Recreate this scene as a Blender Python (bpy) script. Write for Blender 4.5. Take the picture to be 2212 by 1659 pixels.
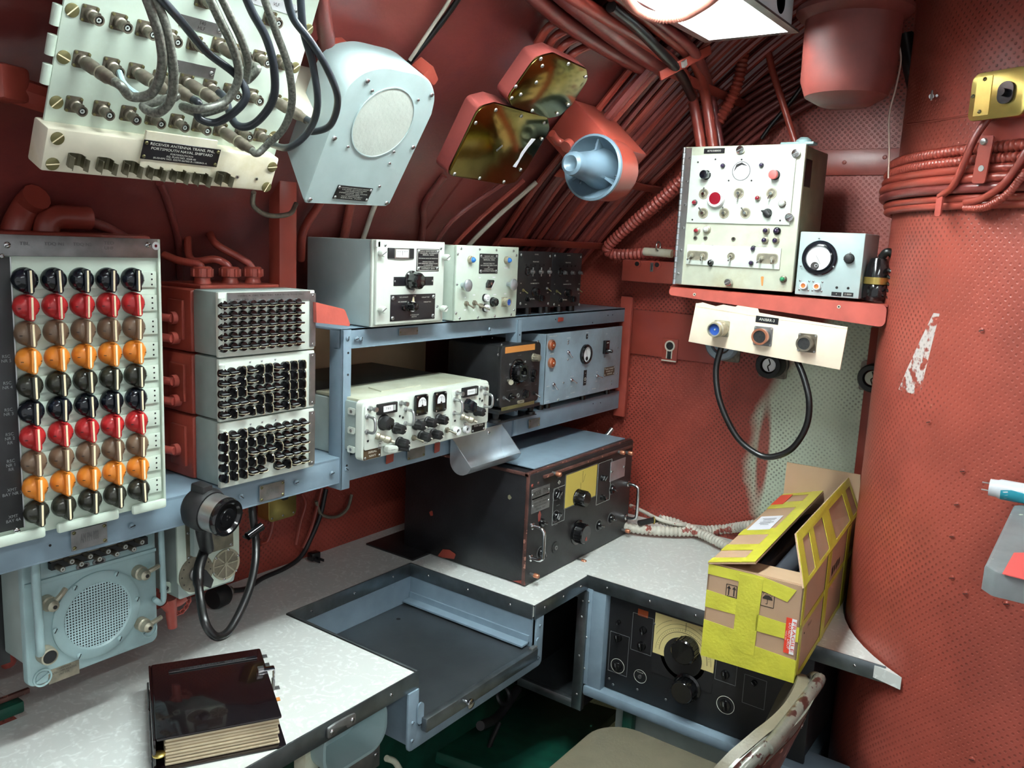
import bpy, bmesh, math, random
from mathutils import Matrix, Vector
random.seed(7)
V = Vector
SC = bpy.context.scene
for o in list(bpy.data.objects):
    bpy.data.objects.remove(o)

# ------------------------------------------------------------ camera
FPX, YAW, PIT, ROL = 1812.6, .6208, .16692, .04623
CAM = V((0, 0, 1.52))
_F = V((math.cos(YAW)*math.cos(PIT), math.sin(YAW)*math.cos(PIT), -math.sin(PIT)))
_R = _F.cross(V((0, 0, 1))).normalized()
_U = _R.cross(_F)
CR = _R*math.cos(ROL)+_U*math.sin(ROL)
CU = -_R*math.sin(ROL)+_U*math.cos(ROL)
cam = bpy.data.cameras.new('camera')
cam.sensor_width = 36
cam.lens = FPX/2212*36
cam.clip_start = .01
camo = bpy.data.objects.new('camera', cam)
SC.collection.objects.link(camo)
camo.matrix_world = Matrix(((CR.x, CU.x, -_F.x, CAM.x), (CR.y, CU.y, -_F.y, CAM.y), (CR.z, CU.z, -_F.z, CAM.z), (0, 0, 0, 1)))
SC.camera = camo

# ------------------------------------------------------------ world, exposure
W = bpy.data.worlds.new('room_light')
SC.world = W
W.use_nodes = True
W.node_tree.nodes['Background'].inputs[0].default_value = (.93, .98, 1, 1)
W.node_tree.nodes['Background'].inputs[1].default_value = .52
SC.view_settings.view_transform = 'Standard'
SC.view_settings.look = 'None'
SC.view_settings.gamma = 1
SC.view_settings.use_curve_mapping = False
SC.view_settings.exposure = 0.6
LAMP = 84.0     # strength of the fluorescent tubes


def ray(px, py):
    return _F+CR*((px-1106)/FPX)-CU*((py-829.5)/FPX)


def on(ax, val, px, py):
    """where the line of sight of a measured photo point meets a real plane of the room"""
    d = ray(px, py)
    i = 'xyz'.index(ax)
    return CAM+d*((val-CAM[i])/d[i])


class Face:
    """a real flat surface: U to the right, Vv up, N outward"""
    def __init__(s, O, U, Vv):
        s.O, s.U, s.V = V(O), V(U).normalized(), V(Vv).normalized()
        s.N = s.U.cross(s.V)

    def at(s, px, py, h=0.0):
        d = ray(px, py)
        P = s.O+s.N*h
        t = (P-CAM).dot(s.N)/d.dot(s.N)
        q = CAM+d*t-P
        return q.dot(s.U), q.dot(s.V)

    def pt(s, u, v, h=0.0):
        return s.O+s.U*u+s.V*v+s.N*h

    def M(s, u, v, h=0.0, rot=0.0):
        P = s.pt(u, v, h)
        m = Matrix(((s.U.x, s.V.x, s.N.x, P.x), (s.U.y, s.V.y, s.N.y, P.y), (s.U.z, s.V.z, s.N.z, P.z), (0, 0, 0, 1)))
        return m @ Matrix.Rotation(math.radians(rot), 4, 'Z')

    def MP(s, px, py, h=0.0, rot=0.0, hh=0.0):
        u, v = s.at(px, py, h)
        return s.M(u, v, hh, rot)

    def size(s, p0, p1):
        a, b = s.at(*p0), s.at(*p1)
        return abs(b[0]-a[0]), abs(b[1]-a[1])


def fy(Y, px, py):
    P = on('y', Y, px, py)
    return Face(P, (1, 0, 0), (0, 0, 1))


def fx(X, px, py):
    P = on('x', X, px, py)
    return Face(P, (0, -1, 0), (0, 0, 1))


def ft(P, tilt):
    t = math.radians(tilt)
    return Face(P, (1, 0, 0), (0, -math.sin(t), math.cos(t)))


# ------------------------------------------------------------ materials
MT = {}


def srgb(c):
    return tuple((x/255/12.92 if x/255 <= .04045 else ((x/255+.055)/1.055)**2.4) for x in c)+(1,)


class NT:
    def __init__(s, name):
        s.m = bpy.data.materials.new(name)
        s.m.use_nodes = True
        s.t = s.m.node_tree
        s.b = s.t.nodes['Principled BSDF']
        MT[name] = s.m

    def n(s, t, **k):
        x = s.t.nodes.new(t)
        for a, b in k.items():
            setattr(x, a, b)
        return x

    def l(s, a, b):
        s.t.links.new(a, b)

    def math(s, op, a, b=None, c=None):
        x = s.n('ShaderNodeMath', operation=op)
        for i, q in enumerate((a, b, c)):
            if q is None:
                continue
            if isinstance(q, (int, float)):
                x.inputs[i].default_value = q
            else:
                s.l(q, x.inputs[i])
        return x.outputs[0]

    def noise(s, scale, detail=3, vec=None, rough=.5, dist=0):
        x = s.n('ShaderNodeTexNoise')
        x.inputs['Scale'].default_value = scale
        x.inputs['Detail'].default_value = detail
        x.inputs['Roughness'].default_value = rough
        x.inputs['Distortion'].default_value = dist
        s.l(vec or s.co(), x.inputs['Vector'])
        return x.outputs['Fac']

    def co(s, kind='Object'):
        if not hasattr(s, '_c'):
            s._c = s.n('ShaderNodeTexCoord')
        return s._c.outputs[kind]

    def ramp(s, f, a, b):
        x = s.n('ShaderNodeMapRange')
        x.inputs[1].default_value = a
        x.inputs[2].default_value = b
        s.l(f, x.inputs[0])
        return x.outputs[0]

    def mix(s, f, a, b):
        x = s.n('ShaderNodeMix', data_type='RGBA')
        if isinstance(f, (int, float)):
            x.inputs[0].default_value = f
        else:
            s.l(f, x.inputs[0])
        for i, q in ((6, a), (7, b)):
            if isinstance(q, tuple):
                x.inputs[i].default_value = q
            else:
                s.l(q, x.inputs[i])
        return x.outputs[2]

    def bump(s, h, strength=.3, dist=.001):
        x = s.n('ShaderNodeBump')
        x.inputs['Strength'].default_value = strength
        x.inputs['Distance'].default_value = dist
        s.l(h, x.inputs['Height'])
        s.l(x.outputs[0], s.b.inputs['Normal'])

    def col(s, c):
        if isinstance(c, tuple):
            s.b.inputs['Base Color'].default_value = c
        else:
            s.l(c, s.b.inputs['Base Color'])


def sc(c, k):
    return tuple(min(255, x*k) for x in c)


def paint(name, c, rough=.4, metal=0, var=.1, chip=None, chipt=.68, chips=30, bump=.15, nsc=25, dirt=None):
    m = NT(name)
    f = m.ramp(m.noise(nsc, 4), .3, .7)
    base = m.mix(f, srgb(sc(c, 1-var)), srgb(sc(c, 1+var*.6)))
    if dirt:
        g = m.ramp(m.noise(6, 6, rough=.7), .5, .75)
        base = m.mix(g, base, srgb(dirt))
    if chip:
        g = m.ramp(m.noise(chips, 5, rough=.6), chipt, chipt+.01)
        base = m.mix(g, base, srgb(chip))
    m.col(base)
    m.b.inputs['Roughness'].default_value = rough
    m.b.inputs['Metallic'].default_value = metal
    if bump:
        m.bump(m.noise(160, 2), bump, .0006)
    return m.m


def plain(name, c, rough=.4, metal=0, emit=0, trans=0, coat=0):
    m = NT(name)
    m.col(srgb(c))
    m.b.inputs['Roughness'].default_value = rough
    m.b.inputs['Metallic'].default_value = metal
    if emit:
        m.b.inputs['Emission Color'].default_value = srgb(c)
        m.b.inputs['Emission Strength'].default_value = emit
    if trans:
        m.b.inputs['Transmission Weight'].default_value = trans
    if coat:
        m.b.inputs['Coat Weight'].default_value = coat
    return m.m


def holes(name, pitch, rad, c, hole, rough=.42, over=None, strips=None, tubeR=None):
    """painted perforated sheet, pattern in metres in the UVs"""
    m = NT(name)
    sep = m.n('ShaderNodeSeparateXYZ')
    m.l(m.co('UV'), sep.inputs[0])
    u, v = sep.outputs[0], sep.outputs[1]

    def lat(off):
        a = m.math('SUBTRACT', m.math('FRACT', m.math('ADD', m.math('DIVIDE', u, pitch), off)), .5)
        b = m.math('SUBTRACT', m.math('FRACT', m.math('ADD', m.math('DIVIDE', v, pitch), off)), .5)
        return m.math('SQRT', m.math('ADD', m.math('MULTIPLY', a, a), m.math('MULTIPLY', b, b)))
    d = m.math('MINIMUM', lat(0), lat(.5))
    k = m.ramp(d, rad/pitch+.05, rad/pitch-.05)
    # most holes are filled with paint, some are still open
    openf = m.ramp(m.noise(3.5, 3, rough=.6), .42, .58)
    k2 = m.math('MULTIPLY', k, m.math('ADD', m.math('MULTIPLY', openf, .5), .12))
    f = m.ramp(m.noise(9, 4), .3, .7)
    base = m.mix(f, srgb(sc(c, .92)), srgb(sc(c, 1.06)))
    if over:
        base = over(m, base)
    base = m.mix(k2, base, srgb(hole))
    m.col(base)
    m.b.inputs['Roughness'].default_value = rough
    inv = m.math('SUBTRACT', 1, k)
    m.bump(inv, .45, .0012)
    return m.m


RED = (146, 62, 50)
paint('red_paint', RED, .34, var=.09, bump=.25, nsc=12, dirt=(132, 60, 56))
paint('tan_board', (198, 166, 130), .6, var=.1, nsc=8)
paint('hose_pink', (180, 116, 102), .5, var=.15)
paint('red_can', (104, 46, 40), .5, var=.1, bump=.3)
paint('red_worn', (176, 84, 74), .36, var=.08, chip=(232, 214, 196), chipt=.74, chips=26, bump=.35)
paint('red_hull', (118, 55, 51), .30, var=.10, bump=.5, nsc=5, dirt=(98, 44, 48), chip=(150, 90, 84), chipt=.80, chips=9)
paint('green_pale', (206, 220, 206), .42, var=.03, dirt=(192, 205, 186))
paint('green_white', (214, 222, 212), .4, var=.03)
paint('green_blue', (150, 176, 178), .40, var=.05, dirt=(140, 162, 164))
paint('speaker_green', (172, 190, 190), .42, var=.03)
paint('grey_green', (156, 170, 166), .42, var=.06)
paint('aged_green', (200, 204, 184), .42, var=.05, dirt=(176, 172, 140))
paint('aged_side', (120, 116, 92), .45, var=.12, dirt=(86, 82, 62))
paint('blue_grey', (124, 144, 158), .38, var=.05, chip=(196, 206, 212), chipt=.80, chips=60)
paint('blue_panel', (142, 160, 172), .42, var=.06, dirt=(120, 126, 128))
paint('horn_blue', (100, 120, 134), .34, var=.04)
paint('cream_plate', (246, 230, 208), .5, var=.02, dirt=(236, 214, 186))
paint('ivory_box', (228, 222, 200), .5, var=.04, dirt=(198, 184, 140))
paint('brass', (190, 168, 96), .3, .9, var=.08)
paint('brass_mirror', (112, 96, 50), .13, 1, var=.08, bump=.05, dirt=(112, 84, 40))
paint('brass_screw', (132, 126, 88), .4, .7, var=.15)
paint('steel', (190, 192, 192), .3, .9, var=.08)
paint('steel_dull', (136, 136, 136), .38, .8, var=.12, nsc=40)
paint('tray_metal', (92, 98, 102), .32, .75, var=.14, nsc=6, chip=(150, 152, 152), chipt=.78, chips=40)
paint('alu', (196, 204, 210), .36, .8, var=.10, nsc=14)
paint('edge_steel', (120, 128, 132), .28, .85, var=.12)
paint('black_paint', (30, 30, 32), .42, var=.25, chip=(104, 104, 106), chipt=.76, chips=70)
paint('black_worn', (24, 24, 27), .38, var=.3, chip=(150, 66, 48), chipt=.765, chips=7, bump=.6)
paint('black_edge', (92, 60, 54), .42, .2, var=.35, chip=(170, 120, 104), chipt=.62, chips=60)
paint('black_front', (34, 33, 34), .45, var=.3, chip=(120, 60, 46), chipt=.78, chips=30)
paint('dark_lid', (58, 60, 56), .5, var=.1)
paint('conn_grey', (112, 104, 92), .4, .55, var=.2, nsc=90)
paint('conn_light', (176, 170, 150), .4, .5, var=.14, nsc=60)
paint('olive_metal', (128, 122, 106), .45, .3, var=.2, nsc=50)
paint('clip_metal', (112, 108, 88), .35, .8, var=.2)
paint('chair_paint', (116, 116, 106), .3, .2, var=.1, chip=(66, 38, 34), chipt=.57, chips=34, bump=.5)
paint('chair_vinyl', (110, 104, 86), .5, var=.05, bump=.6)
paint('ledge_paint', (122, 128, 130), .45, var=.08, chip=(206, 218, 196), chipt=.64, chips=18)
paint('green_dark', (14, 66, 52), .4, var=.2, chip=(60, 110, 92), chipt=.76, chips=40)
paint('olive_sheet', (156, 152, 96), .5, var=.12)
paint('floor_paint', (96, 98, 84), .5, var=.12)
paint('cardboard', (178, 146, 118), .75, var=.05, nsc=8)
paint('card_inner', (188, 158, 128), .8, var=.04, nsc=8)
paint('tape_yellow', (206, 202, 70), .3, var=.07, bump=1.0, nsc=18)
paint('paper', (226, 228, 236), .6, var=.02)
paint('pages', (196, 180, 150), .5, var=.06)
paint('hose_white', (206, 202, 190), .5, var=.14, chip=(150, 80, 70), chipt=.62, chips=20)
paint('cloth', (186, 192, 184), .8, var=.03, bump=1.0)
paint('braid', (120, 122, 114), .42, .45, var=.3, nsc=300)
paint('rubber_blue', (44, 49, 55), .3, var=.12)
paint('scraped', (206, 200, 184), .5, var=.1)
plain('black_gloss', (16, 16, 18), .16, coat=.3)
plain('black_matte', (22, 22, 24), .5)
plain('rubber', (14, 14, 15), .35)
plain('knob_black', (14, 18, 26), .18, coat=.2)
plain('knob_red', (168, 36, 38), .25)
plain('knob_brown', (106, 84, 66), .28)
plain('knob_orange', (214, 128, 44), .28)
plain('knob_olive', (44, 44, 36), .2)
plain('cream', (255, 238, 200), .6)
plain('hole_dark', (18, 14, 14), .7)
plain('white', (236, 238, 240), .4)
plain('white_gloss', (232, 238, 244), .2)
plain('plate_black', (20, 20, 24), .35)
plain('plate_brown', (82, 66, 48), .4, .3)
plain('letter', (226, 226, 214), .5)
plain('letter_grey', (176, 182, 178), .5)
plain('letter_dim', (120, 122, 124), .5)
plain('ink', (40, 34, 32), .6)
plain('ink_grey', (98, 98, 100), .5)
plain('chrome', (210, 210, 212), .14, 1)
plain('copper', (190, 124, 96), .3, .7)
plain('orange_core', (214, 120, 58), .4)
plain('core_blue', (36, 72, 150), .3)
plain('lens_red', (120, 20, 34), .12, coat=.5)
plain('lens_blue', (44, 112, 190), .15)
plain('lens_violet', (44, 30, 60), .15)
plain('lens_green', (28, 112, 70), .18)
plain('lens_amber', (150, 74, 44), .2)
plain('lens_clear', (200, 204, 198), .12)
plain('dial_yellow', (206, 186, 92), .35)
plain('dial_cream', (226, 210, 146), .4)
plain('meter_white', (240, 242, 244), .2)
plain('tape_orange', (198, 130, 66), .5)
plain('label_red', (222, 66, 44), .4)
plain('salmon', (222, 92, 88), .5)
plain('teal', (52, 168, 190), .35)
plain('cover_maroon', (22, 15, 17), .12, coat=.6)
plain('string', (196, 170, 156), .8)
plain('foam_tube', (58, 62, 70), .55)
plain('tube_glow', (242, 252, 250), .5, emit=LAMP)
paint('reflector', (232, 236, 238), .4, var=.02)

# laminate table top with a mother-of-pearl crackle
m = NT('laminate')
w = m.n('ShaderNodeTexWave')
w.inputs['Scale'].default_value = 8
w.inputs['Distortion'].default_value = 24
w.inputs['Detail'].default_value = 3
w.inputs['Detail Scale'].default_value = 2.2
m.l(m.co(), w.inputs['Vector'])
f = m.ramp(w.outputs['Fac'], .55, .95)
f2 = m.ramp(m.noise(38, 4, dist=3), .42, .7)
base = m.mix(m.math('MULTIPLY', f, f2), srgb((214, 218, 214)), srgb((240, 245, 242)))
m.col(base)
m.b.inputs['Roughness'].default_value = .28
m.bump(m.noise(90, 2), .06, .0005)

# woven grille
m = NT('grille')
sep = m.n('ShaderNodeSeparateXYZ')
m.l(m.co('Object'), sep.inputs[0])
q = []
for o_ in (0, 1):
    s_ = sep.outputs[0] if o_ == 0 else sep.outputs[1]
    q.append(m.math('ABSOLUTE', m.math('SUBTRACT', m.math('FRACT', m.math('DIVIDE', s_, .0044)), .5)))
d = m.math('MAXIMUM', q[0], q[1])
k = m.ramp(d, .24, .30)
m.col(m.mix(k, srgb((22, 30, 32)), srgb((178, 204, 208))))
m.b.inputs['Roughness'].default_value = .4
m.bump(k, .8, .001)


def over_bulk(m, base):
    # green-white sheet showing on the right of the bulkhead, red oversprayed on the left (UV in metres: u = -y, v = z)
    sep = m.n('ShaderNodeSeparateXYZ')
    m.l(m.co('UV'), sep.inputs[0])
    u, v = sep.outputs[0], sep.outputs[1]
    # edge of the overspray: u_edge as a function of v
    e = m.math('ADD', m.math('MULTIPLY', m.math('POWER', m.math('ABSOLUTE', m.math('SUBTRACT', v, 1.0)), 2), 1.25), -.746)
    nz = m.math('MULTIPLY', m.math('SUBTRACT', m.noise(14, 4), .5), .05)
    g = m.ramp(m.math('ADD', m.math('SUBTRACT', u, e), nz), -.016, .022)
    x = m.math('DIVIDE', m.math('SUBTRACT', u, -.709), .016)
    y = m.math('DIVIDE', m.math('SUBTRACT', v, 1.005), .125)
    r = m.math('SQRT', m.math('ADD', m.math('MULTIPLY', x, x), m.math('MULTIPLY', y, y)))
    gg = m.math('MULTIPLY', g, m.math('SUBTRACT', 1, m.math('MULTIPLY', m.ramp(r, 1.25, .75), .95)))
    nz2 = m.math('MULTIPLY', m.math('SUBTRACT', m.noise(20, 3), .5), .03)
    gg = m.math('MULTIPLY', gg, m.ramp(m.math('ADD', v, nz2), 1.40, 1.385))
    return m.mix(gg, base, srgb((200, 212, 190)))


def over_col(m, base):
    g = m.ramp(m.noise(7, 5, rough=.65), .70, .72)
    base = m.mix(m.math('MULTIPLY', g, .5), base, srgb((214, 190, 160)))
    # scraped triangular patch down to bare metal
    sep = m.n('ShaderNodeSeparateXYZ')
    m.l(m.co('UV'), sep.inputs[0])
    u, v = sep.outputs[0], sep.outputs[1]
    c0 = m.math('ADD', .32, m.math('MULTIPLY', m.math('SUBTRACT', v, 1.43), -.33))
    wv = m.math('MULTIPLY', m.math('SUBTRACT', 1.475, v), .17)
    inside = m.math('LESS_THAN', m.math('ABSOLUTE', m.math('SUBTRACT', u, c0)), wv)
    inside = m.math('MULTIPLY', inside, m.math('MULTIPLY', m.math('LESS_THAN', v, 1.43), m.math('GREATER_THAN', v, 1.277)))
    inside = m.math('MULTIPLY', inside, m.ramp(m.noise(60, 4), .42, .5))
    return m.mix(inside, base, srgb((216, 206, 202)))


holes('perf_bulkhead', .0135, .0024, RED, (44, 24, 22), over=over_bulk)
holes('perf_red', .0135, .0022, RED, (52, 24, 22))
holes('perf_column', .0145, .0020, (148, 68, 56), (70, 30, 24), over=over_col)
holes('perf_olive', .012, .0022, (164, 162, 120), (50, 50, 36))

# ------------------------------------------------------------ mesh builder
I4 = Matrix.Identity(4)


def T(x, y, z):
    return Matrix.Translation((x, y, z))


def RX(a):
    return Matrix.Rotation(math.radians(a), 4, 'X')


def RY(a):
    return Matrix.Rotation(math.radians(a), 4, 'Y')


def RZ(a):
    return Matrix.Rotation(math.radians(a), 4, 'Z')


TXT = {}


def textmesh(s, align='CENTER'):
    k = (s, align)
    if k not in TXT:
        c = bpy.data.curves.new('lettering', 'FONT')
        c.body = s
        c.size = 1
        c.align_x = align
        c.align_y = 'CENTER'
        c.resolution_u = 2
        c.extrude = 0
        o = bpy.data.objects.new('lettering', c)
        me = bpy.data.meshes.new_from_object(o)
        TXT[k] = ([v.co.copy() for v in me.vertices], [tuple(p.vertices) for p in me.polygons])
        bpy.data.objects.remove(o)
        bpy.data.meshes.remove(me)
        bpy.data.curves.remove(c)
    return TXT[k]


def smooth_pts(pts, n=8, closed=False):
    P = [V(p) for p in pts]
    if len(P) < 3:
        return P
    out = []
    N = len(P)
    rng = range(N) if closed else range(N-1)
    for i in rng:
        p0 = P[i-1] if (i > 0 or closed) else P[0]*2-P[1]
        p1 = P[i]
        p2 = P[(i+1) % N]
        p3 = P[(i+2) % N] if (i+2 < N or closed) else P[-1]*2-P[-2]
        for k in range(n):
            t = k/n
            out.append(.5*((2*p1)+(p2-p0)*t+(2*p0-5*p1+4*p2-p3)*t*t+(3*p1-p0-3*p2+p3)*t**3))
    if not closed:
        out.append(P[-1])
    return out


def frame_to(d, up=(0, 0, 1)):
    z = V(d).normalized()
    x = V(up).cross(z)
    if x.length < 1e-4:
        x = V((1, 0, 0)).cross(z)
    x.normalize()
    y = z.cross(x)
    return Matrix(((x.x, y.x, z.x, 0), (x.y, y.y, z.y, 0), (x.z, y.z, z.z, 0), (0, 0, 0, 1)))


class MB:
    def __init__(s, mat='steel'):
        s.v, s.f, s.mi, s.mats, s.cur = [], [], [], [], mat
        s.uv = None

    def mat(s, m):
        s.cur = m
        return s

    def add(s, vs, fs, M=I4):
        if s.cur not in s.mats:
            s.mats.append(s.cur)
        k = s.mats.index(s.cur)
        b = len(s.v)
        s.v += [M @ V(p) for p in vs]
        s.f += [tuple(i+b for i in f) for f in fs]
        s.mi += [k]*len(fs)
        return s

    def bm(s, bm, M=I4):
        bm.verts.index_update()
        s.add([v.co for v in bm.verts], [[v.index for v in f.verts] for f in bm.faces], M)
        bm.free()
        return s

    def box(s, sx, sy, sz, M=I4, bev=0.0, seg=2, base=False):
        """box centred at the origin (base: bottom on z=0)"""
        b = bmesh.new()
        bmesh.ops.create_cube(b, size=1)
        for v in b.verts:
            v.co = V((v.co.x*sx, v.co.y*sy, v.co.z*sz+(sz/2 if base else 0)))
        if bev:
            bmesh.ops.bevel(b, geom=b.edges[:], offset=min(bev, .45*min(sx, sy, sz)), segments=seg, affect='EDGES', profile=.5)
        return s.bm(b, M)

    def bx(s, x0, x1, y0, y1, z0, z1, bev=0.0, M=I4, seg=2):
        return s.box(abs(x1-x0), abs(y1-y0), abs(z1-z0), M @ T((x0+x1)/2, (y0+y1)/2, (z0+z1)/2), bev, seg)

    def prism(s, pts, z0, z1, M=I4, bev=0.0):
        n = len(pts)
        b = bmesh.new()
        lo = [b.verts.new((p[0], p[1], z0)) for p in pts]
        hi = [b.verts.new((p[0], p[1], z1)) for p in pts]
        b.faces.new(hi)
        b.faces.new(lo[::-1])
        for i in range(n):
            b.faces.new((lo[i], lo[(i+1) % n], hi[(i+1) % n], hi[i]))
        bmesh.ops.recalc_face_normals(b, faces=b.faces[:])
        if bev:
            top = [e for e in b.edges if all(abs(v.co.z-z1) < 1e-7 for v in e.verts)]
            bmesh.ops.bevel(b, geom=top, offset=bev, segments=2, affect='EDGES', profile=.5)
        return s.bm(b, M)

    def rrect(s, w, h, r, z0, z1, M=I4, bev=0.0):
        return s.prism(rr(w, h, r), z0, z1, M, bev)

    def lathe(s, prof, seg=24, M=I4):
        vs, fs = [], []
        rings = []
        for (r, z) in prof:
            if r < 1e-6:
                rings.append([len(vs)])
                vs.append((0, 0, z))
            else:
                rings.append(list(range(len(vs), len(vs)+seg)))
                vs += [(r*math.cos(2*math.pi*i/seg), r*math.sin(2*math.pi*i/seg), z) for i in range(seg)]
        for a, b in zip(rings, rings[1:]):
            if len(a) == 1 and len(b) == 1:
                continue
            for i in range(seg):
                j = (i+1) % seg
                if len(a) == 1:
                    fs.append((a[0], b[j], b[i]))
                elif len(b) == 1:
                    fs.append((a[i], a[j], b[0]))
                else:
                    fs.append((a[i], a[j], b[j], b[i]))
        return s.add(vs, fs, M)

    def cyl(s, r, z0, z1, M=I4, seg=20, bev=0.0):
        if bev:
            return s.lathe([(0, z0), (r, z0), (r, z1-bev), (r-bev*.3, z1-bev*.3), (r-bev, z1), (0, z1)], seg, M)
        return s.lathe([(0, z0), (r, z0), (r, z1), (0, z1)], seg, M)

    def ring(s, r0, r1, z0, z1, M=I4, seg=28):
        return s.lathe([(r0, z0), (r1, z0), (r1, z1), (r0, z1), (r0, z0)], seg, M)

    def torus(s, R, r, M=I4, seg=28, ss=8):
        return s.lathe([(R+r*math.cos(2*math.pi*i/ss), r*math.sin(2*math.pi*i/ss)) for i in range(ss+1)], seg, M)

    def tube(s, pts, r, seg=8, n=8, closed=False, M=I4, ribs=0, ribamp=.12, raw=False):
        P = [V(p) for p in pts] if raw else smooth_pts(pts, n, closed)
        if ribs:   # resample to the rib pitch
            L = [0]
            for a, b in zip(P, P[1:]):
                L.append(L[-1]+(b-a).length)
            tot = L[-1]
            N = max(4, int(tot/ribs)*4)
            Q = []
            j = 0
            for i in range(N+1):
                t = tot*i/N
                while j < len(L)-2 and L[j+1] < t:
                    j += 1
                k = (t-L[j])/max(1e-9, L[j+1]-L[j])
                Q.append(P[j].lerp(P[j+1], k))
            P = Q
        m = len(P)
        up = None
        vs, fs = [], []
        for i in range(m):
            if closed:
                d = P[(i+1) % m]-P[i-1]
            else:
                d = P[min(i+1, m-1)]-P[max(i-1, 0)]
            if d.length < 1e-9:
                d = V((0, 0, 1))
            d.normalize()
            if up is None:
                up = V((0, 0, 1)) if abs(d.z) < .9 else V((1, 0, 0))
            x = up.cross(d)
            if x.length < 1e-6:
                x = V((1, 0, 0)).cross(d)
            x.normalize()
            y = d.cross(x)
            up = y
            rad = r(i/(m-1)) if callable(r) else r
            if ribs:
                rad *= 1+ribamp*(1, .3, -1, .3)[i % 4]
            for k in range(seg):
                a = 2*math.pi*k/seg
                vs.append(P[i]+x*(rad*math.cos(a))+y*(rad*math.sin(a)))
        for i in range(m if closed else m-1):
            a, b = i*seg, ((i+1) % m)*seg
            for k in range(seg):
                l = (k+1) % seg
                fs.append((a+k, a+l, b+l, b+k))
        if not closed:
            fs.append(tuple(range(seg))[::-1])
            fs.append(tuple(range((m-1)*seg, m*seg)))
        return s.add(vs, fs, M)

    def text(s, t, size, M=I4, align='CENTER', z=.0004, width=None):
        vs, fs = textmesh(t, align)
        if not vs:
            return s
        w = max(p.x for p in vs)-min(p.x for p in vs)
        kx = size if not width else width/w
        return s.add([(p.x*kx, p.y*size, z) for p in vs], fs, M)

    def mesh(s, name, smooth=True, ang=38):
        me = bpy.data.meshes.new(name)
        me.from_pydata([tuple(p) for p in s.v], [], s.f)
        for m in s.mats:
            me.materials.append(MT[m])
        me.polygons.foreach_set('material_index', s.mi)
        if smooth:
            me.polygons.foreach_set('use_smooth', [True]*len(me.polygons))
            me.update()
            me.set_sharp_from_angle(angle=math.radians(ang))
        me.update()
        return me


def rr(w, h, r, n=5, cx=0, cy=0):
    r = max(1e-5, min(r, w/2-1e-5, h/2-1e-5))
    out = []
    for (sx, sy, a0) in ((1, 1, 0), (-1, 1, 90), (-1, -1, 180), (1, -1, 270)):
        for i in range(n+1):
            a = math.radians(a0+90*i/n)
            out.append((cx+sx*(w/2-r)+r*math.cos(a), cy+sy*(h/2-r)+r*math.sin(a)))
    return out


def rpoly(pts, r, n=5):
    """polygon with rounded corners; r number or list"""
    out = []
    N = len(pts)
    for i in range(N):
        p, a, b = V(pts[i]), V(pts[i-1]), V(pts[(i+1) % N])
        ri = r[i] if isinstance(r, (list, tuple)) else r
        if ri <= 0:
            out.append(tuple(p))
            continue
        d1, d2 = (a-p).normalized(), (b-p).normalized()
        h = math.acos(max(-1, min(1, d1.dot(d2))))/2
        if h < .05 or h > 1.54:
            out.append(tuple(p))
            continue
        L = ri/math.tan(h)
        lim = .49*min((a-p).length, (b-p).length)
        if L > lim:
            ri *= lim/L
            L = lim
        q1, q2 = p+d1*L, p+d2*L
        c = p+(d1+d2).normalized()*(ri/math.sin(h))
        a1 = math.atan2(q1.y-c.y, q1.x-c.x)
        a2 = math.atan2(q2.y-c.y, q2.x-c.x)
        da = (a2-a1+math.pi) % (2*math.pi)-math.pi
        for k in range(n+1):
            t = a1+da*k/n
            out.append((c.x+ri*math.cos(t), c.y+ri*math.sin(t)))
    return out


# ------------------------------------------------------------ object helpers
LINK = SC.collection.objects.link
WM = {}


def thing(name, label, cat, loc, group=None):
    o = bpy.data.objects.new(name, None)
    o.empty_display_size = .02
    LINK(o)
    o['label'] = label
    o['category'] = cat
    if group:
        o['group'] = group
    m = T(*loc)
    o.matrix_world = m
    WM[o] = m
    return o


def put(name, me, M, parent=None, label=None):
    """link a mesh (or MB) as one object at world matrix M under parent"""
    if isinstance(me, MB):
        me = me.mesh(name)
    o = bpy.data.objects.new(name, me)
    LINK(o)
    if parent is not None:
        o.parent = parent
        o.matrix_local = WM[parent].inverted() @ M
    else:
        o.matrix_world = M
    WM[o] = M
    if label:
        o['label'] = label
    return o


def wput(name, mb, parent=None, label=None, at=None):
    """mesh whose vertices are in world coordinates: recentre on `at` (or its own bottom centre)"""
    xs = [p.x for p in mb.v]
    ys = [p.y for p in mb.v]
    zs = [p.z for p in mb.v]
    c = V(at) if at is not None else V(((min(xs)+max(xs))/2, (min(ys)+max(ys))/2, min(zs)))
    mb.v = [p-c for p in mb.v]
    return put(name, mb, T(*c), parent, label)


def single(name, mb, label, cat, group=None, at=None):
    o = wput(name, mb, None, label, at)
    o['category'] = cat
    if group:
        o['group'] = group
    return o


def struct(name, mb, uv=None):
    o = wput(name, mb, at=(0, 0, 0))
    o['kind'] = 'structure'
    if uv:
        setuv(o, uv)
    return o


def setuv(o, fn):
    me = o.data
    l = me.uv_layers.new(name='uv')
    for lp in me.loops:
        l.data[lp.index].uv = fn(me.vertices[lp.vertex_index].co+WM[o].translation, lp)


# ------------------------------------------------------------ small hardware, shared meshes
CACHE = {}


def cached(fn):
    def g(*a):
        k = (fn.__name__,)+a
        if k not in CACHE:
            CACHE[k] = fn(*a).mesh(fn.__name__)
        return CACHE[k]
    return g


@cached
def screw(r=.003, m='steel', rot=30):
    b = MB(m)
    b.lathe([(r, 0), (r, r*.25), (r*.8, r*.5), (r*.45, r*.62), (0, r*.65)], 14)
    b.mat('hole_dark').box(r*1.7, r*.28, r*.2, RZ(rot) @ T(0, 0, r*.62))
    return b


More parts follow.
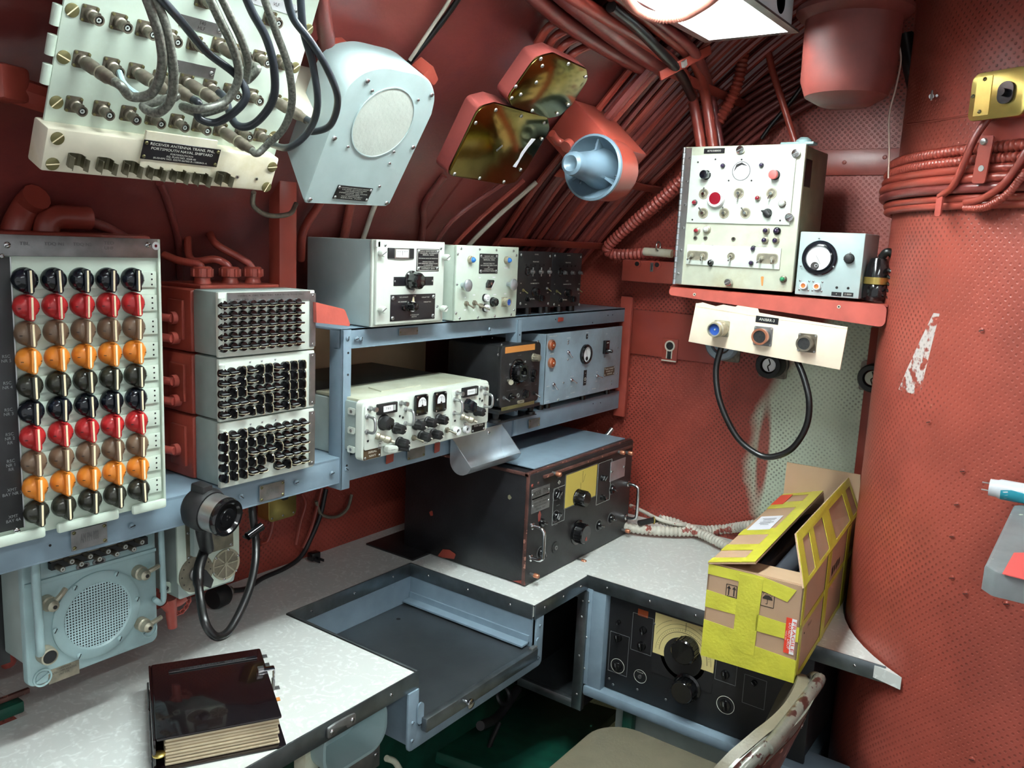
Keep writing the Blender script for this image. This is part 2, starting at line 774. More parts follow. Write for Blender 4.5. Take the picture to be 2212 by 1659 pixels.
@cached
def bigscrew(r=.008, m='brass_screw', rot=45):
    b = MB(m)
    b.lathe([(r, 0), (r, r*.14), (r*.9, r*.2), (0, r*.2)], 20)
    b.mat('cream').box(r*1.95, r*.16, r*.08, RZ(rot) @ T(0, 0, r*.2))
    return b


@cached
def thumbscrew(r=.006, m='green_white', rot=30):
    b = MB(m)
    b.lathe([(r*.6, 0), (r*.6, r*.5), (r*1.0, r*.6), (r*1.0, r*1.9), (r*.85, r*2.1), (0, r*2.1)], 20)
    b.mat('ink_grey').box(r*1.7, r*.25, r*.2, RZ(rot) @ T(0, 0, r*2.06))
    return b


@cached
def knob(r=.008, h=.012, m='black_matte', flute=8, dot='letter'):
    b = MB(m)
    n = 40
    vs, fs = [], []
    prof = [(1.12, 0), (1.12, .12), (1.0, .2), (.96, .8), (.88, .95), (.6, 1.0)]
    for (rf, z) in prof:
        for i in range(n):
            a = 2*math.pi*i/n
            k = r*rf*(1-(.06*(1+math.cos(a*flute)) if .15 < z < .97 else 0))
            vs.append((k*math.cos(a), k*math.sin(a), h*z))
    for j in range(len(prof)-1):
        for i in range(n):
            l = (i+1) % n
            fs.append((j*n+i, j*n+l, (j+1)*n+l, (j+1)*n+i))
    fs.append(tuple(range((len(prof)-1)*n, len(prof)*n)))
    fs.append(tuple(range(n))[::-1])
    b.add(vs, fs)
    if dot:
        b.mat(dot).box(r*.16, r*.6, r*.08, T(0, r*.6, h))
    return b


@cached
def barknob(r=.008, h=.010, m='black_gloss', stripe='letter'):
    """round base with a raised bar and a pointer line"""
    b = MB(m)
    b.lathe([(r, 0), (r, h*.3), (r*.9, h*.45), (0, h*.5)], 24)
    b.prism(rpoly([(-r*.28, -r*.85), (r*.28, -r*.85), (r*.3, r*.7), (0, r*1.1), (-r*.3, r*.7)], r*.08), h*.3, h, bev=r*.1)
    b.mat(stripe).box(r*.1, r*.75, r*.06, T(0, r*.5, h))
    return b


@cached
def domeknob(r=.012, m='knob_black'):
    """colour-coded knob: round dome, tall upright bar with a cream edge"""
    b = MB(m)
    b.lathe([(r*1.0, 0), (r*1.02, r*.16), (r*.99, r*.36), (r*.88, r*.64), (r*.62, r*.88), (r*.3, r*.98), (0, r*1.0)], 28)
    b.prism(rpoly([(-r*.26, -r*.86), (-r*.12, -r*1.10), (r*.12, -r*1.10), (r*.26, -r*.86), (r*.26, r*.80), (0, r*.92), (-r*.26, r*.80)], r*.08), r*.15, r*1.30, bev=r*.05)
    for sx in (-1, 1):
        b.mat('hole_dark').box(r*.22, r*.05, r*.05, T(sx*r*.74, -r*.12, r*.78) @ RY(sx*38))
    return b


@cached
def knobstripe(r=.012):
    b = MB('cream')
    b.box(r*.17, r*1.80, r*.05, T(0, -r*.10, r*1.315), r*.02, 1)
    return b


@cached
def wingknob(r=.0085, m='black_gloss', top='letter_dim'):
    """small switch knob with a flat wing, long axis along x"""
    b = MB(m)
    b.lathe([(r, 0), (r, r*.55), (r*.9, r*.75), (0, r*.8)], 16)
    b.prism(rpoly([(-r*.95, r*.6), (r*1.1, r*.6), (r*1.1, r*1.5), (r*.6, r*1.9), (-r*.6, r*1.9), (-r*.95, r*1.4)], r*.2, 3), -r*.17, r*.17, RX(90), bev=0)
    if top:  # pale plate paints a sheen on the wing's upper side
        b.mat(top).box(r*1.5, r*.02, r*.7, T(0, r*.175, r*1.35))
    return b


@cached
def wingedge(r=.0085):
    b = MB('cream')
    b.prism(rpoly([(-r*1.0, r*.55), (r*1.18, r*.55), (r*1.18, r*1.55), (r*.65, r*1.99), (-r*.65, r*1.99), (-r*1.0, r*1.45)], r*.2, 3), r*.17, r*.21, RX(90))
    return b


@cached
def toggle(r=.005, ang=30, m='steel', nut='steel'):
    b = MB(nut)
    b.prism([(r*1.1*math.cos(math.radians(60*i)), r*1.1*math.sin(math.radians(60*i))) for i in range(6)], 0, r*.5)
    b.cyl(r*.72, r*.5, r*1.1)
    b.mat(m).lathe([(r*.3, 0), (r*.34, r*2.6), (r*.46, r*3.0), (r*.36, r*3.4), (0, r*3.5)], 12, T(0, 0, r*.8) @ RX(ang))
    return b


@cached
def recess(r=.007, m='conn_light'):
    b = MB(m)
    b.ring(r*.88, r*1.1, 0, r*.12)
    b.mat('olive_metal').cyl(r*.9, 0, r*.03)
    b.mat('chrome').cyl(r*.3, 0, r*.7)
    return b


@cached
def jewel(r=.005, h=.008, lens='lens_red', bez='conn_light'):
    b = MB(bez)
    b.lathe([(r*1.25, 0), (r*1.25, h*.3), (r*1.0, h*.4), (r*1.0, h*.75), (r*.85, h*.8)], 20)
    b.mat(lens).lathe([(r*.9, h*.7), (r*.82, h*1.0), (r*.5, h*1.25), (0, h*1.33)], 20)
    return b


@cached
def hole(r=.002):
    b = MB('hole_dark')
    b.cyl(r, 0, .0003, seg=12)
    return b


@cached
def socket(r=.004, m='steel', core='hole_dark'):
    b = MB(m)
    b.ring(r*.55, r, 0, r*.5, seg=18)
    b.mat(core).cyl(r*.56, 0, r*.1, seg=14)
    return b


@cached
def bnc(r=.006, L=.020):
    """square flanged coaxial socket with bayonet barrel"""
    b = MB('conn_grey')
    b.rrect(r*3.2, r*3.2, r*.4, 0, r*.3)
    b.lathe([(r*1.15, r*.3), (r*1.15, L*.35), (r*.92, L*.4), (r*.92, L*.62), (r*1.05, L*.66), (r*1.05, L), (r*.78, L), (r*.78, L*.8), (0, L*.8)], 20)
    b.cyl(r*.2, 0, r*.5, T(0, r*1.1, L*.85))
    b.mat('letter_grey').ring(r*.26, r*.46, L*.8, L*.98, seg=14)
    b.mat('hole_dark').cyl(r*.26, L*.8, L*.86, seg=10)
    b.mat('brass_screw')
    for x in (-1, 1):
        for y in (-1, 1):
            b.lathe([(r*.3, r*.3), (r*.3, r*.5), (0, r*.6)], 10, T(x*r*1.25, y*r*1.25, 0))
    return b


@cached
def plug(r=.0068, L=.040):
    """coax plug body pushed over a socket"""
    b = MB('conn_grey')
    b.lathe([(r*1.0, 0), (r*1.18, L*.04), (r*1.18, L*.30), (r*1.05, L*.32), (r*1.05, L*.52), (r*1.15, L*.54), (r*1.15, L*.74), (r*.95, L*.8), (r*.8, L), (0, L)], 20)
    b.mat('conn_light').ring(r*1.0, r*1.2, L*.50, L*.53, seg=20)
    return b


@cached
def flangeconn(r=.012, L=.02, m='conn_grey', rim='conn_grey', core='black_matte'):
    b = MB(m)
    b.rrect(r*2.5, r*2.5, r*.2, 0, r*.14)
    b.lathe([(r*1.05, r*.14), (r*1.05, L*.5), (r*.95, L*.55), (r*.95, L*.6)], 26)
    b.mat(rim).lathe([(r*.95, L*.6), (r*1.08, L*.62), (r*1.08, L), (r*.82, L), (r*.82, L*.86)], 26)
    b.mat(core).cyl(r*.84, L*.5, L*.9, seg=26)
    b.mat('hole_dark')
    for i in range(6):
        a = math.radians(60*i)
        b.cyl(r*.1, L*.9, L*.905, T(r*.5*math.cos(a), r*.5*math.sin(a), 0), 8)
    b.cyl(r*.14, L*.9, L*.905, seg=8)
    b.mat('steel')
    for x in (-1, 1):
        for y in (-1, 1):
            b.cyl(r*.13, r*.14, r*.2, T(x*r*1.08, y*r*1.08, 0), 10)
    return b


@cached
def roundmeter(r=.02, rim='black_gloss', ndl=20):
    b = MB(rim)
    b.lathe([(r, 0), (r, r*.22), (r*.92, r*.32), (r*.78, r*.34), (r*.74, r*.2)], 36)
    b.mat('meter_white').cyl(r*.76, 0, r*.2, seg=36)
    b.mat('ink')
    b.box(r*.02, r*.8, r*.01, RZ(ndl) @ T(0, r*.1, r*.22))
    for i in range(-4, 5):
        b.box(r*.02, r*.1, r*.01, RZ(i*12) @ T(0, r*.55, r*.21))
    b.mat('black_matte').cyl(r*.2, r*.2, r*.26, T(0, -r*.42, 0))
    return b


@cached
def sqmeter(w=.03, h=.036):
    b = MB('black_gloss')
    b.rrect(w, h, w*.14, 0, w*.16, bev=w*.03)
    b.mat('meter_white')
    pts = [(w*.32*math.cos(math.radians(a)), h*.08+w*.34*math.sin(math.radians(a))) for a in range(0, 181, 15)]
    b.prism(pts+[(-w*.32, -h*.06), (w*.32, -h*.06)], w*.16, w*.168)
    b.mat('ink').box(w*.015, h*.3, .0004, T(0, h*.12, w*.172) @ RZ(12))
    for i in range(-3, 4):
        b.box(w*.014, h*.05, .0004, T(0, 0, w*.172) @ RZ(i*16) @ T(0, h*.26, 0))
    b.cyl(w*.07, w*.16, w*.185, T(0, -h*.04, 0))
    b.mat('steel')
    for x in (-1, 1):
        for y in (-1, 1):
            b.cyl(w*.05, w*.15, w*.18, T(x*w*.4, y*h*.42, 0), 10)
    return b


def handle(pa, pb, out, r, name, parent, m='steel', bend=None):
    """bent rod handle between two world points standing off along out"""
    a, b, o = V(pa), V(pb), V(out)
    d = (b-a).normalized()
    k = min(o.length*.4, (b-a).length*.3)
    on_ = o.normalized()
    pts = [a, a+o-on_*k, a+o-on_*k*.3+d*k*.3, a+o+d*k, b+o-d*k, b+o-on_*k*.3-d*k*.3, b+o-on_*k, b]
    mb = MB(m).tube(pts, r, 10, 3)
    for p in (a, b):
        mb.lathe([(r*1.8, 0), (r*1.8, r*.8), (r*1.1, r*1.3)], 14, T(*p) @ frame_to(on_))
    return wput(name, mb, parent)


def plate(face, p0, p1, parent, name='nameplate', m='plate_black', lines=(), tm='letter', screws=True, th=.0012, ts=None, border=False, sm='steel', hgt=0, rot=0):
    """rectangular plate with raised lettering; p0/p1 measured photo corners (top left, bottom right)"""
    a, b = face.at(*p0), face.at(*p1)
    w, h = abs(b[0]-a[0]), abs(b[1]-a[1])
    u, v = (a[0]+b[0])/2, (a[1]+b[1])/2
    mb = MB(m)
    mb.box(w, h, th, T(0, 0, th/2), .0004, 1)
    if border:
        mb.mat(tm)
        for sy in (-1, 1):
            mb.box(w*.94, h*.012+.0003, .0003, T(0, sy*h*.46, th))
            mb.box(w*.012+.0003, h*.92, .0003, T(sy*w*.47, 0, th))
    if lines:
        mb.mat(tm)
        n = len(lines)
        for i, L in enumerate(lines):
            if not L:
                continue
            s_, wf = (L if isinstance(L, tuple) else (L, .8))
            sz = (ts or h*.72/n)
            mb.text(s_, sz*.9, T(0, h*.42-(i+.5)*h*.84/n, th), width=w*wf)
    o = put(name, mb, face.M(u, v, hgt, rot), parent)
    if screws:
        r = min(w, h)*.06+.0008
        for sx in (-1, 1):
            ys = (-1, 1) if screws == 4 or screws is True and h > w*.3 else (0,)
            for sy in ys:
                put('screw', screw(round(r, 4), sm, 30), face.M(u, v, hgt+th, rot) @ T(sx*(w/2-r*1.6), sy*(h/2-r*1.6), 0), o)
    return o


def box_on(face, p0, p1, depth, parent, name, m, h0=0.0, bev=.002, lift=0):
    """box whose front face lies on `face` between two measured corners and runs back by depth"""
    a, b = face.at(*p0), face.at(*p1)
    w, h = abs(b[0]-a[0]), abs(b[1]-a[1])
    mb = MB(m)
    mb.box(w, h, depth, T(0, 0, -depth/2+h0), bev)
    return put(name, mb, face.M((a[0]+b[0])/2, (a[1]+b[1])/2, 0), parent)


def ribs(pts, r, m, pitch=.008, amp=.13, seg=10):
    return MB(m).tube(pts, r, seg, 8, ribs=pitch, ribamp=amp)

# ============================================================ THE ROOM
XB = 2.14          # bulkhead
YS = 1.12          # front edge of the equipment shelves
YF = 1.10          # fronts of most shelf devices
HULL = [(1.522, 1.02), (1.51, 1.12), (1.47, 1.24), (1.41, 1.34), (1.345, 1.44), (1.26, 1.54), (1.14, 1.67), (1.0, 1.80), (.85, 1.95), (.70, 2.07), (.45, 2.20), (.1, 2.28), (-.4, 2.28), (-1.6, 2.1)]
HP = [(p.x, p.y) for p in smooth_pts([(a, b, 0) for a, b in HULL], 5)]


def hull_y(z):
    for (a, b), (c, d) in zip(HP, HP[1:]):
        if b <= z <= d:
            return a+(c-a)*(z-b)/(d-b)
    return HP[0][0]


mb = MB('red_hull')
n = len(HP)
vs = [(-1.2, y, z) for y, z in HP]+[(XB+.02, y, z) for y, z in HP]
mb.add(vs, [(i, i+1, n+i+1, n+i) for i in range(n-1)])
struct('ceiling', mb)

mb = MB('perf_red').bx(-1.2, XB, 1.505, 1.53, 0, 1.10)
struct('wall_left', mb, uv=lambda c, l: (c.x, c.z))
mb = MB('perf_bulkhead').bx(XB, XB+.03, -1.6, 1.53, 0, 2.5)
struct('wall_back', mb, uv=lambda c, l: (-c.y, c.z))
mb = MB('floor_paint').bx(-1.2, XB, -1.6, 1.53, -.03, 0)
struct('floor', mb)
# flat seam band across the bulkhead
mb = MB('red_paint').bx(XB-.006, XB, .30, 1.02, 1.715, 1.775, .001)
for i in range(7):
    mb.lathe([(.005, 0), (.004, .002), (0, .003)], 12, T(XB-.006, .40+i*.09, 1.745+(i % 2)*.01) @ RY(-90))
struct('trim_1', mb)
# plain backing plate with a keyhole bracket left on the bulkhead
F = fx(XB-.008, 1450, 700)
a, b = F.at(1366, 668), F.at(1560, 788)
mb = MB('red_paint')
mb.box(b[0]-a[0], a[1]-b[1], .008, F.M((a[0]+b[0])/2, (a[1]+b[1])/2, -.002), .001)
struct('trim_2', mb)
o = thing('keyhole_bracket', 'small red keyhole shaped bracket with scraped white rim on the red backing plate', 'bracket', F.pt(*F.at(1449, 778)))
a, b = F.at(1434, 730), F.at(1463, 784)
w, h = b[0]-a[0], a[1]-b[1]
M0 = F.M((a[0]+b[0])/2, (a[1]+b[1])/2, .004)
put('plate', MB('red_paint').box(w, h, .004, T(0, 0, 0), .001), M0, o)
kb = MB('scraped')
kb.ring(w*.24, w*.33, .002, .0035, T(0, h*.2, 0))
kb.mat('hole_dark').cyl(w*.24, .001, .0025, T(0, h*.2, 0)).box(w*.26, h*.5, .0012, T(0, -h*.12, .002))
kb.mat('scraped').box(w*.05, h*.36, .002, T(w*.16, -h*.16, .003)).box(w*.05, h*.36, .002, T(-w*.16, -h*.16, .003)).box(w*.95, h*.05, .002, T(0, -h*.44, .003))
put('keyhole', kb, M0, o)

# ------------------------------------------------------------ the big perforated trunk on the right
CX, CY, CRAD = 2.0, -.03, .45
TRX = 1.35
mb = MB('perf_column')
N = 96
vs = []
for z in (0, 2.6):
    for i in range(N):
        a = math.pi*2*i/N
        vs.append((CX+CRAD*math.cos(a), CY+CRAD*math.sin(a), z))
mb.add(vs, [(i, (i+1) % N, N+(i+1) % N, N+i) for i in range(N)])
col = wput('trunk', mb, at=(CX, CY, 0))
col['label'] = 'wide round red trunk of perforated sheet metal from floor to overhead'
col['category'] = 'column'
LT = math.atan2(1, 0)


def coluv(c, l):
    a = math.atan2(-(c.y-CY), -(c.x-CX))      # 0 facing the viewer along -x; seam is on the far side
    return (-(a)*CRAD+.0, c.z)


def fixcol(me):
    l = me.uv_layers.new(name='uv')
    for p in me.polygons:
        us = []
        for li in p.loop_indices:
            c = me.vertices[me.loops[li].vertex_index].co
            us.append(math.atan2(c.y, -c.x))
        if max(us)-min(us) > 3:
            us = [u+2*math.pi if u < 0 else u for u in us]
        for li, u in zip(p.loop_indices, us):
            l.data[li].uv = (u*CRAD, me.vertices[me.loops[li].vertex_index].co.z)


fixcol(col.data)


def colp(px, py, off=0.0):
    """point on the trunk surface seen at a measured point"""
    d = ray(px, py)
    R_ = CRAD+off
    ox, oy = CAM.x-CX, CAM.y-CY
    A = d.x*d.x+d.y*d.y
    B = 2*(ox*d.x+oy*d.y)
    C = ox*ox+oy*oy-R_*R_
    D = B*B-4*A*C
    t = (-B-math.sqrt(max(0, D)))/(2*A)
    return CAM+d*t


def colframe(P):
    nrm = V((P.x-CX, P.y-CY, 0)).normalized()
    u = V((0, 0, 1)).cross(nrm).normalized()
    return Face(P, u, (0, 0, 1))


# riveted cover sheet on the trunk with its round-headed screws
scr = screw(.005, 'red_paint', 20)
for i, (px, py) in enumerate(((2081, 1018), (2068, 1090), (2058, 1159), (2058, 1248), (2087, 1282), (2175, 1304), (2122, 714), (2008, 912), (2100, 1640))):
    P = colp(px, py)
    f = colframe(P)
    put('rivet', scr, f.M(0, 0, 0), col)
# wall bracket flange on the trunk
for (pa, pb) in (((1975, 262), (2120, 247)),):
    pts = [colp(1960+(i*14), 268-i*1.6-.05*i*i, .002) for i in range(12)]
    wput('seam', MB('red_paint').tube(pts, .0018, 6, 1), col)

# ------------------------------------------------------------ frames and stanchions
f = fy(1.16, 622, 640)
P0, P1 = on('y', 1.2, 604, 640), on('y', 1.2, 641, 640)
mb = MB('red_paint').bx(P0.x, P1.x, 1.2, 1.23, 1.36, 1.62, .002)
o = single('stanchion', mb, 'flat red vertical stanchion behind the three switch boxes', 'stanchion')
mb = MB('red_paint')
mb.bx(2.093, 2.104, 1.10, 1.135, 1.045, 1.385, .001)
mb.bx(2.104, XB, 1.125, 1.13, 1.045, 1.385, .001)
single('end_bracket', mb, 'red angle bracket holding the right ends of both blue shelves', 'bracket')
mb = MB('red_paint')
mb.bx(.875, .892, 1.02, 1.20, 1.345, 1.372, .002)
P = on('y', 1.10, 683, 660)
Q = on('y', 1.10, 757, 700)

# ------------------------------------------------------------ desk: L shaped top with a typewriter well
o = thing('desk', 'L shaped desk with pale laminate top, steel edge band and sunken well', 'desk', (1.2, 1.2, .0))
arc = []
for i in range(13):
    a = math.radians(144-i*5.2)
    arc.append((CX+(CRAD+.006)*math.cos(a), CY+(CRAD+.006)*math.sin(a)))
top = [(.52, .935), (1.055, .935), (1.055, 1.293), (1.4245, 1.293), (1.4245, .935), (1.65, .935), (1.65, .30)]+arc+[(XB, .40), (XB, 1.505), (.56, 1.505), (.56, 1.31), (.20, 1.31), (.2, .935)]
TOP2 = [(.2, .935)]+top[1:-1]+[(.2, 1.31)]
put('desktop', MB('laminate').prism(TOP2, -.025, 0), T(0, 0, .75), o)
eb = MB('edge_steel')
run = [(.2, .935), (1.055, .935)]


def band(mb, p, q, z0, z1, th=.003, out=1):
    a, b = V((p[0], p[1], 0)), V((q[0], q[1], 0))
    d = (b-a).normalized()
    nn = V((d.y, -d.x, 0))*out
    L = (b-a).length
    Mx = Matrix(((d.x, nn.x, 0, a.x), (d.y, nn.y, 0, a.y), (0, 0, 1, 0), (0, 0, 0, 1)))
    mb.bx(0, L, 0, th, z0, z1, .0008, Mx)
    return Mx, L


segs = [((.2, .935), (1.058, .935)), ((1.055, .935), (1.055, 1.293)), ((1.055, 1.293), (1.4245, 1.293)), ((1.4245, 1.293), (1.4245, .935)), ((1.4245, .932), (1.65, .932)), ((1.65, .935), (1.65, .27))]
SCREWS = []
for i, (p, q) in enumerate(segs):
    m_ = MB('edge_steel')
    Mx, L = band(m_, p, q, .720, .7535, .003)
    e = wput('edge_band', m_, o)
    k = 3 if L < .5 else 6
    for j in range(k):
        x = L*(j+.5)/k
        put('screw', screw(.0032, 'chrome', 40), Mx @ T(x, .003, .737) @ RX(-90), e)
# black bead along the laminate edge
bd = MB('black_matte')
for (p, q) in segs:
    band(bd, p, q, .7495, .7512, -.003)
wput('edge_bead', bd, o)
# bottle-catch on the front edge
F = fy(.932, 740, 1560)
u0, v0 = F.at(735, 1565)
ct = MB('steel_dull')
ct.prism(rpoly([(-.030, -.010), (-.012, -.010), (-.008, -.004), (.008, -.004), (.012, -.010), (.030, -.010), (.030, .008), (.014, .010), (-.014, .010), (-.030, .008)], .003, 3), 0, .004, bev=.001)
e = put('catch', ct, F.M(u0, v0, .001), o)
for s_ in (-1, 1):
    put('screw', screw(.0042, 'chrome', 60), F.M(u0+s_*.022, v0, .005), e)
put('corner_bracket', MB('steel').bx(-.03, 0, -.002, 0, -.012, .010).bx(0, .002, -.03, 0, -.012, .010), T(1.4245, 1.293, .735), o)

# typewriter well
w_ = MB('blue_grey')
w_.bx(1.052, 1.056, .935, 1.293, .60, .722)
w_.bx(1.423, 1.4275, .935, 1.293, .60, .722)
w_.bx(1.052, 1.427, 1.291, 1.296, .60, .722)
wput('well_wall', w_, o)
w_ = MB('blue_grey')
w_.prism(rpoly([(.0, .0), (.432, .0), (.432, .115), (.404, .115), (.404, .040), (.028, .040), (.028, .115), (0, .115)], [.012, .012, 0, 0, .004, .004, 0, 0], 3), 0, .004, T(1.028, .933, .605) @ RX(90), bev=.001)
e = wput('well_flange', w_, o)
for (x, z) in ((1.04, .625), (1.04, .66), (1.445, .64), (1.445, .70), (1.445, .625)):
    put('screw', screw(.0035, 'blue_grey', 30), T(x, .929, z) @ RX(90), e)
for (x, z) in ((1.058, .672), (1.438, .655)):
    put('turn_latch', MB('blue_grey').rrect(.016, .042, .008, 0, .003), T(x, .928, z) @ RX(90), o)
tr = thing('sliding_tray', 'dark metal tray sliding in the desk well with knob', 'tray', (1.24, 1.1, .65))
put('tray_plate', MB('tray_metal').bx(1.058, 1.42, .925, 1.289, .6555, .659).mat('hole_dark').cyl(.005, .659, .6592, T(1.33, 1.24, 0)), I4, tr)
put('front_rail', MB('edge_steel').bx(1.060, 1.418, .912, .926, .637, .6635, .002), I4, tr)
put('side_rail', MB('blue_grey').bx(1.395, 1.423, .94, 1.289, .664, .668).bx(1.419, 1.423, .94, 1.289, .664, .682), I4, tr)
put('side_rail', MB('blue_grey').bx(1.056, 1.08, .94, 1.289, .664, .668), I4, tr)
put('pull_knob', MB('chrome').lathe([(.004, 0), (.004, .008), (.0095, .011), (.010, .015), (.007, .017), (0, .0175)], 20), T(1.17, .912, .651) @ RX(90), tr)
put('rail_cap', MB('steel').bx(1.400, 1.419, .915, .925, .6635, .668, .001), I4, tr)

# steel framed compartment below the middle of the desk
cb = thing('compartment', 'dark open compartment with steel angle frame under the desk corner', 'compartment', (1.75, 1.03, .42))
w_ = MB('black_paint')
w_.bx(1.655, 2.0, 1.12, 1.124, .42, .71).bx(1.655, 2.0, .93, .934, .42, .71).bx(1.655, 2.0, .93, 1.124, .41, .42).bx(2.0, 2.004, .93, 1.124, .42, .71)
put('case', w_, I4, cb)
for nm, a in (('frame_bar', (1.640, 1.655, .925, .952, .41, .715)), ('frame_bar', (1.640, 1.655, .952, 1.124, .41, .432)), ('frame_bar', (1.640, 1.655, 1.112, 1.13, .41, .715)), ('frame_bar', (1.640, 1.655, .952, 1.124, .695, .715))):
    b_ = put(nm, MB('edge_steel').bx(*a, .001), I4, cb)
for z in (.45, .55, .65, .69):
    put('rivet', screw(.003, 'steel', 0), T(1.640, .938, z) @ RY(-90), cb)
put('floor_plate', MB('tray_metal').bx(1.64, 2.0, .952, 1.12, .420, .424), I4, cb)
put('hinge_plate', MB('edge_steel').bx(1.600, 1.64, .985, 1.10, .690, .712, .002), I4, cb)

# ------------------------------------------------------------ blue equipment rack on the left
rk = thing('equipment_rack', 'blue grey two tier steel rack carrying the radio sets along the hull', 'rack', (1.1, 1.3, 1.07))
put('lower_shelf', MB('blue_grey').bx(.15, 2.093, YS, 1.50, 1.112, 1.117, .001).bx(.15, 2.093, YS, YS+.004, 1.070, 1.117, .001).bx(.15, 2.093, YS, YS+.02, 1.068, 1.072, .001), I4, rk)
put('upper_shelf', MB('blue_grey').bx(1.034, 2.093, YS, 1.32, 1.349, 1.354, .001).bx(1.034, 2.093, YS, YS+.004, 1.318, 1.354, .001).bx(1.034, 2.093, YS, YS+.02, 1.316, 1.319, .001), I4, rk)
pp = put('post', MB('blue_grey').bx(1.034, 1.056, YS-.004, YS, 1.055, 1.352, .001).bx(1.034, 1.037, YS-.004, YS+.03, 1.055, 1.352, .001), I4, rk)
for z in (1.10, 1.16, 1.22, 1.27, 1.31):
    put('bolt_hole', hole(.0022), T(1.048, YS-.0041, z) @ RX(90), pp)
pp = put('post', MB('blue_grey').bx(1.573, 1.590, YS-.004, YS, 1.07, 1.345, .001).bx(1.573, 1.576, YS-.004, YS+.03, 1.07, 1.345, .001), I4, rk)
for z in (1.13, 1.2, 1.27, 1.31):
    put('bolt_hole', hole(.002), T(1.582, YS-.0041, z) @ RX(90), pp)
F = fy(YS-.0042, 800, 1000)
for (px, py) in ((751, 731), (770, 732), (780, 732), (748, 1013), (285, 1136), (640, 1042), (521, 1073), (717, 1022), (1057, 711)):
    put('screw', screw(.0045, 'blue_grey', random.choice((10, 80, 140))), F.MP(px, py), rk)
for (px, py) in ((108, 1178), (1063, 730), (1040, 727), (1140, 682), (1313, 681), (1323, 680), (1280, 697), (1281, 872), (1297, 870), (1200, 690)):
    put('bolt_hole', hole(.0018), F.MP(px, py, 0, 0, .0003), rk)
for p0, p1 in (((152, 1147), (232, 1171)), ((560, 1050), (614, 1071)), ((862, 710), (902, 722)), ((880, 967), (917, 985)), ((1142, 907), (1165, 920))):
    plate(F, p0, p1, rk, 'nameplate', 'steel_dull', (('AM PM 000', .5),) if p0[0] < 600 else (), 'ink_grey', 4 if p0[0] < 0 else True, sm='brass_screw')
# bare red patches where the blue paint is gone
for (px, py, w, h) in ((1211, 690, .026, .011), (842, 985, .022, .030), (944, 965, .018, .026)):
    u, v = F.at(px, py)
    pts = [(w/2*math.cos(t*.7)*(1+.25*math.sin(t*5)), h/2*math.sin(t*.7)*(1+.2*math.cos(t*4))) for t in range(9)]
    put('bare_patch', MB('red_paint').prism(rpoly([(-w/2, -h/2), (w*.45, -h*.42), (w/2, h*.4), (-w*.42, h/2)], .002), 0, .0006), F.M(u, v, .0001), rk)
# painted red shelf arm sticking out left of the coupler
mb = MB('red_worn')
A, B, C, D = on('y', 1.09, 683, 653), on('y', 1.09, 745, 668), on('y', 1.09, 758, 705), on('y', 1.09, 684, 697)
pts = [(p.x, p.z) for p in (A, B, C, D)]
mb.prism(rpoly([(p[0], p[1]) for p in pts[::-1]], [0, .003, .012, 0]), -.012, .0, T(0, 1.09, 0) @ RX(90))
single('shelf_arm', mb, 'short red arm with chipped edge between the switch boxes and upper shelf', 'bracket')

# ------------------------------------------------------------ painted panel behind the mid shelf
mb = MB('tan_board').bx(1.05, 1.60, 1.42, 1.424, 1.13, 1.33)
single('backing_panel', mb, 'tan brown panel behind the open space of the middle shelf', 'panel')

# ============================================================ CEILING LIGHTS: one of the room, one added
def fixture(x0, x1, y0, y1, z, name_label, tubes=2):
    o = thing('ceiling_light', name_label, 'light', ((x0+x1)/2, (y0+y1)/2, z))
    m = MB('reflector')
    m.bx(x0, x1, y0, y1, z+.108, z+.112)
    m.bx(x0, x1, y0, y0+.004, z, z+.11).bx(x0, x1, y1-.004, y1, z, z+.11)
    m.bx(x1-.004, x1, y0, y1, z, z+.11).bx(x0, x0+.004, y0, y1, z, z+.11)
    put('housing', m, I4, o)
    rim = MB('steel')
    rim.bx(x0, x1, y0-.012, y0+.004, z-.004, z).bx(x0, x1, y1-.004, y1+.012, z-.004, z).bx(x1-.004, x1+.012, y0-.012, y1+.012, z-.004, z)
    put('rim', rim, I4, o)
    for k in range(tubes):
        y = y0+(y1-y0)*(k+.5)/tubes
        t = put('lamp_tube', MB('tube_glow').cyl(.0125, x0+.04, x1-.10, T(0, y, z+.082) @ RY(90) , 16), I4, o)
        put('lamp_holder', MB('white').bx(x1-.10, x1-.085, y-.018, y+.018, z+.05, z+.108, .003), I4, o)
    return o


fx_ = fixture(.45, 1.615, .560, .722, 1.93, 'open white fluorescent ceiling light glaring above the desk corner')
m = MB('reflector').cyl(.030, 0, .002, T(1.55, .563, 1.965) @ RX(90)).mat('hole_dark').cyl(.022, .002, .003, T(1.55, .563, 1.965) @ RX(90))
put('knockout', m, I4, fx_)
fixture(-.9, .3, -.75, -.55, 2.15, 'unseen white fluorescent ceiling light added as fill behind the operator space')  # fixture added out of view to fill the room with light

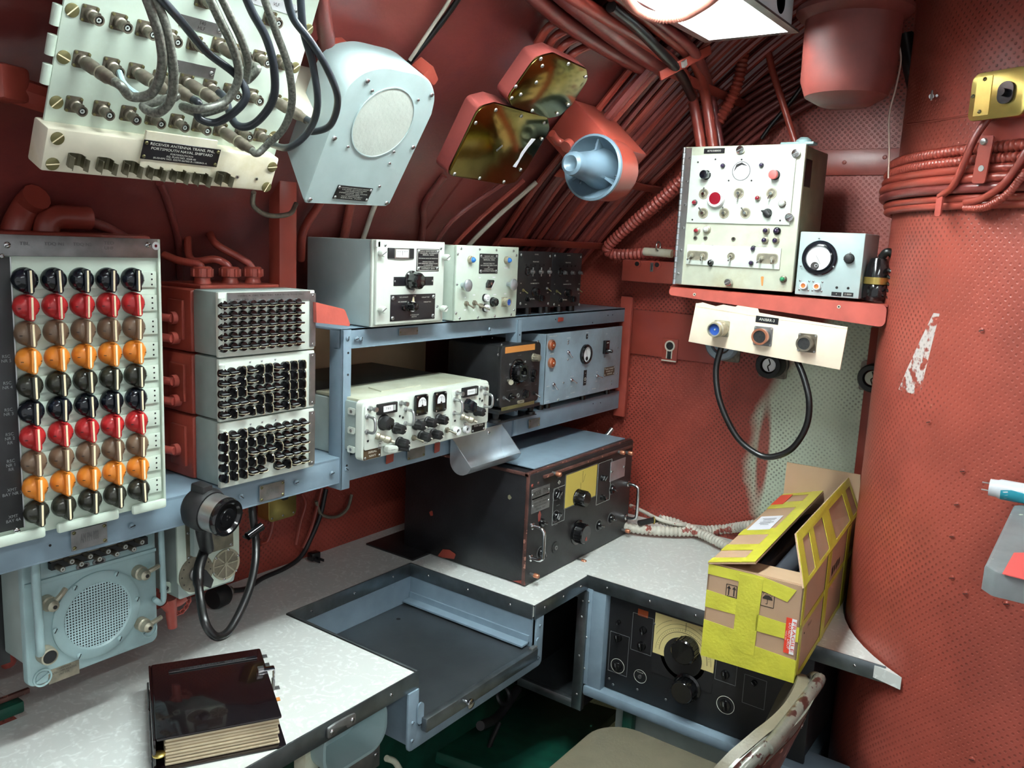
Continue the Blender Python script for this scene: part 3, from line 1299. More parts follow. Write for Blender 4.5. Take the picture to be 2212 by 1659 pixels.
# ============================================================ LARGE BUTTON PANEL, far left
F = fy(YF, 180, 800)
o = thing('knob_panel', 'pale green panel with fifty coloured knobs standing on the lower shelf', 'switch panel', (.56, YF+.05, 1.117))
x0 = on('y', YF, 3, 700).x
x0 = min(x0, .425)
x1 = on('y', YF, 347, 700).x
z0, z1 = 1.118, 1.502
put('case', MB('green_pale').bx(x0, x1-.001, YF+.001, YF+.055, z0, z1-.001, .002), I4, o)
F = Face((0, YF, 0), (1, 0, 0), (0, 0, 1))
put('side_strip', MB('green_pale').bx(x1-.004, x1, YF-.004, YF+.004, z0, z1, .001), I4, o)
s_ = MB('steel_dull').bx(x0, x1, YF-.0035, YF, z1-.026, z1, .0006)
e = put('top_strip', s_, I4, o, 'brushed steel designation strip')
for px in (12, 316):
    u, v = F.at(px, 529)
    put('screw', screw(.004, 'chrome', 20), F.M(u, v, .0035), e)
u, v = F.at(333, 531)
put('keyhole', MB('white').ring(.0022, .0055, 0, .001).mat('lens_red').cyl(.0023, 0, .0006), F.M(u, v, .0035), e)
for s_, px, py, w in (('TBL', 50, 526, .012), ('TDQ N1', 115, 527, .024), ('TDQ N2', 175, 528, .024), ('TED', 232, 525, .014), ('UHF', 232, 536, .012)):
    u, v = F.at(px, py)
    put('lettering', MB('ink_grey').text(s_, .006, width=w), F.M(u, v, .0036), e)
u0, _ = F.at(0, 700)
ua = on('y', YF, 20, 545).x
st = put('label_strip', MB('black_paint').bx(x0+.004, ua, YF-.003, YF, z0+.014, z1-.027, .0006), I4, o, 'black designation strip with faint lettering')
put('strip_edge', MB('steel').bx(ua-.0015, ua, YF-.0036, YF-.003, z0+.014, z1-.027), I4, st)
put('screw', screw(.004, 'chrome', 0), F.MP(36, 1146, .003, 0, .003), st)
put('screw', screw(.003, 'chrome', 0), F.MP(4, 553, .003, 0, .003), st)
for i, s_ in enumerate(('RSC\nNR 5', 'RSC\nNR 4', 'RSC\nNR 3', 'RSC\nNR 2\nRR', 'RSC\nNR 1\nRR', 'XMT\nBAY NR 3', 'XMT\nBAY 4A')):
    px, py = 13+i*2.6, 775+i*57.5
    put('lettering', MB('letter_dim').text(s_, .0055), F.MP(px, py, .003, 0, .0031), st)
# knob grid measured from the photo
kh = .011
c00, c04 = on('y', YF-kh, 58, 605), on('y', YF-kh, 291, 602)
c90, c94 = on('y', YF-kh, 84, 1107), on('y', YF-kh, 300, 1056)
COLS = ['knob_black', 'knob_red', 'knob_brown', 'knob_orange', 'knob_olive']*2
CN = ['black', 'red', 'brown', 'orange', 'dark olive']*2
dx = (c04.x-c00.x)/4
kr = dx*.44
dzr = (c00.z-c90.z)/9
for r_ in range(10):
    zz = c00.z+(c90.z-c00.z)*r_/9
    rs = put('row_strip', MB('green_pale').bx(ua+.006, x1-.006, YF-.002, YF, zz-dzr*.36, zz+dzr*.30, .0005), I4, o)
    for k in (-1, 0, 1):
        put('label_hole', hole(.0013), T(x1-.013, YF-.0021, zz+k*dzr*.22-.001) @ RX(90), rs)
    for c_ in range(5):
        xx = c00.x+dx*c_
        k = put('knob', domeknob(kr, COLS[r_]), T(xx, YF-.002, zz) @ RX(90) @ RZ(random.uniform(-2, 2)), o, CN[r_]+' knob with cream pointer line')
        put('pointer_line', knobstripe(kr), WM[k], k)
for i, (a, b) in enumerate(((.02, .30), (.36, .70), (.78, .99))):
    w = x1-x0
    put('hinge', MB('green_pale').bx(x0+w*a, x0+w*b, YF-.010, YF-.002, z0-.004, z0+.010, .004), I4, o)

# ============================================================ THREE STACKED SWITCH BOXES
H1 = ['HHHHHHHHH']*5
H2 = ['HHVHVVHVVV', 'HHVHVVHVVV', 'HVVHHHHVVV', 'HHHHVVHVVV', 'HVHVVVHVHV']
H3 = ['VHVHHHHHHH', 'VVVVVVHHHH', 'VVVHHHVHHH', 'VVVVVVHHHH', 'VVVHH-HVHH']
zt, zb = on('y', YF, 475, 630).z, 1.118
zm1, zm2 = on('y', YF, 473, 775).z, on('y', YF, 470, 915).z
xl, xr = on('y', YF, 473, 775).x, on('y', YF, 680, 700).x
gx0 = on('y', YF, 505, 700).x
dsc = ('topmost of three stacked switch boxes, all its knob wings level, red rear and top plugs', 'middle of the three stacked grey switch boxes, knob wings turned both ways', 'lowest of the three stacked switch boxes, one knob missing in its bottom row')
cor = (((490, 661), (651, 659), (490, 753), (649, 743)), ((488.5, 808), (658, 788), (488.5, 898.5), (660, 872)), ((490, 946), (661.6, 912.4), (490, 1035), (661.6, 993)))
yb = YF+.075
for bi, (za, zc, rows) in enumerate(((zt, zm1, H1), (zm1, zm2, H2), (zm2, zb, H3))):
    yh = min(hull_y(za+.02)-.03, 1.30)
    o = thing('switch_box', dsc[bi], 'switch box', ((xl+xr)/2, YF+.1, zc))
    put('case', MB('grey_green').bx(xl+.006, xr-.002, YF+.006, yb, zc+.001, za-.001, .004), I4, o)
    put('rear_housing', MB('red_paint').bx(xl+.002, xr-.004, yb, yh, zc, za-.002, .006), I4, o, 'red painted rear housing')
    put('side_plate', MB('red_paint').bx(xl-.003, xl+.002, yb+.015, yb+.055, zc+.02, za-.02, .001), I4, o)
    cv = put('front_cover', MB('green_white').bx(xl, xr, YF, YF+.008, zc+.001, za-.001, .002), I4, o, 'pale green hinged front cover')
    put('hinge', MB('green_white').cyl(.005, 0, (za-zc)*.78, T(xl+.004, YF-.001, zc+(za-zc)*.12), 14), I4, cv)
    if bi == 0:
        e = put('top_strip', MB('steel_dull').bx(gx0-.012, xr-.012, YF-.002, YF, za-.017, za-.002), I4, cv)
        put('lettering', MB('ink').text('SWBC R TBC TBC TBC NR4 TCQ TCQ TBC', .003, width=.13), T((gx0+xr)/2-.01, YF-.0022, za-.007) @ RX(90), e)
        put('lettering', MB('ink').text('8   NR1 NR2 NR3', .003, width=.05), T(gx0+.015, YF-.0022, za-.013) @ RX(90), e)
    e = put('side_strip', MB('steel_dull').bx(xr-.012, xr, YF-.002, YF, zc+.006, za-.006), I4, cv)
    for z in (zc+.010, za-.010):
        put('screw', screw(.0022, 'chrome', 50), T(xr-.006, YF-.002, z) @ RX(90), e)
    if bi:
        for u_ in (.30, .42, .56, .95):
            put('screw', screw(.0018, 'steel', 50), T(xl+(xr-xl)*u_, YF, za-.010) @ RX(90), cv)
    (a, b, c, d) = [on('y', YF-.012, *p) for p in cor[bi]]
    nc = len(rows[0])
    sp = (b.x-a.x)/(nc-1)
    R_ = .0077
    for r_ in range(5):
        for c_ in range(nc):
            if rows[r_][c_] == '-':
                continue
            x = a.x+sp*c_
            z = a.z+(c.z-a.z)*r_/4
            rot = (0 if rows[r_][c_] == 'H' else 90)+random.uniform(-5, 5)
            k = put('knob', wingknob(R_, 'black_gloss', 'letter_dim' if rows[r_][c_] == 'H' else ''), T(x, YF, z) @ RX(90) @ RZ(rot), o)  # only level wings carry the painted sheen
            put('wing_edge', wingedge(R_), WM[k], k)
    # latch gear on the red left side
    for j in range(2 if bi < 2 else 1):
        z = (za+zc)/2+(.010 if j else -.022)*(1 if bi < 2 else 0)
        l = MB('red_worn').tube([(xl+.001, yb+.09, z-.004), (xl-.015, yb+.085, z), (xl-.022, yb+.055, z-.006), (xl-.012, yb+.03, z-.008)], .0065, 10, 4)
        l.cyl(.010, 0, .012, T(xl+.001, yb+.035, z-.008) @ RY(-90), 14)
        put('latch', l, I4, o)
    if bi == 0:
        pl = put('cover_plate', MB('red_paint').bx(xl+.02, xr-.015, yb+.0, yh-.01, za-.002, za+.004, .001), I4, o)
        for i, px in enumerate((437, 497, 546)):
            P = on('y', yb+.04, px, 605)
            cap = MB('red_paint')
            cap.lathe([(.014, 0), (.014, .004), (.0125, .006), (.0125, .011), (.016, .012), (.016, .026), (.013, .029), (.008, .029)], 12, T(P.x, yb+.04, za+.003))
            for k in range(8):
                a_ = math.radians(45*k)
                cap.box(.004, .005, .013, T(P.x+.016*math.cos(a_), yb+.04+.016*math.sin(a_), za+.022) @ RZ(45*k), .001)
            e = put('plug', cap, I4, o)
            z_ = za+.03
            q = {0: [(0, 0, 0), (-.004, .006, .008), (-.02, .03, .012), (-.03, .06, .02)], 1: [(0, 0, 0), (-.004, .006, .009), (-.02, .015, .016), (-.04, .05, .014), (-.02, .09, .06)], 2: [(0, 0, 0), (-.005, .005, .010), (-.02, .01, .02), (-.05, .03, .04), (-.03, .08, .06)]}[i]
            wput('lead', MB('red_paint').tube([(P.x+a_[0], yb+.04+a_[1], z_-.003+a_[2]) for a_ in q], .0065, 10), e)

# ============================================================ ANTENNA COUPLER on the upper shelf
F = fy(YF, 805, 518)
x0, x1 = on('y', YF, 803, 600).x, on('y', YF, 955, 530).x
z0, z1 = 1.356, on('y', YF, 805, 518).z
o = thing('antenna_coupler', 'grey antenna coupler box with big black knob at the left end of the upper shelf', 'radio', ((x0+x1)/2, 1.19, z0))
put('case', MB('speaker_green').bx(x0, x1, YF+.004, 1.275, z0, z1, .002), I4, o)
put('front_bezel', MB('green_white').bx(x0-.001, x1+.006, YF-.002, YF+.004, z0, z1+.001, .001), I4, o)
FP = Face((0, YF-.010, 0), (1, 0, 0), (0, 0, 1))
pa, pb = FP.at(815, 517), FP.at(955, 697)
pan = put('front_panel', MB('green_white').bx(pa[0], pb[0], YF-.010, YF-.002, z0+.004, z1, .003), I4, o)
put('top_clip', MB('green_white').bx(x0, x0+.01, YF-.010, YF, z1-.012, z1), I4, o)


def D(px, py, me, name='screw', h=0.0, rot=0, par=None, lab=None, f=None):
    ff = f or FP
    return put(name, me, ff.MP(px, py, h, rot), par if par else pan, lab)


for p in ((828, 547), (966, 556), (828, 669), (961, 667)):
    D(*p, thumbscrew(.0065), 'thumbscrew', .010)
for p in ((832, 530), (952, 537), (944, 662), (893, 627)):
    D(*p, screw(.0028, 'steel', 30))
a, b = FP.at(837, 535), FP.at(892, 559)
w, h = b[0]-a[0], a[1]-b[1]
mt = MB('black_matte').box(w, h, .003, T(0, 0, .0015), .0008).mat('steel').rrect(w*.56, h*.92, .001, .003, .0045)
mt.mat('meter_white').rrect(w*.48, h*.74, .001, .0045, .005).mat('ink').box(w*.01, h*.4, .0003, T(0, 0, .005))
for i in range(-4, 5):
    mt.box(w*.008, h*.14, .0003, T(i*w*.045, h*.18, .0051))
put('meter', mt, FP.M((a[0]+b[0])/2, (a[1]+b[1])/2), pan)
plate(FP, (900, 537), (947, 586), pan, 'nameplate', 'plate_black', (('CU-352/BRR', .7), ('COUPLER, ANTENNA', .8), ('SERIAL 0000', .5), ('', 1), ('FOR NAVAL RADIO SET RECEIVING', .85), ('', 1), ('MANUFACTURED FOR', .5), ('NAVY DEPARTMENT  BUREAU OF SHIPS', .85), ('BY CONTRACTOR', .4), ('AMERICAN ELECTRONIC LABORATORIES', .85), ('CONTRACT  DATE', .6)), border=True)
plate(FP, (850, 598), (935, 616), pan, 'nameplate', 'plate_black', (), screws=True)
for px, s_, w in ((866, 'ANTENNA', .014), (927, 'FINE', .008)):
    D(px, 607, MB('letter_grey').text(s_, .003, width=w).ring(0, 0, 0, 0).box(w*1.3, .0005, .0003, T(0, .004, 0)).box(w*1.3, .0005, .0003, T(0, -.004, 0)), 'lettering', 0).matrix_local @= T(0, 0, .0014)
D(905, 607, knob(.0165, .026, 'black_gloss', 7, None), 'tuning_knob', .020)
b_ = plate(FP, (843, 637), (938, 688), pan, 'selector_plate', 'plate_black', (), screws=True)
for px, py, s_, w in ((871, 642, 'TEST ATHWART', .024), (868, 652, 'REC ATHWART', .023), (918, 642, 'FORE-AFT TEST', .022), (922, 652, 'FORE-AFT REC', .021), (894, 680, 'ANTENNA LOOP', .024), (893, 684, 'SELECTOR', .014), (894, 639, 'LOOP', .008)):
    D(px, py, MB('letter').text(s_, .0028, T(0, 0, .0014), width=w), 'lettering')
sk = MB('cream').prism([(-.004, .0), (.004, .0), (0, .018)], .001, .004, RZ(-4)).mat('white').ring(.008, .010, 0, .003)
D(893, 662, sk, 'pointer', .004)
D(893, 662, knob(.0085, .020, 'black_gloss', 6, None), 'selector_knob', .012)
D(875, 665, knob(.006, .006, 'black_gloss', 6, None), 'small_knob', .004)

# ============================================================ SECOND GREEN BOX
x0, x1 = on('y', YF, 983, 600).x, on('y', YF, 1115, 600).x
z1 = on('y', YF, 983, 530).z
o = thing('monitor_box', 'pale green set with two silver round knobs right of the antenna coupler', 'radio', ((x0+x1)/2, 1.19, 1.356))
put('case', MB('green_pale').bx(x0, x1, YF+.003, 1.27, 1.356, z1, .002), I4, o)
pan = put('front_panel', MB('green_pale').bx(x0-.001, x1+.001, YF-.003, YF+.003, 1.356, z1+.001, .001), I4, o)
FP = Face((0, YF-.003, 0), (1, 0, 0), (0, 0, 1))
C3 = lambda x, y: (940+x/6.144, 480+y/6.144)
for p in ((342, 350), (590, 360), (812, 370), (1038, 380), (298, 422), (1075, 440), (288, 825), (275, 1210), (322, 1275), (565, 1262), (787, 1245), (1005, 1225), (1045, 1165)):
    D(*C3(*p), screw(.0028, 'steel', random.choice((0, 50, 110))))
for p in ((500, 500), (980, 505)):
    D(*C3(*p), jewel(.0065, .011, 'lens_blue', 'conn_light'), 'pilot_lamp', .008)
for p in ((435, 840), (1040, 828)):
    k = MB('alu').lathe([(.005, 0), (.005, .008), (.012, .014), (.0125, .018), (.008, .0215), (0, .022)], 28)
    D(*C3(*p), k, 'silver_knob', .016)
plate(FP, C3(588, 415), C3(822, 680), pan, 'nameplate', 'plate_black', (('RADIO SET', .5), ('ANTENNA MONITOR', .7), ('SERIAL 000', .6), ('', 1), ('MANUFACTURED FOR', .6), ('NAVY DEPARTMENT BUREAU OF SHIPS', .9), ('BY', .1), ('CONTRACTOR', .5), ('CONTRACT NOBSR', .7)))
pk = MB('black_gloss').prism(rpoly([(-.010, -.009), (.004, -.009), (.013, .004), (.011, .008), (-.004, .008), (-.010, .000)], .002, 3), 0, .006, bev=.001)
pk.mat('white').box(.001, .019, .001, T(.008, -.003, .006) @ RZ(-35)).mat('chrome').cyl(.003, .006, .008)
D(*C3(730, 815), pk, 'pointer_knob', .004)
for p in ((405, 1080), (515, 1070), (600, 1110)):
    D(*C3(*p), toggle(.0055, 70 if p[0] < 600 else 50, 'olive_metal', 'olive_metal'), 'toggle_switch', 0, 60)
for p in ((675, 1005), (675, 1140)):
    D(*C3(*p), MB('black_matte').cyl(.0085, 0, .004, seg=20).mat('white').cyl(.0075, .004, .010, seg=20, bev=.001).mat('ink').box(.008, .0008, .0004, T(0, .002, .010)).box(.008, .0008, .0004, T(0, -.002, .010)), 'fuse_holder', .004)
D(*C3(810, 1062), knob(.0095, .012, 'black_gloss', 10, None), 'black_knob', .010)
D(*C3(955, 1060), flangeconn(.0085, .014, 'conn_light', 'conn_light', 'core_blue'), 'connector', .008)
for (px, py, w) in ((455, 605, .010), (935, 607, .010), (590, 735, .007), (780, 730, .010), (515, 965, .008), (930, 950, .008), (400, 1000, .003), (395, 1165, .006), (510, 1170, .004), (790, 960, .010)):
    D(*C3(px, py), MB('white').box(w, .0022, .0004), 'legend')

# ============================================================ TWIN BLACK CHANNEL SELECTORS
yE = YF+.02
for i, (A, B, C_) in enumerate((((1112, 380), (1560, 400), (1525, 1118)), ((1562, 402), (1955, 405), (1925, 1105)))):
    a, b, c = on('y', yE, *C3(*A)), on('y', yE, *C3(*B)), on('y', yE, *C3(*C_))
    lab = ('black channel selector with silver toggles, next to the pale green set', 'black channel selector at the right, beside the red bulkhead')[i]
    o = thing('channel_selector', lab, 'radio', ((a.x+b.x)/2, yE+.05, 1.372), 'channel selectors on the upper shelf')
    bt = c.z
    put('case', MB('black_paint').bx(a.x+.001, b.x-.001, yE+.004, yE+.12, bt+.003, a.z-.002, .003), I4, o)
    pan = put('front_panel', MB('black_paint').bx(a.x, b.x, yE, yE+.004, bt, a.z, .001), I4, o)
    FP = Face((0, yE, 0), (1, 0, 0), (0, 0, 1))
    ox = 0 if i == 0 else 418
    kx = 1 if i == 0 else .90
    Q = lambda x, y: C3(1112+(x-1112)*kx+(ox and 450), y+(12 if i else 0))
    for p in ((1145, 432), (1527, 450), (1130, 1080), (1500, 1080)):
        D(*Q(*p), screw(.0035, 'steel', 60))
    for s_, x, y, w in (('CHANNEL', 1345, 428, .016), ('MEGACYCLES', 1335, 525, .024), ('LOCAL', 1320, 768, .010), ('CHANNEL SELECTOR', 1320, 812, .036), ('ON', 1135, 812, .004), ('OFF', 1128, 940, .004), ('TEMP', 1497, 808, .007), ('NOR', 1490, 935, .006), ('SIMPLEX  OFF  DUAL', 1260, 1020, .036), ('PWR', 1200, 1092, .007)):
        D(*Q(x, y), MB('letter').text(s_, .0038, T(0, 0, .0003), width=w), 'lettering')
    for k in range(5):
        D(*Q(1210+k*58, 570), hole(.003), 'window')
    D(*Q(1225, 650), MB('black_gloss').torus(.008, .003, seg=20), 'thumbwheel')
    for k in range(3):
        wg = MB('steel' if i == 0 else 'steel_dull').lathe([(.003, 0), (.0055, .002), (.0035, .010), (0, .012)], 14).box(.0035, .021, .002, T(0, 0, .006), .0008, 2)
        D(*Q(1300+k*112, 660), wg, 'toggle_lever', .006, 0 if i == 0 else 70)
    D(*Q(1185, 905), toggle(.0035, 62, 'brass_screw', 'brass_screw'), 'toggle_switch', .004, 50)
    D(*Q(1500, 880), toggle(.0035, 62, 'brass_screw', 'steel'), 'toggle_switch', .004, 50)
    D(*Q(1350, 925), knob(.0095, .014, 'black_gloss', 2, None), 'channel_knob', .008, 25)
    D(*Q(1215, 1020), barknob(.006, .008, 'black_gloss', 'letter_dim'), 'small_knob', 0, 20)
    D(*Q(1425, 1010), knob(.008, .010, 'black_gloss', 8, None), 'volume_knob', .006)
    for k in range(3):
        put('rubber_foot', MB('rubber').cyl(.011, 1.354, bt+.001, T(a.x+.012+k*(b.x-a.x-.024)/2, yE+.02, 0), 18), I4, o)

# ============================================================ MID SHELF: WIDE RECEIVER with two plug-in heads
YR = 1.07
C4 = lambda x, y: (680+x/5.0273, 700+y/5.0273)
TL, TR, BL, BR = on('y', YR, *C4(500, 845)), on('y', YR, *C4(1885, 605)), on('y', YR, *C4(505, 1490)), on('y', YR, *C4(1865, 1160))
x0, x1 = (TL.x+BL.x)/2, (TR.x+BR.x)/2
z1 = (TL.z+TR.z)/2
z0 = 1.120
zl = (BL.z+BR.z)/2
o = thing('receiver', 'wide pale green receiver with two meters on the left of the middle shelf', 'radio', ((x0+x1)/2, 1.25, z0-.003))
put('case', MB('grey_green').bx(x0+.004, x1-.004, YR+.012, YR+.07, zl+.014, z1-.004, .004).bx(x0+.004, x1-.004, YR+.07, 1.40, z0-.002, z1-.006, .003), I4, o)
put('top_cover', MB('aged_green').bx(x0+.008, x1-.01, YR+.012, YR+.13, z1-.005, z1+.001, .001).prism([(x0+.09, YR+.04), (x0+.20, YR+.04), (x0+.24, YR+.085), (x0+.10, YR+.085)], z1+.001, z1+.003), I4, o)
put('dark_lid', MB('dark_lid').bx(x0-.004, x1-.02, YR+.13, 1.40, z1-.005, z1, .001), I4, o, 'dark grey rear lid')
pan = put('front_panel', MB('green_white').prism(rr(x1-x0, z1-zl, .010), 0, .016, T((x0+x1)/2, YR+.014, (z1+zl)/2) @ RX(90), .003), I4, o)
FP = Face((0, YR-.002, 0), (1, 0, 0), (0, 0, 1))
for (p, q) in (((535, 885), (1005, 1325)), ((1485, 705), (1865, 1100))):
    a, b = FP.at(*C4(p[0], p[1])), FP.at(*C4(q[0], q[1]))
    za_ = (a[1]+FP.at(*C4(q[0], q[1]-540 if False else p[1]-95))[1])/2
    hh = .082
    zc_ = (z1+zl)/2+.006
    put('head_plate', MB('green_white').rrect(b[0]-a[0], hh, .004, 0, .003, FP.M((a[0]+b[0])/2, zc_), .001), I4, pan)
FP2 = Face((0, YR-.005, 0), (1, 0, 0), (0, 0, 1))


def C4D(x, y, me, name, h=0.0, rot=0, f=None):
    return put(name, me, (f or FP2).MP(*C4(x, y), h, rot), pan)


for (x, y) in ((790, 915), (1690, 735)):
    w, h = .050, .020
    m_ = MB('black_matte').rrect(w, h, .002, 0, .006, bev=.001).mat('meter_white').rrect(w*.5, h*.55, .001, .006, .0065).mat('letter_grey').box(w*.1, h*.5, .0004, T(w*.33, 0, .006))
    m_.mat('ink').text('7 8 5' if x < 1000 else '0 4 4 5', .006, T(0, 0, .0062))
    C4D(x, y, m_, 'counter_dial', .004)
    put('legend', MB('ink').text('MCS   KCS', .003, width=.03), FP2.MP(*C4(x, y+70)), pan)
for (x, y) in ((1170, 880), (1375, 845)):
    C4D(x, y, sqmeter(.035, .040), 'meter', .006)
for (pa_, pb_) in (((985, 925), (985, 1080)), ((565, 1005), (565, 1170)), ((1515, 820), (1515, 965)), ((1845, 755), (1845, 890))):
    A = FP2.pt(*FP2.at(*C4(*pa_)))
    B = FP2.pt(*FP2.at(*C4(*pb_)))
    B = V((A.x, B.y, B.z))
    handle(A, B, (0, -.022, 0), .0028, 'handle', pan)
for (x, y, s) in ((805, 1080, 'black_matte'), (1715, 900, 'knob_black')):
    C4D(x, y, knob(.0135, .018, s, 6, None), 'tuning_knob', .014)
    C4D(x+15, y+35, MB('black_gloss').cyl(.0035, .016, .022, seg=12), 'crank_pin', .018)
for (x, y) in ((945, 1145), (1165, 1105), (1290, 1075), (1410, 1045), (1815, 955), (985, 1300), (1225, 1230), (1350, 1205)):
    C4D(x, y, knob(.0098, .022, 'black_matte', 10, 'letter'), 'control_knob', .016, 250)
for (x, y) in ((1095, 1240), (1455, 1155)):
    C4D(x, y, toggle(.0055, 55, 'olive_metal', 'olive_metal'), 'toggle_switch', .006, 60)
for (x, y) in ((1545, 1160), (1650, 1140)):
    C4D(x, y, MB('white').ring(.0045, .0085, 0, .008, seg=22).mat('hole_dark').cyl(.0046, 0, .004, seg=16), 'jack', .004)
for (x, y) in ((640, 925), (975, 865), (1580, 755), (1840, 700)):
    C4D(x, y, MB('steel').lathe([(.005, 0), (.005, .003), (.003, .004), (.003, .012), (.0045, .013), (.0045, .018), (0, .018)], 16), 'cable_post', .010)
for (x, y) in ((690, 1215), (1610, 1005)):
    C4D(x, y, MB('conn_light').lathe([(.007, 0), (.007, .006), (.005, .008), (.005, .016), (.007, .018), (.007, .026), (.003, .030), (.003, .036), (0, .036)], 16, RX(25) @ RY(38)), 'antenna_plug', .006)
    C4D(x+50, y+110, MB('steel').torus(.0035, .0007, seg=12, ss=5).torus(.0035, .0007, T(0, -.006, .0) @ RX(60), 12, 5).torus(.0035, .0007, T(0, .006, .0) @ RX(60), 12, 5), 'chain', .008)
for (x, y) in ((720, 1098), (922, 1000), (955, 1015), (575, 1270), (580, 925), (1790, 812), (1815, 832), (1632, 905), (1520, 1050), (1530, 745)):
    C4D(x, y, screw(.0024, 'black_matte', 30), 'screw')
C4D(835, 1360, MB('green_white').rrect(.030, .014, .007, 0, .010, RZ(-8), .002).mat('ink_grey').text('PHONE', .003, T(0, 0, .0102)), 'flip_cover', .006)
C4D(930, 1352, MB('black_gloss').cyl(.0055, 0, .022, RY(30), 16).mat('letter_grey').ring(.001, .003, .022, .0225, RY(30), 12), 'jack_plug', .006)
plate(FP2, C4(540, 1335), C4(725, 1440), pan, 'nameplate', 'plate_brown', (('RADIO RECEIVER', .8), ('SERIAL', .5), ('NAVY', .4)), hgt=-.003, sm='steel')
plate(FP2, C4(1717, 1052), C4(1853, 1150), pan, 'nameplate', 'plate_black', (('RECEIVER RADIO', .8), ('FSN 5820', .7), ('', 1)), hgt=-.003)
for i in range(3):
    zz = z1-.022-i*(z1-zl-.04)/2
    put('side_lug', MB('green_white').rrect(.012, .018, .003, 0, .003).mat('steel').ring(.001, .003, .003, .004, seg=12), T(x0+.003, YR+.026, zz) @ RY(-90), pan)
for (x, y, w) in ((1150, 1035, .02), (1370, 995, .03), (905, 1215, .02), (1245, 1140, .012), (1210, 1290, .01), (1330, 1285, .012), (650, 1270, .012), (1590, 1060, .012), (620, 880, .008)):
    C4D(x, y, MB('letter_dim').box(w, .0014, .0003), 'legend', 0, 0, FP)

# ============================================================ BLACK SET on shock mount, mid shelf
C5 = lambda x, y: (960+x/5.1833, 640+y/5.1833)
YB = 1.095
TL, TR = on('y', YB, *C5(632, 545)), on('y', YB, *C5(1075, 515))
BL, BR = on('y', YB, *C5(612, 1270)), on('y', YB, *C5(1050, 1160))
x0, x1, z1, z0 = (TL.x+BL.x)/2, (TR.x+BR.x)/2, (TL.z+TR.z)/2, (BL.z+BR.z)/2
yk = on('x', x0, 965, 780).y
o = thing('frequency_meter', 'black worn set with round dial and orange tape on the middle shelf', 'radio', ((x0+x1)/2, YB+.1, 1.117))
put('case', MB('black_paint').bx(x0+.002, x1-.002, YB+.006, min(yk, 1.47), z0+.002, z1-.001, .006), I4, o)
pan = put('front_panel', MB('black_front').prism(rr(x1-x0, z1-z0, .012), 0, .008, T((x0+x1)/2, YB+.006, (z1+z0)/2) @ RX(90), .003), I4, o)
FP = Face((0, YB-.002, 0), (1, 0, 0), (0, 0, 1))


def C5D(x, y, me, name, h=0.0, rot=0):
    return put(name, me, FP.MP(*C5(x, y), h, rot), pan)


a, b = FP.at(*C5(680, 610)), FP.at(*C5(1012, 560))
put('orange_tape', MB('tape_orange').box(b[0]-a[0], .014, .0006, T(0, 0, .0004)), FP.M((a[0]+b[0])/2, (a[1]+b[1])/2), pan, 'strip of orange tape')
dl = MB('black_gloss').lathe([(.030, 0), (.030, .003), (.027, .004), (.027, .002), (.022, .002), (.022, .016), (.018, .020), (.012, .020), (.012, .014), (.004, .014), (.004, .022), (0, .022)], 40)
dl.mat('letter_dim')
for k in range(24):
    dl.box(.0004, .003, .0003, RZ(k*15) @ T(0, .0245, .0022))
dl.mat('black_gloss')
for k in range(12):
    dl.box(.003, .0015, .014, RZ(k*30) @ T(.0225, 0, .009))
C5D(845, 850, dl, 'dial_knob', .008)
C5D(735, 950, MB('conn_light').lathe([(.003, 0), (.003, .014), (.006, .016), (.006, .022), (0, .022)], 16, RY(-35)), 'dial_lock', .006)
for (x, y, r_, h_) in ((1040, 690, .009, .018), (1010, 860, .009, .010), (1000, 930, .007, .010), (925, 1095, .0095, .012)):
    C5D(x, y, knob(r_, h_, 'black_gloss' if y > 700 else 'olive_metal', 8, None), 'control_knob', h_*.6)
C5D(1020, 1090, toggle(.0045, 50, 'steel_dull', 'black_matte'), 'toggle_switch', .004, 40)
C5D(670, 1140, toggle(.0045, 20, 'steel_dull', 'steel_dull'), 'toggle_switch', .002)
C5D(760, 1130, barknob(.0095, .010, 'black_gloss', 'letter_dim'), 'selector_knob', .004, 85)
C5D(825, 1110, MB('steel_dull').torus(.004, .0015, seg=16), 'socket')
for (x, y) in ((600, 655), (595, 1160), (640, 545), (1045, 505), (735, 765), (905, 735), (895, 945)):
    C5D(x, y, screw(.003, 'steel_dull', 40), 'screw')
C5D(850, 1180, MB('conn_light').rrect(.026, .007, .003, 0, .002).mat('ink').text('0000', .005, T(0, 0, .0018)), 'serial_tag', 0, 0)
for s_, x, y, w in (('DIAL LIGHT', 840, 660, .014), ('VOLUME', 985, 785, .010), ('HETERODYNE', 915, 995, .016), ('CRYSTAL  AF OUT  MOD', 750, 1050, .040), ('GAIN', 1020, 985, .008), ('LOCK', 700, 905, .008)):
    C5D(x, y, MB('letter_dim').text(s_, .003, T(0, 0, .0003), width=w), 'lettering')
bs = MB('black_paint').bx(x0-.004, x1+.004, YB-.004, YB+.16, z0-.012, z0-.004, .001).mat('brass_screw').bx(x0+.006, x1-.02, YB-.004, YB-.002, z0-.006, z0+.003, .001)
put('mount_tray', bs, I4, o)
for x in (x0+.006, x1-.012):
    for y in (YB+.012, YB+.14):
        put('rubber_mount', MB('rubber').lathe([(.012, 1.117), (.012, 1.124), (.007, 1.127), (.009, z0-.010), (0, z0-.010)], 18, T(x, y, 0)), I4, o)
put('base_plate', MB('black_paint').bx(x0-.006, x1-.004, YB-.001, YB+.17, 1.117, 1.119), I4, o)

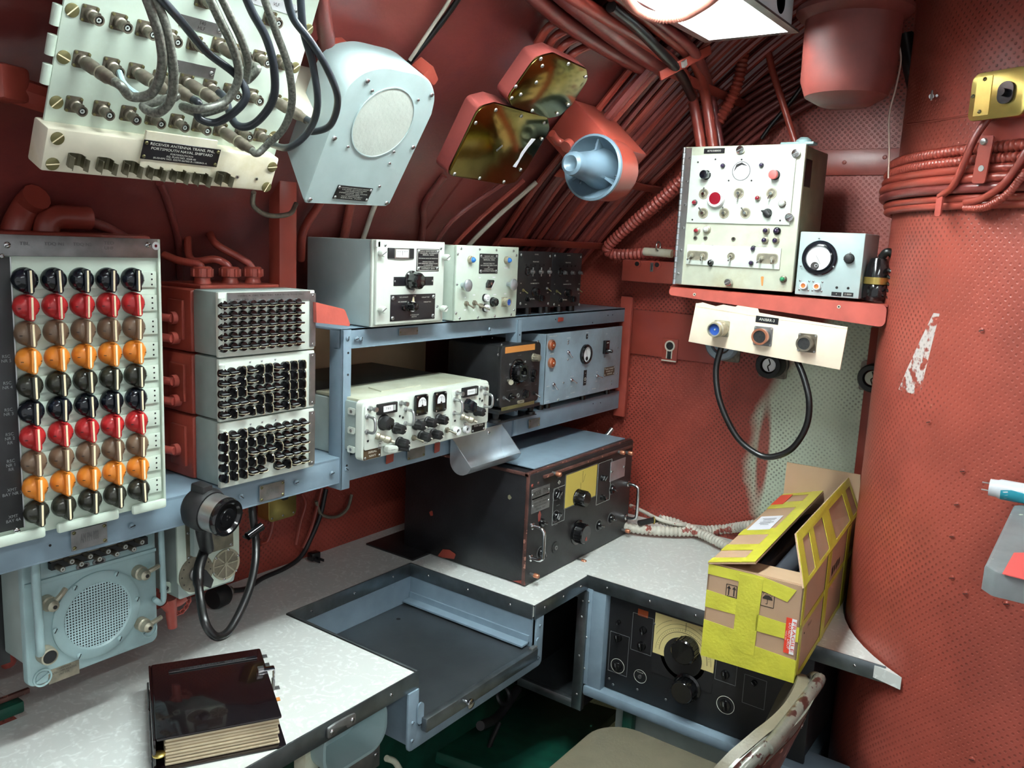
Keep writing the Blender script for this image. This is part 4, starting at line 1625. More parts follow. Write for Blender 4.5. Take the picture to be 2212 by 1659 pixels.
# ============================================================ GREY RECTIFIER PANEL at the right of the mid shelf
YH = 1.105
TL, TR = on('y', YH, *C5(1130, 415)), on('y', YH, *C5(1985, 342))
BL, BR = on('y', YH, *C5(1110, 1215)), on('y', YH, *C5(1960, 1020))
x0, x1, z1, z0 = (TL.x+BL.x)/2, min(2.088, (TR.x+BR.x)/2), (TL.z+TR.z)/2, (BL.z+BR.z)/2
z0 = max(z0, 1.120)
o = thing('power_unit', 'wide blue grey panel unit with round meter at the right of the middle shelf', 'power unit', ((x0+x1)/2, YH+.1, 1.117))
put('case', MB('blue_panel').bx(x0+.006, x1-.003, YH+.02, YH+.20, z0+.004, z1-.012, .002).prism([(YH+.20, z0+.01), (YH+.20, z1-.03), (YH+.04, z1-.002), (YH, z1), (YH, z0), (YH+.02, z0)], -.0015, .0015, Matrix(((0, 0, 1, x0+.002), (1, 0, 0, 0), (0, 1, 0, 0), (0, 0, 0, 1)))), I4, o)
pan = put('front_panel', MB('blue_panel').bx(x0, x1, YH, YH+.004, z0, z1, .001), I4, o)
FP = Face((0, YH, 0), (1, 0, 0), (0, 0, 1))
for y in (545, 745):
    C5D(1205, y, MB('copper').lathe([(.013, 0), (.013, .006), (.011, .008), (.0095, .008), (.0095, .004)], 24).mat('lens_amber').lathe([(.0095, .004), (.008, .007), (0, .009)], 20).mat('letter').lathe([(.002, .009), (0, .0105)], 8), 'indicator_lamp', .004)
C5D(1590, 650, roundmeter(.026, 'black_gloss', 12), 'meter', .004)
C5D(1595, 450, MB('black_matte').rrect(.008, .014, .004, 0, .001).mat('letter').cyl(.001, .001, .0014), 'adjuster')
for (x, y, rt) in ((1395, 630, 20), (1230, 990, 20), (1430, 940, 55), (1715, 895, 70)):
    C5D(x, y, toggle(.0048, 60, 'chrome', 'chrome'), 'toggle_switch', .004, rt)
br = MB('black_gloss').rrect(.022, .036, .002, 0, .008, bev=.001).box(.016, .009, .020, T(.003, -.010, .012) @ RY(25), .003).mat('letter').box(.010, .0015, .0003, T(0, .012, .008))
C5D(1820, 570, br, 'breaker', .006)
plate(FP, C5(1790, 800), C5(1897, 875), pan, 'nameplate', 'plate_brown', (('RECTIFIER', .7), ('POWER UNIT', .7), ('0000', .5)))
C5D(1572, 910, MB('black_matte').box(.014, .040, .001, T(0, 0, .0005)).mat('letter').ring(.003, .0042, .001, .0014, T(0, -.004, 0)).box(.006, .001, .0004, T(0, -.013, .0012)).box(.004, .001, .0004, T(0, .012, .0012)), 'label')
for (x, y) in ((1385, 500), (1383, 530), (1380, 710), (1330, 968), (1270, 1165), (1865, 950), (1862, 985), (1930, 865), (1935, 575), (1790, 675)):
    C5D(x, y, screw(.0028, 'steel', 30), 'screw')
for s_, x, y, w in (('POWER SUPPRESSOR', 1215, 447, .034), ('BREAKER', 1200, 645, .016), ('INVERTER', 1390, 468, .016), ('ON', 1385, 498, .004), ('REMOTE', 1158, 1010, .013), ('LOCAL', 1215, 1055, .012), ('MOD-CW', 1428, 898, .016), ('EXT', 1420, 1010, .008), ('SLOT', 1705, 848, .010), ('MCW', 1700, 950, .008), ('GROUND', 1598, 405, .012), ('LINE', 1815, 420, .008), ('OUTPUT', 1435, 1080, .022), ('METER', 1670, 1035, .020), ('DANGER', 1155, 1175, .012), ('FUSE', 1270, 1150, .010), ('INPUT', 1375, 1125, .014), ('1 AMP', 1610, 1075, .010), ('1 AMP', 1805, 1040, .012)):
    C5D(x, y, MB('letter').text(s_, .0035, T(0, 0, .0003), width=w), 'lettering')
for x in (x0+.02, x0+.05, (x0+x1)/2+.03, x1-.03):
    put('rubber_foot', MB('rubber').cyl(.008, 1.117, z0+.001, T(x, YH+.02, 0), 14), I4, o)

# ============================================================ BIG BLACK RECEIVER on the desk
YG, XG = 1.010, 1.497
FL = 1.978
Z0, Z1 = .753, 1.016
o = thing('desk_receiver', 'big black scratched receiver with yellow dial standing on the desk corner', 'radio', (1.74, 1.2, .7505))
put('cabinet', MB('black_worn').bx(XG, FL, YG+.006, 1.385, Z0, Z1-.004, .004), I4, o)
e = put('front_panel', MB('black_front').bx(XG-.001, FL+.004, YG-.002, YG+.006, Z0-.001, Z1-.004, .002), I4, o)
pan = e
put('edge_strip', MB('black_edge').bx(XG-.003, FL, YG+.002, YG+.012, Z1-.008, Z1, .001).bx(XG-.003, XG+.004, YG+.002, 1.385, Z1-.008, Z1-.001, .001).bx(XG-.002, XG+.003, YG-.001, YG+.008, Z0, Z1, .001), I4, o, 'worn brown edge strips')
lid = MB('blue_grey').bx(XG+.035, FL-.018, YG+.012, 1.30, Z1, Z1+.003, .001)
put('lid_plate', lid, I4, o, 'smooth blue grey plate lying on top')
put('rear_lid', MB('black_paint').bx(XG+.005, FL-.01, 1.30, 1.385, Z1-.004, Z1), I4, o)
put('front_rail', MB('black_edge').bx(XG+.05, FL-.01, YG-.008, YG-.001, Z1-.020, Z1-.014, .001), I4, o)
FP = Face((0, YG-.002, 0), (1, 0, 0), (0, 0, 1))
C6 = lambda x, y: (860+x/4.046, 880+y/4.046)


def C6D(x, y, me, name, h=0.0, rot=0, par=None, lab=None):
    return put(name, me, FP.MP(*C6(x, y), h, rot), par or pan, lab)


def quadface(f, pts):
    return [f.at(*p) for p in pts]


# yellow dial window
q = quadface(FP, [C6(1462, 590), C6(1733, 505), C6(1722, 775), C6(1458, 870)])
u0, u1 = (q[0][0]+q[3][0])/2, (q[1][0]+q[2][0])/2
v1, v0 = (q[0][1]+q[1][1])/2, (q[2][1]+q[3][1])/2
m = MB('steel_dull').box(u1-u0+.006, v1-v0+.006, .0012, T(0, 0, .0006))
m.mat('dial_yellow').box(u1-u0, v1-v0, .0016, T(0, 0, .0009))
m.mat('ink').box(.0007, .030, .0004, T(.004, .022, .0019)).box(.0005, .018, .0004, T(-.004, .0, .0019)).box(.0004, .02, .0004, T(.012, .018, .0019) @ RZ(-25))
put('dial_window', m, FP.M((u0+u1)/2, (v0+v1)/2), pan, 'square yellow dial window')


def bigknob(r, h, skirt=1.25):
    m = MB('black_gloss').lathe([(r*skirt, 0), (r*skirt, h*.1), (r*1.02, h*.16), (r, h*.2), (r, h*.9), (r*.9, h), (0, h)], 36)
    for k in range(18):
        m.box(r*.12, r*.07, h*.7, RZ(k*20) @ T(r, 0, h*.52))
    return m


C6D(1630, 800, bigknob(.019, .030, 1.1), 'tuning_knob', .022)
k_ = C6D(1620, 1105, bigknob(.024, .026, 1.3), 'main_knob', .018)
put('red_chip', MB('red_paint').prism([(-.004, -.003), (.005, -.005), (.003, .006), (-.002, .004)], 0, .0006), WM[k_] @ T(.0, -.012, .0262), k_)
for (x, y, r_) in ((1400, 765, .014), (1395, 955, .013), (1800, 620, .010), (1795, 790, .009), (1885, 720, .013), (1875, 975, .0135), (1770, 1035, .0135), (1265, 1275, .014), (1270, 1010, .012)):
    kk = C6D(x, y, barknob(r_*.8, .014, 'black_gloss', 'letter_dim'), 'selector_knob', .006, random.choice((30, 70, 200, -40)))
    if r_ > .012:
        put('dial_ring', MB('letter_dim').ring(r_*1.05, r_*1.12, 0, .0004, seg=30), WM[kk], kk)
C6D(1372, 1225, MB('black_matte').ring(.006, .014, 0, .002, seg=26).mat('steel_dull').ring(.003, .0055, 0, .004, seg=16), 'phone_jack')
for (p, q) in (((1362, 690), (1448, 1035)), ((1755, 460), (1842, 860))):
    q4 = quadface(FP, [C6(*p), C6(*q)])
    w, h = q4[1][0]-q4[0][0], (q4[0][1]-q4[1][1])*.80
    uu, vv = (q4[0][0]+q4[1][0])/2, (q4[0][1]+q4[1][1])/2+.004
    fr = MB('letter_grey')
    for s_ in (-1, 1):
        fr.box(.0008, h, .0005, T(s_*w/2, 0, 0)).box(w, .0008, .0005, T(0, s_*h/2, 0))
    put('outline', fr, FP.M(uu, vv, .0002), pan)
e = plate(FP, C6(1167, 722), C6(1320, 755), pan, 'nameplate', 'steel_dull', (('MODEL   TYPE', .8),), 'ink', screws=2)
plate(FP, C6(1167, 800), C6(1318, 870), pan, 'nameplate', 'steel_dull', (('RADIO RECEIVER', .8), ('FREQUENCY RANGE', .8), ('NAVY DEPARTMENT', .7), ('SERIAL NO', .5)), 'ink', screws=2)
plate(FP, C6(1858, 480), C6(1975, 600), pan, 'blank_plate', 'alu', (), screws=2)
C6D(1408, 655, MB('letter').prism([(0, -.005), (.006, 0), (0, .005), (-.006, 0)], 0, .0004).mat('black_front').prism([(0, -.004), (.0048, 0), (0, .004), (-.0048, 0)], .0004, .0006).mat('letter').text('CRC', .004, T(0, 0, .0006), width=.006), 'emblem')
for s_, x, y, w in (('NAVY', 1405, 610, .014), ('VOLUME', 1395, 855, .014), ('GAIN', 1380, 1022, .012)):
    C6D(x, y, MB('letter_grey').text(s_, .003, T(0, 0, .0003), width=w), 'lettering')
A = FP.pt(*FP.at(*C6(1160, 1040)))
B = FP.pt(*FP.at(*C6(1165, 1345)))
handle(V((A.x+.004, A.y, A.z)), V((A.x+.004, B.y, B.z+.01)), (0, -.034, 0), .0045, 'handle', o, 'chrome')
A = FP.pt(*FP.at(*C6(1950, 690)))
B = FP.pt(*FP.at(*C6(1930, 985)))
handle(V((FL-.014, A.y, A.z)), V((FL-.014, B.y, B.z)), (0, -.034, 0), .0045, 'handle', o, 'chrome')
for (x, y) in ((1380, 580), (1940, 390), (1330, 1500), (1185, 1465), (1600, 1340), (1870, 1215), (1985, 1075), (2010, 395)):
    C6D(x, y, MB('steel_dull').cyl(.004, 0, .014, seg=12).mat('copper').lathe([(.0055, .012), (.0055, .022), (.004, .024), (0, .024)], 14), 'captive_screw', .010)
for (x, y) in ((1172, 685), (1225, 662), (1750, 440)):
    C6D(x, y, screw(.004, 'red_paint' if x < 1180 else 'black_edge', 40), 'screw')
# bare red areas where the black paint has worn away, on the left side and front
SF = Face((XG-.0006, 0, 0), (0, -1, 0), (0, 0, 1))
for pts in (((345, 1300), (390, 1240), (450, 1245), (505, 1285), (490, 1325), (380, 1330)), ((940, 1525), (1000, 1520), (1105, 1510), (1112, 1570), (1050, 1575), (990, 1555)), ((272, 915), (300, 900), (306, 945), (285, 950)), ((865, 1490), (890, 1490), (905, 1510), (880, 1512)), ((960, 770), (975, 762), (995, 790), (975, 808), (960, 795))):
    w_ = [SF.at(*C6(*p)) for p in pts]
    me = MB('red_paint' if pts[0][0] != 960 else 'aged_side').prism(rpoly([(a, max(b, Z0+.002)) for a, b in w_], .002, 3), 0, .0005)
    put('worn_patch', me, SF.M(0, 0, 0), o, 'bare red primer patch')
w_ = [FP.at(*C6(*p)) for p in ((1238, 900), (1250, 935), (1240, 990), (1225, 1000), (1222, 940))]
put('worn_patch', MB('red_paint').prism(rpoly(w_, .001, 3), 0, .0004), FP.M(0, 0, 0), o, 'bare red primer patch')
for x in (XG+.03, FL-.03):
    for y in (YG+.03, 1.35):
        put('foot', MB('rubber').cyl(.010, .7503, Z0+.001, T(x, y, 0), 14), I4, o)
# flat dark base tray it stands beside at the back
single('base_plate', MB('black_paint').bx(1.44, 1.70, 1.30, 1.46, .7502, .755, .001), 'thin black base plate lying on the desk behind the big black receiver', 'plate')

# ============================================================ SHEET METAL SCOOP hanging from the rack
px0 = on('y', 1.116, *C6(590, 270)).x
xa, xb = on('y', 1.06, *C6(625, 500)).x, on('y', 1.06, *C6(1060, 400)).x
o = thing('metal_scoop', 'bare sheet metal trough screwed under the middle shelf above the black receiver', 'tray', ((xa+xb)/2, 1.1, 1.03))
prof = []
for i in range(13):
    a = math.radians(180+i*14)
    prof.append((1.083+.030*math.cos(math.radians(-i*13)), 1.068+.030*math.sin(math.radians(-i*13))-.012))
back = [(1.1135, 1.108)]+[(1.084+.0295*math.cos(math.radians(-i*15)), 1.058+.0295*math.sin(math.radians(-i*15))) for i in range(12)]
sh = MB('alu')
n = len(back)
for off, nm in ((0, 0),):
    vs = [(xa, y, z) for y, z in back]+[(xb, y, z) for y, z in back]
    inn = [(y*0+1.084+(y-1.084)*.95, 1.058+(z-1.058)*.95) if i else (y-.0015, z) for i, (y, z) in enumerate(back)]
    vs += [(xa, y, z) for y, z in inn]+[(xb, y, z) for y, z in inn]
    fs = []
    for i in range(n-1):
        fs += [(i, i+1, n+i+1, n+i), (2*n+i, 3*n+i, 3*n+i+1, 2*n+i+1), (i, 2*n+i, 2*n+i+1, i+1), (n+i, n+i+1, 3*n+i+1, 3*n+i)]
    fs += [(0, n, 3*n, 2*n), (n-1, 3*n-1, 4*n-1, 2*n-1)]
    sh.add(vs, fs)
put('trough', sh, I4, o)
endp = [(y, z) for y, z in back]
for x in (xa, xb):
    put('end_plate', MB('alu').prism([(y, z) for y, z in endp], -.001, .001, Matrix(((0, 0, 1, x), (1, 0, 0, 0), (0, 1, 0, 0), (0, 0, 0, 1)))), I4, o)
put('screw', screw(.004, 'chrome', 30), T(xb-.05, 1.1125, 1.095) @ RX(90), o)

# ============================================================ ANTENNA TRANSFER PANEL, tilted under the hull
PA = on('y', 1.0, 80, 365)
TA = 25
FA = ft(PA, TA)
ta = thing('antenna_patchboard', 'tilted pale green antenna transfer panel full of coaxial sockets and cables', 'patch panel', FA.pt(.2, .02, -.08))
uR, vR = FA.at(600, 345, 0)
# lower ivory box front is 20 mm further out than the green panel
C1 = lambda x, y: (x/2.989, y/2.989)
q = [FA.at(*C1(*p)) for p in ((310, 815), (1800, 1030), (1745, 1248), (278, 1095))]
UL, UR_ = min(q[0][0], q[3][0]), (q[1][0]+q[2][0])/2
VT, VB = (q[0][1]+q[1][1])/2, (q[2][1]+q[3][1])/2
ib = put('ledge_box', MB('ivory_box').box(UR_-UL, VT-VB, .034, T((UR_+UL)/2, (VT+VB)/2, -.017), .003), FA.M(0, 0, 0), ta, 'yellowed ivory lower box with spring clips')
FG = Face(FA.pt(0, 0, -.022), FA.U, FA.V)
q = [FG.at(*C1(*p)) for p in ((300, 790), (1790, 900), (2080, 0), (395, 0))]
gl, gr, gt = (q[0][0]+q[3][0])/2, (q[1][0]+q[2][0])/2, q[3][1]+.09
gpn = put('panel', MB('green_pale').box(gr-gl, gt-VT+.01, .004, T((gl+gr)/2, (gt+VT)/2-.005, -.002), .001), FG.M(0, 0, 0), ta, 'pale green socket panel')
put('mount_frame', MB('red_paint').box(gr-gl-.10, gt-VB-.08, .10, T((gl+gr)/2+.02, (gt+VB)/2+.02, -.060), .003), FG.M(0, 0, 0), ta, 'red rear mounting')
hn = MB('green_pale')
for i in range(9):
    hn.cyl(.005, 0, .022, T(gl-.004, VT+.04+i*.032, -.004) @ RX(-90), 12)
put('hinge', hn, FG.M(0, 0, 0), ta)


def KG(x, y, me, name, h=0.0, rot=0, par=None, lab=None, f=None, hh=0.0):
    return put(name, me, (f or FG).MP(*C1(x, y), h, rot, hh), par or ta, lab)


for (x, y) in ((465, 65), (410, 368), (363, 660), (1905, 435), (1835, 665), (1990, 190), (1765, 880)):
    KG(x, y, bigscrew(.0075, 'brass_screw', random.choice((45, -20, 50))), 'slotted_screw')
for (x, y) in ((370, 893), (338, 1058), (1757, 1078), (1720, 1207)):
    KG(x, y, bigscrew(.0075, 'brass_screw', random.choice((70, 10, 45, -50))), 'slotted_screw', f=FA, par=ib)
rows = [((600, 105), (785, 155), (950, 200), (1110, 250), (1275, 290), (1430, 305), (1570, 350), (1690, 385), (1835, 415), (1330, 10), (1760, 130)),
        ((545, 400), (735, 440), (895, 475), (1050, 520), (1220, 540), (1370, 575), (1500, 600), (1640, 630), (1790, 660)),
        ((495, 690), (672, 718), (845, 748), (1005, 775), (1158, 798), (1303, 820), (1440, 850), (1575, 862), (1695, 885))]
PL = {(545, 400), (895, 475), (1050, 520), (1220, 540), (1430, 305), (1790, 660), (1440, 850)}
SK = {}
for r_ in rows:
    for (x, y) in r_:
        s_ = KG(x, y, bnc(.0058, .022), 'coax_socket', .008, 45 if False else 0, gpn)
        SK[(x, y)] = s_
PLG = {}
for k in PL:
    M_ = WM[SK[k]] @ T(0, 0, .010) @ RY(6)
    PLG[k] = put('coax_plug', plug(.0066, .056), M_, ta)
for (x, y, w, rot, s_, mt_) in ((1300, 165, .058, -10, '140\nHLF', 'steel_dull'), (1250, 447, .058, -8, '', 'steel_dull'), (1780, 28, .075, -4, 'VLF', 'white')):
    pl = MB(mt_).box(w, .014, .001).mat('ink')
    if s_:
        pl.text(s_, .006, T(0, 0, .0006))
    e = KG(x, y, pl, 'label_strip', 0, 0, gpn, None, None, .0006)
    for sx in (-1, 1):
        put('screw', screw(.0028, 'steel', 40), WM[e] @ T(sx*w*.42, 0, .0006), e)
npl = plate(FA, C1(918, 890), C1(1385, 1070), ib, 'nameplate', 'plate_black', (), sm='brass_screw', screws=4, hgt=.004)
nM = WM[npl]
nw, nh = FA.size(C1(918, 890), C1(1385, 1070))
nt = MB('letter')
for s_, y_, sz_, w_ in (('RECEIVER ANTENNA TRANS. PNL.', .34, .20, .84), ('PORTSMOUTH NAVAL SHIPYARD', .12, .20, .80), ('PORTSMOUTH N.H.', -.08, .13, .30), ('EQ. PLAN NO. 4268-40', -.22, .13, .38), ('BUSHIPS NO. SS570-S6703-R-1585843-A', -.36, .13, .70)):
    nt.text(s_, nh*sz_, T(0, nh*y_, .0013), width=nw*w_)
put('lettering', nt, nM, npl)
put('nameplate_block', MB('ivory_box').box(.098, .046, .004, T(0, 0, .002)), FA.MP(*C1(1150, 985)), ib)


def clipmesh():
    m = MB('clip_metal')
    for s_ in (-1, 1):
        pts = [(s_*.004, 0), (s_*.009, .002), (s_*.0105, .009), (s_*.007, .014), (s_*.0105, .019)]
        for (a, b), (c, d) in zip(pts, pts[1:]):
            L = math.hypot(c-a, d-b)
            m.box(L, .018, .0010, T((a+c)/2, 0, (b+d)/2) @ RY(-math.degrees(math.atan2(d-b, c-a))))
    m.box(.010, .018, .001, T(0, 0, .0005))
    m.mat('brass_screw').cyl(.0025, .001, .002, seg=10)
    return m


cm_ = clipmesh()
cm_.v = [V((p.x*.85, p.y*.8, p.z)) for p in cm_.v]
cm_ = cm_.mesh('spring_clip')
for i, (x, y) in enumerate(((480, 1040), (665, 1065), (830, 1085), (985, 1110), (1135, 1130), (1280, 1150), (1425, 1150))):
    put('spring_clip', cm_, FA.MP(*C1(x+10, y), .006), ib)
for (x, y) in ((1530, 1142), (1655, 1155)):
    put('hole', socket(.0025, 'steel', 'hole_dark'), FA.MP(*C1(x, y)), ib)


def farpt(x, y, h):
    """point standing h off the green panel, seen at the measured crop point"""
    u, v = FG.at(*C1(x, y), h)
    return FG.pt(u, v, h)


LP = [
    ('braid', .0085, 'grey braided cable looping from the leftmost plug of the transfer panel', (545, 400), [(690, 540, .05), (850, 625, .06), (980, 600, .07), (1045, 440, .08), (1035, 260, .085), (980, 80, .085), (930, -60, .08), (900, -200, .06)]),
    ('braid', .0085, 'grey braided cable in the second loop from the left on the panel', (895, 475), [(1010, 610, .045), (930, 680, .05), (1010, 730, .06), (1100, 650, .07), (1120, 480, .08), (1090, 270, .085), (1045, 100, .085), (960, -60, .08), (900, -240, .06)]),
    ('rubber_blue', .0075, 'dark blue rubber cable running diagonally down across the transfer panel', (1050, 520), [(1190, 690, .05), (1280, 760, .06), (1400, 790, .06), (1540, 700, .075), (1590, 600, .08), (1520, 480, .07), (1330, 330, .07), (1180, 150, .08), (1050, 0, .09), (960, -120, .09)]),
    ('braid', .0080, 'thick braided cable with a broad loop at the middle of the panel', (1220, 540), [(1350, 690, .045), (1300, 730, .055), (1180, 690, .05), (1300, 705, .07), (1460, 650, .075), (1540, 500, .08), (1510, 320, .085), (1420, 130, .09), (1340, -40, .09)]),
    ('braid', .0075, 'braided cable nested inside the broad middle loop, ending at the panel top', (1430, 305), [(1520, 400, .05), (1590, 520, .06), (1600, 400, .085), (1560, 260, .085), (1490, 110, .09), (1410, -60, .09)]),
    ('rubber_blue', .0080, 'black rubber cable hanging in the deep loop right of the braided cables', (1370, 575), [(1440, 720, .05), (1520, 800, .06), (1640, 800, .07), (1760, 650, .08), (1770, 450, .085), (1720, 250, .085), (1630, 80, .085), (1570, -60, .085)]),
    ('braid', .0075, 'braided cable dropping to the bottom right plug of the panel', (1440, 850), [(1600, 940, .05), (1720, 940, .065), (1830, 830, .075), (1885, 660, .08), (1860, 430, .085), (1780, 200, .085), (1710, 0, .085), (1680, -120, .08)]),
    ('rubber_blue', .0075, 'dark cable swinging past the right edge of the transfer panel', (1790, 660), [(1930, 790, .05), (2000, 850, .06), (2130, 810, .08), (2180, 640, .09), (2110, 440, .095), (2000, 260, .095), (1890, 110, .09), (1840, -80, .09)]),
    ('rubber_blue', .0075, 'outer black cable curving under the right bottom corner of the panel', (1695, 885), [(1750, 950, .05), (1870, 950, .07), (1990, 850, .08), (2050, 680, .09), (2020, 420, .09), (1960, 200, .09), (1935, -80, .09)]),
]
for (mt_, r_, lab, k, pts) in LP:
    if k in PLG:
        M_ = WM[PLG[k]]
        st_ = [M_ @ V((0, 0, .052)), M_ @ V((0, 0, .066))]
    else:
        M_ = WM[SK[k]]
        st_ = [M_ @ V((0, 0, .018)), M_ @ V((0, 0, .035))]
    P = st_+[farpt(x, y, h+.030*min(1, .4+i*.3)) for i, (x, y, h) in enumerate(pts[1:])]
    single('coax_cable', MB(mt_).tube(P, r_*.62, 10, 10), lab, 'cable', 'cables looping over the transfer panel')
# loose pigtail on the second row
single('pigtail', MB('green_blue').tube([WM[SK[(735, 440)]] @ V((0, 0, .02)), farpt(800, 540, .05), farpt(870, 600, .05), farpt(950, 640, .05)], .0035, 8, 6), 'short thin grey green lead coming off the second socket of the middle row', 'cable')

# ============================================================ TILTED LOUDSPEAKER BOX
SP = on('y', 1.02, 653, 440)
TS = 33
FS = ft(SP, TS)
C2 = lambda x, y: (640+x/4.3656, 80+y/4.3656)
sp = thing('loudspeaker', 'pale grey green tilted loudspeaker box with round grille on the hull', 'loudspeaker', FS.pt(.09, .1, -.06))
ol = [(62, 1565), (870, 1600), (1285, 720), (1312, 560), (1270, 430), (1170, 355), (1020, 318), (860, 288), (740, 300), (620, 345), (510, 440), (440, 560), (380, 700)]
op = [FS.at(*C2(*p)) for p in ol]
b3 = op[:2]
arc_ = smooth_pts([(a, b, 0) for a, b in op[2:]], 5)
op = rpoly([(p[0], p[1]) for p in b3], .006) if False else [(op[0][0], op[0][1]+.006), (op[0][0]+.006, op[0][1]), (op[1][0]-.006, op[1][1]), (op[1][0], op[1][1]+.006)]+[(p.x, p.y) for p in arc_]
vt_, vb_ = max(p[1] for p in op), min(p[1] for p in op)
n_ = len(op)
sm = MB('speaker_green')
L0 = [(u, v, 0.0) for u, v in op]
uc_ = sum(p[0] for p in op)/n_
Lb = [(uc_+(u-uc_)*.985, v+.040*(vt_-v)/(vt_-vb_), -.075) for u, v in op]
Lm = [(u, v, -.003) for u, v in op]
L0 = [(uc_+(u-uc_)*.985, vb_+(v-vb_)*.988+.001, 0.0) for u, v in op]
sm.add(L0+Lm+Lb, [tuple(range(n_)), tuple(range(2*n_, 3*n_))[::-1]]+[(i, n_+i, n_+(i+1) % n_, (i+1) % n_) for i in range(n_)]+[(n_+i, 2*n_+i, 2*n_+(i+1) % n_, n_+(i+1) % n_) for i in range(n_)])
put('shell', sm, FS.M(0, 0, 0), sp)


def KS(x, y, me, name, h=0.0, rot=0, hh=0, par=None):
    return put(name, me, FS.MP(*C2(x, y), h, rot, hh), par or sp)


a, b = FS.at(*C2(525, 800)), FS.at(*C2(1105, 800))
t_, b_ = FS.at(*C2(890, 488)), FS.at(*C2(730, 1108))
cu, cv = (a[0]+b[0])/2, (t_[1]+b_[1])/2
rg = (abs(b[0]-a[0])/2+abs(t_[1]-b_[1])/2)/2
put('grille_ring', MB('speaker_green').lathe([(rg*1.03, 0), (rg*1.03, .0012), (rg, .0012), (rg, -.0)], 48).mat('cloth').cyl(rg*.995, -.002, .0003, seg=48), FS.M(cu, cv, .0002), sp, 'pale cloth grille in a round opening')
for (x, y) in ((668, 415), (1272, 545), (358, 955), (1097, 1040), (125, 1532), (848, 1565)):
    KS(x, y, screw(.0042, 'chrome', 45), 'screw')
for (x, y) in ((715, 505), (1148, 592), (485, 1035), (918, 1082), (878, 1192), (783, 1408)):
    KS(x, y, screw(.0028, 'chrome', 10), 'screw')
plate(FS, C2(395, 1390), C2(665, 1550), sp, 'nameplate', 'plate_black', (('LOUDSPEAKER PERMANENT MAGNET', .8), ('LS-000 DYNAMIC', .7), ('FOR SHIPBOARD USE', .5), ('IMPEDANCE  600 OHMS', .8), ('NAVSHIPS', .4), ('NAVY DEPARTMENT', .6), ('SERIAL NO.', .6)))
# red mounting straps of the speaker
for (pts, lab) in ((((260, 90), (500, 60), (520, 110), (335, 190)), 'red mounting lug left behind the tilted loudspeaker'), (((1190, 360), (1290, 270), (1340, 400), (1300, 460)), 'red mounting lug at the right shoulder of the loudspeaker')):
    fb = Face(FS.pt(0, 0, -.05 if pts[0][0] > 1000 else -.09), FS.U, FS.V)
    single('mounting_lug', MB('red_paint').prism(rpoly([fb.at(*C2(*p)) for p in pts], .003, 3)[::1], -.03, 0, fb.M(0, 0, 0)), lab, 'bracket')

# ============================================================ BRASS COVERED BOXES
C7 = lambda x, y: (940+x/4.609, 90+y/4.609)
BP = on('y', .99, 1010, 385)
FB = ft(BP, 35)
bb = thing('brass_cover_box', 'lower red junction box with shiny brass cover and white tape strip', 'junction box', FB.pt(.08, .05, -.06))
pts = [FB.at(*C7(*p)) for p in ((112, 1330), (690, 1425), (800, 1400), (920, 1250), (1145, 870), (1120, 755), (600, 608), (440, 650))]
pr = rpoly(pts, [.02, .012, .012, .02, .02, .02, .022, .022], 6)
put('box', MB('red_hull').prism([(p[0]*1, p[1]) for p in rpoly(pts, .012, 4)], -.035, -.003), FB.M(0, 0, 0), bb, 'red box behind the cover')
put('cover', MB('brass_mirror').prism(pr, -.003, .001, bev=.002), FB.M(0, 0, 0), bb, 'polished brass cover')
for (x, y) in ((602, 680), (857, 740), (1085, 808), (402, 808), (1063, 970), (850, 1275), (683, 1395), (442, 1358), (192, 1315)):
    put('screw', screw(.0035, 'steel', 60), FB.MP(*C7(x, y), .001, 0, .001), bb)
q = [FB.at(*C7(*p)) for p in ((765, 1235), (790, 1250), (995, 970), (955, 962))]
put('tape_strip', MB('paper').prism(rpoly([FB.at(*C7(*p)) for p in ((768, 1240), (800, 1250), (850, 1160), (880, 1110), (920, 1055), (998, 965), (955, 962), (850, 1105), (825, 1165))], .001, 2), .001, .0014), FB.M(0, 0, 0), bb, 'white tape strip')
put('stamp', MB('letter_dim').text('0000', .008, T(0, 0, .0003)), FB.MP(*C7(635, 1055), 0, 55, .0011), bb)
B2 = on('y', .90, 1100, 235)
FB2 = ft(B2, 38)
bb = thing('brass_cover_box', 'upper tilted brass covered box in the shade, touching the lower one', 'junction box', FB2.pt(.08, .05, -.06))
pts = [FB2.at(*C7(*p)) for p in ((722, 560), (760, 640), (1130, 765), (1240, 740), (1370, 620), (1525, 370), (1510, 270), (1180, 112), (1000, 160))]
put('box', MB('red_hull').prism(rpoly([(p[0], p[1]) for p in pts], .012, 4), -.032, -.003), FB2.M(0, 0, 0), bb, 'red box behind the cover')
put('cover', MB('brass_mirror').prism(rpoly(pts, [.016, .016, .016, .014, .014, .02, .02, .026, .03], 6), -.003, .001, bev=.002), FB2.M(0, 0, 0), bb, 'tarnished brass cover')
for (x, y) in ((1065, 240), (1050, 170), (1325, 220), (1498, 350), (1325, 630), (965, 687), (760, 560), (800, 445), (850, 525), (1005, 405), (1215, 718)):
    put('screw', screw(.0035, 'steel', 30), FB2.MP(*C7(x, y), .001, 0, .001), bb)

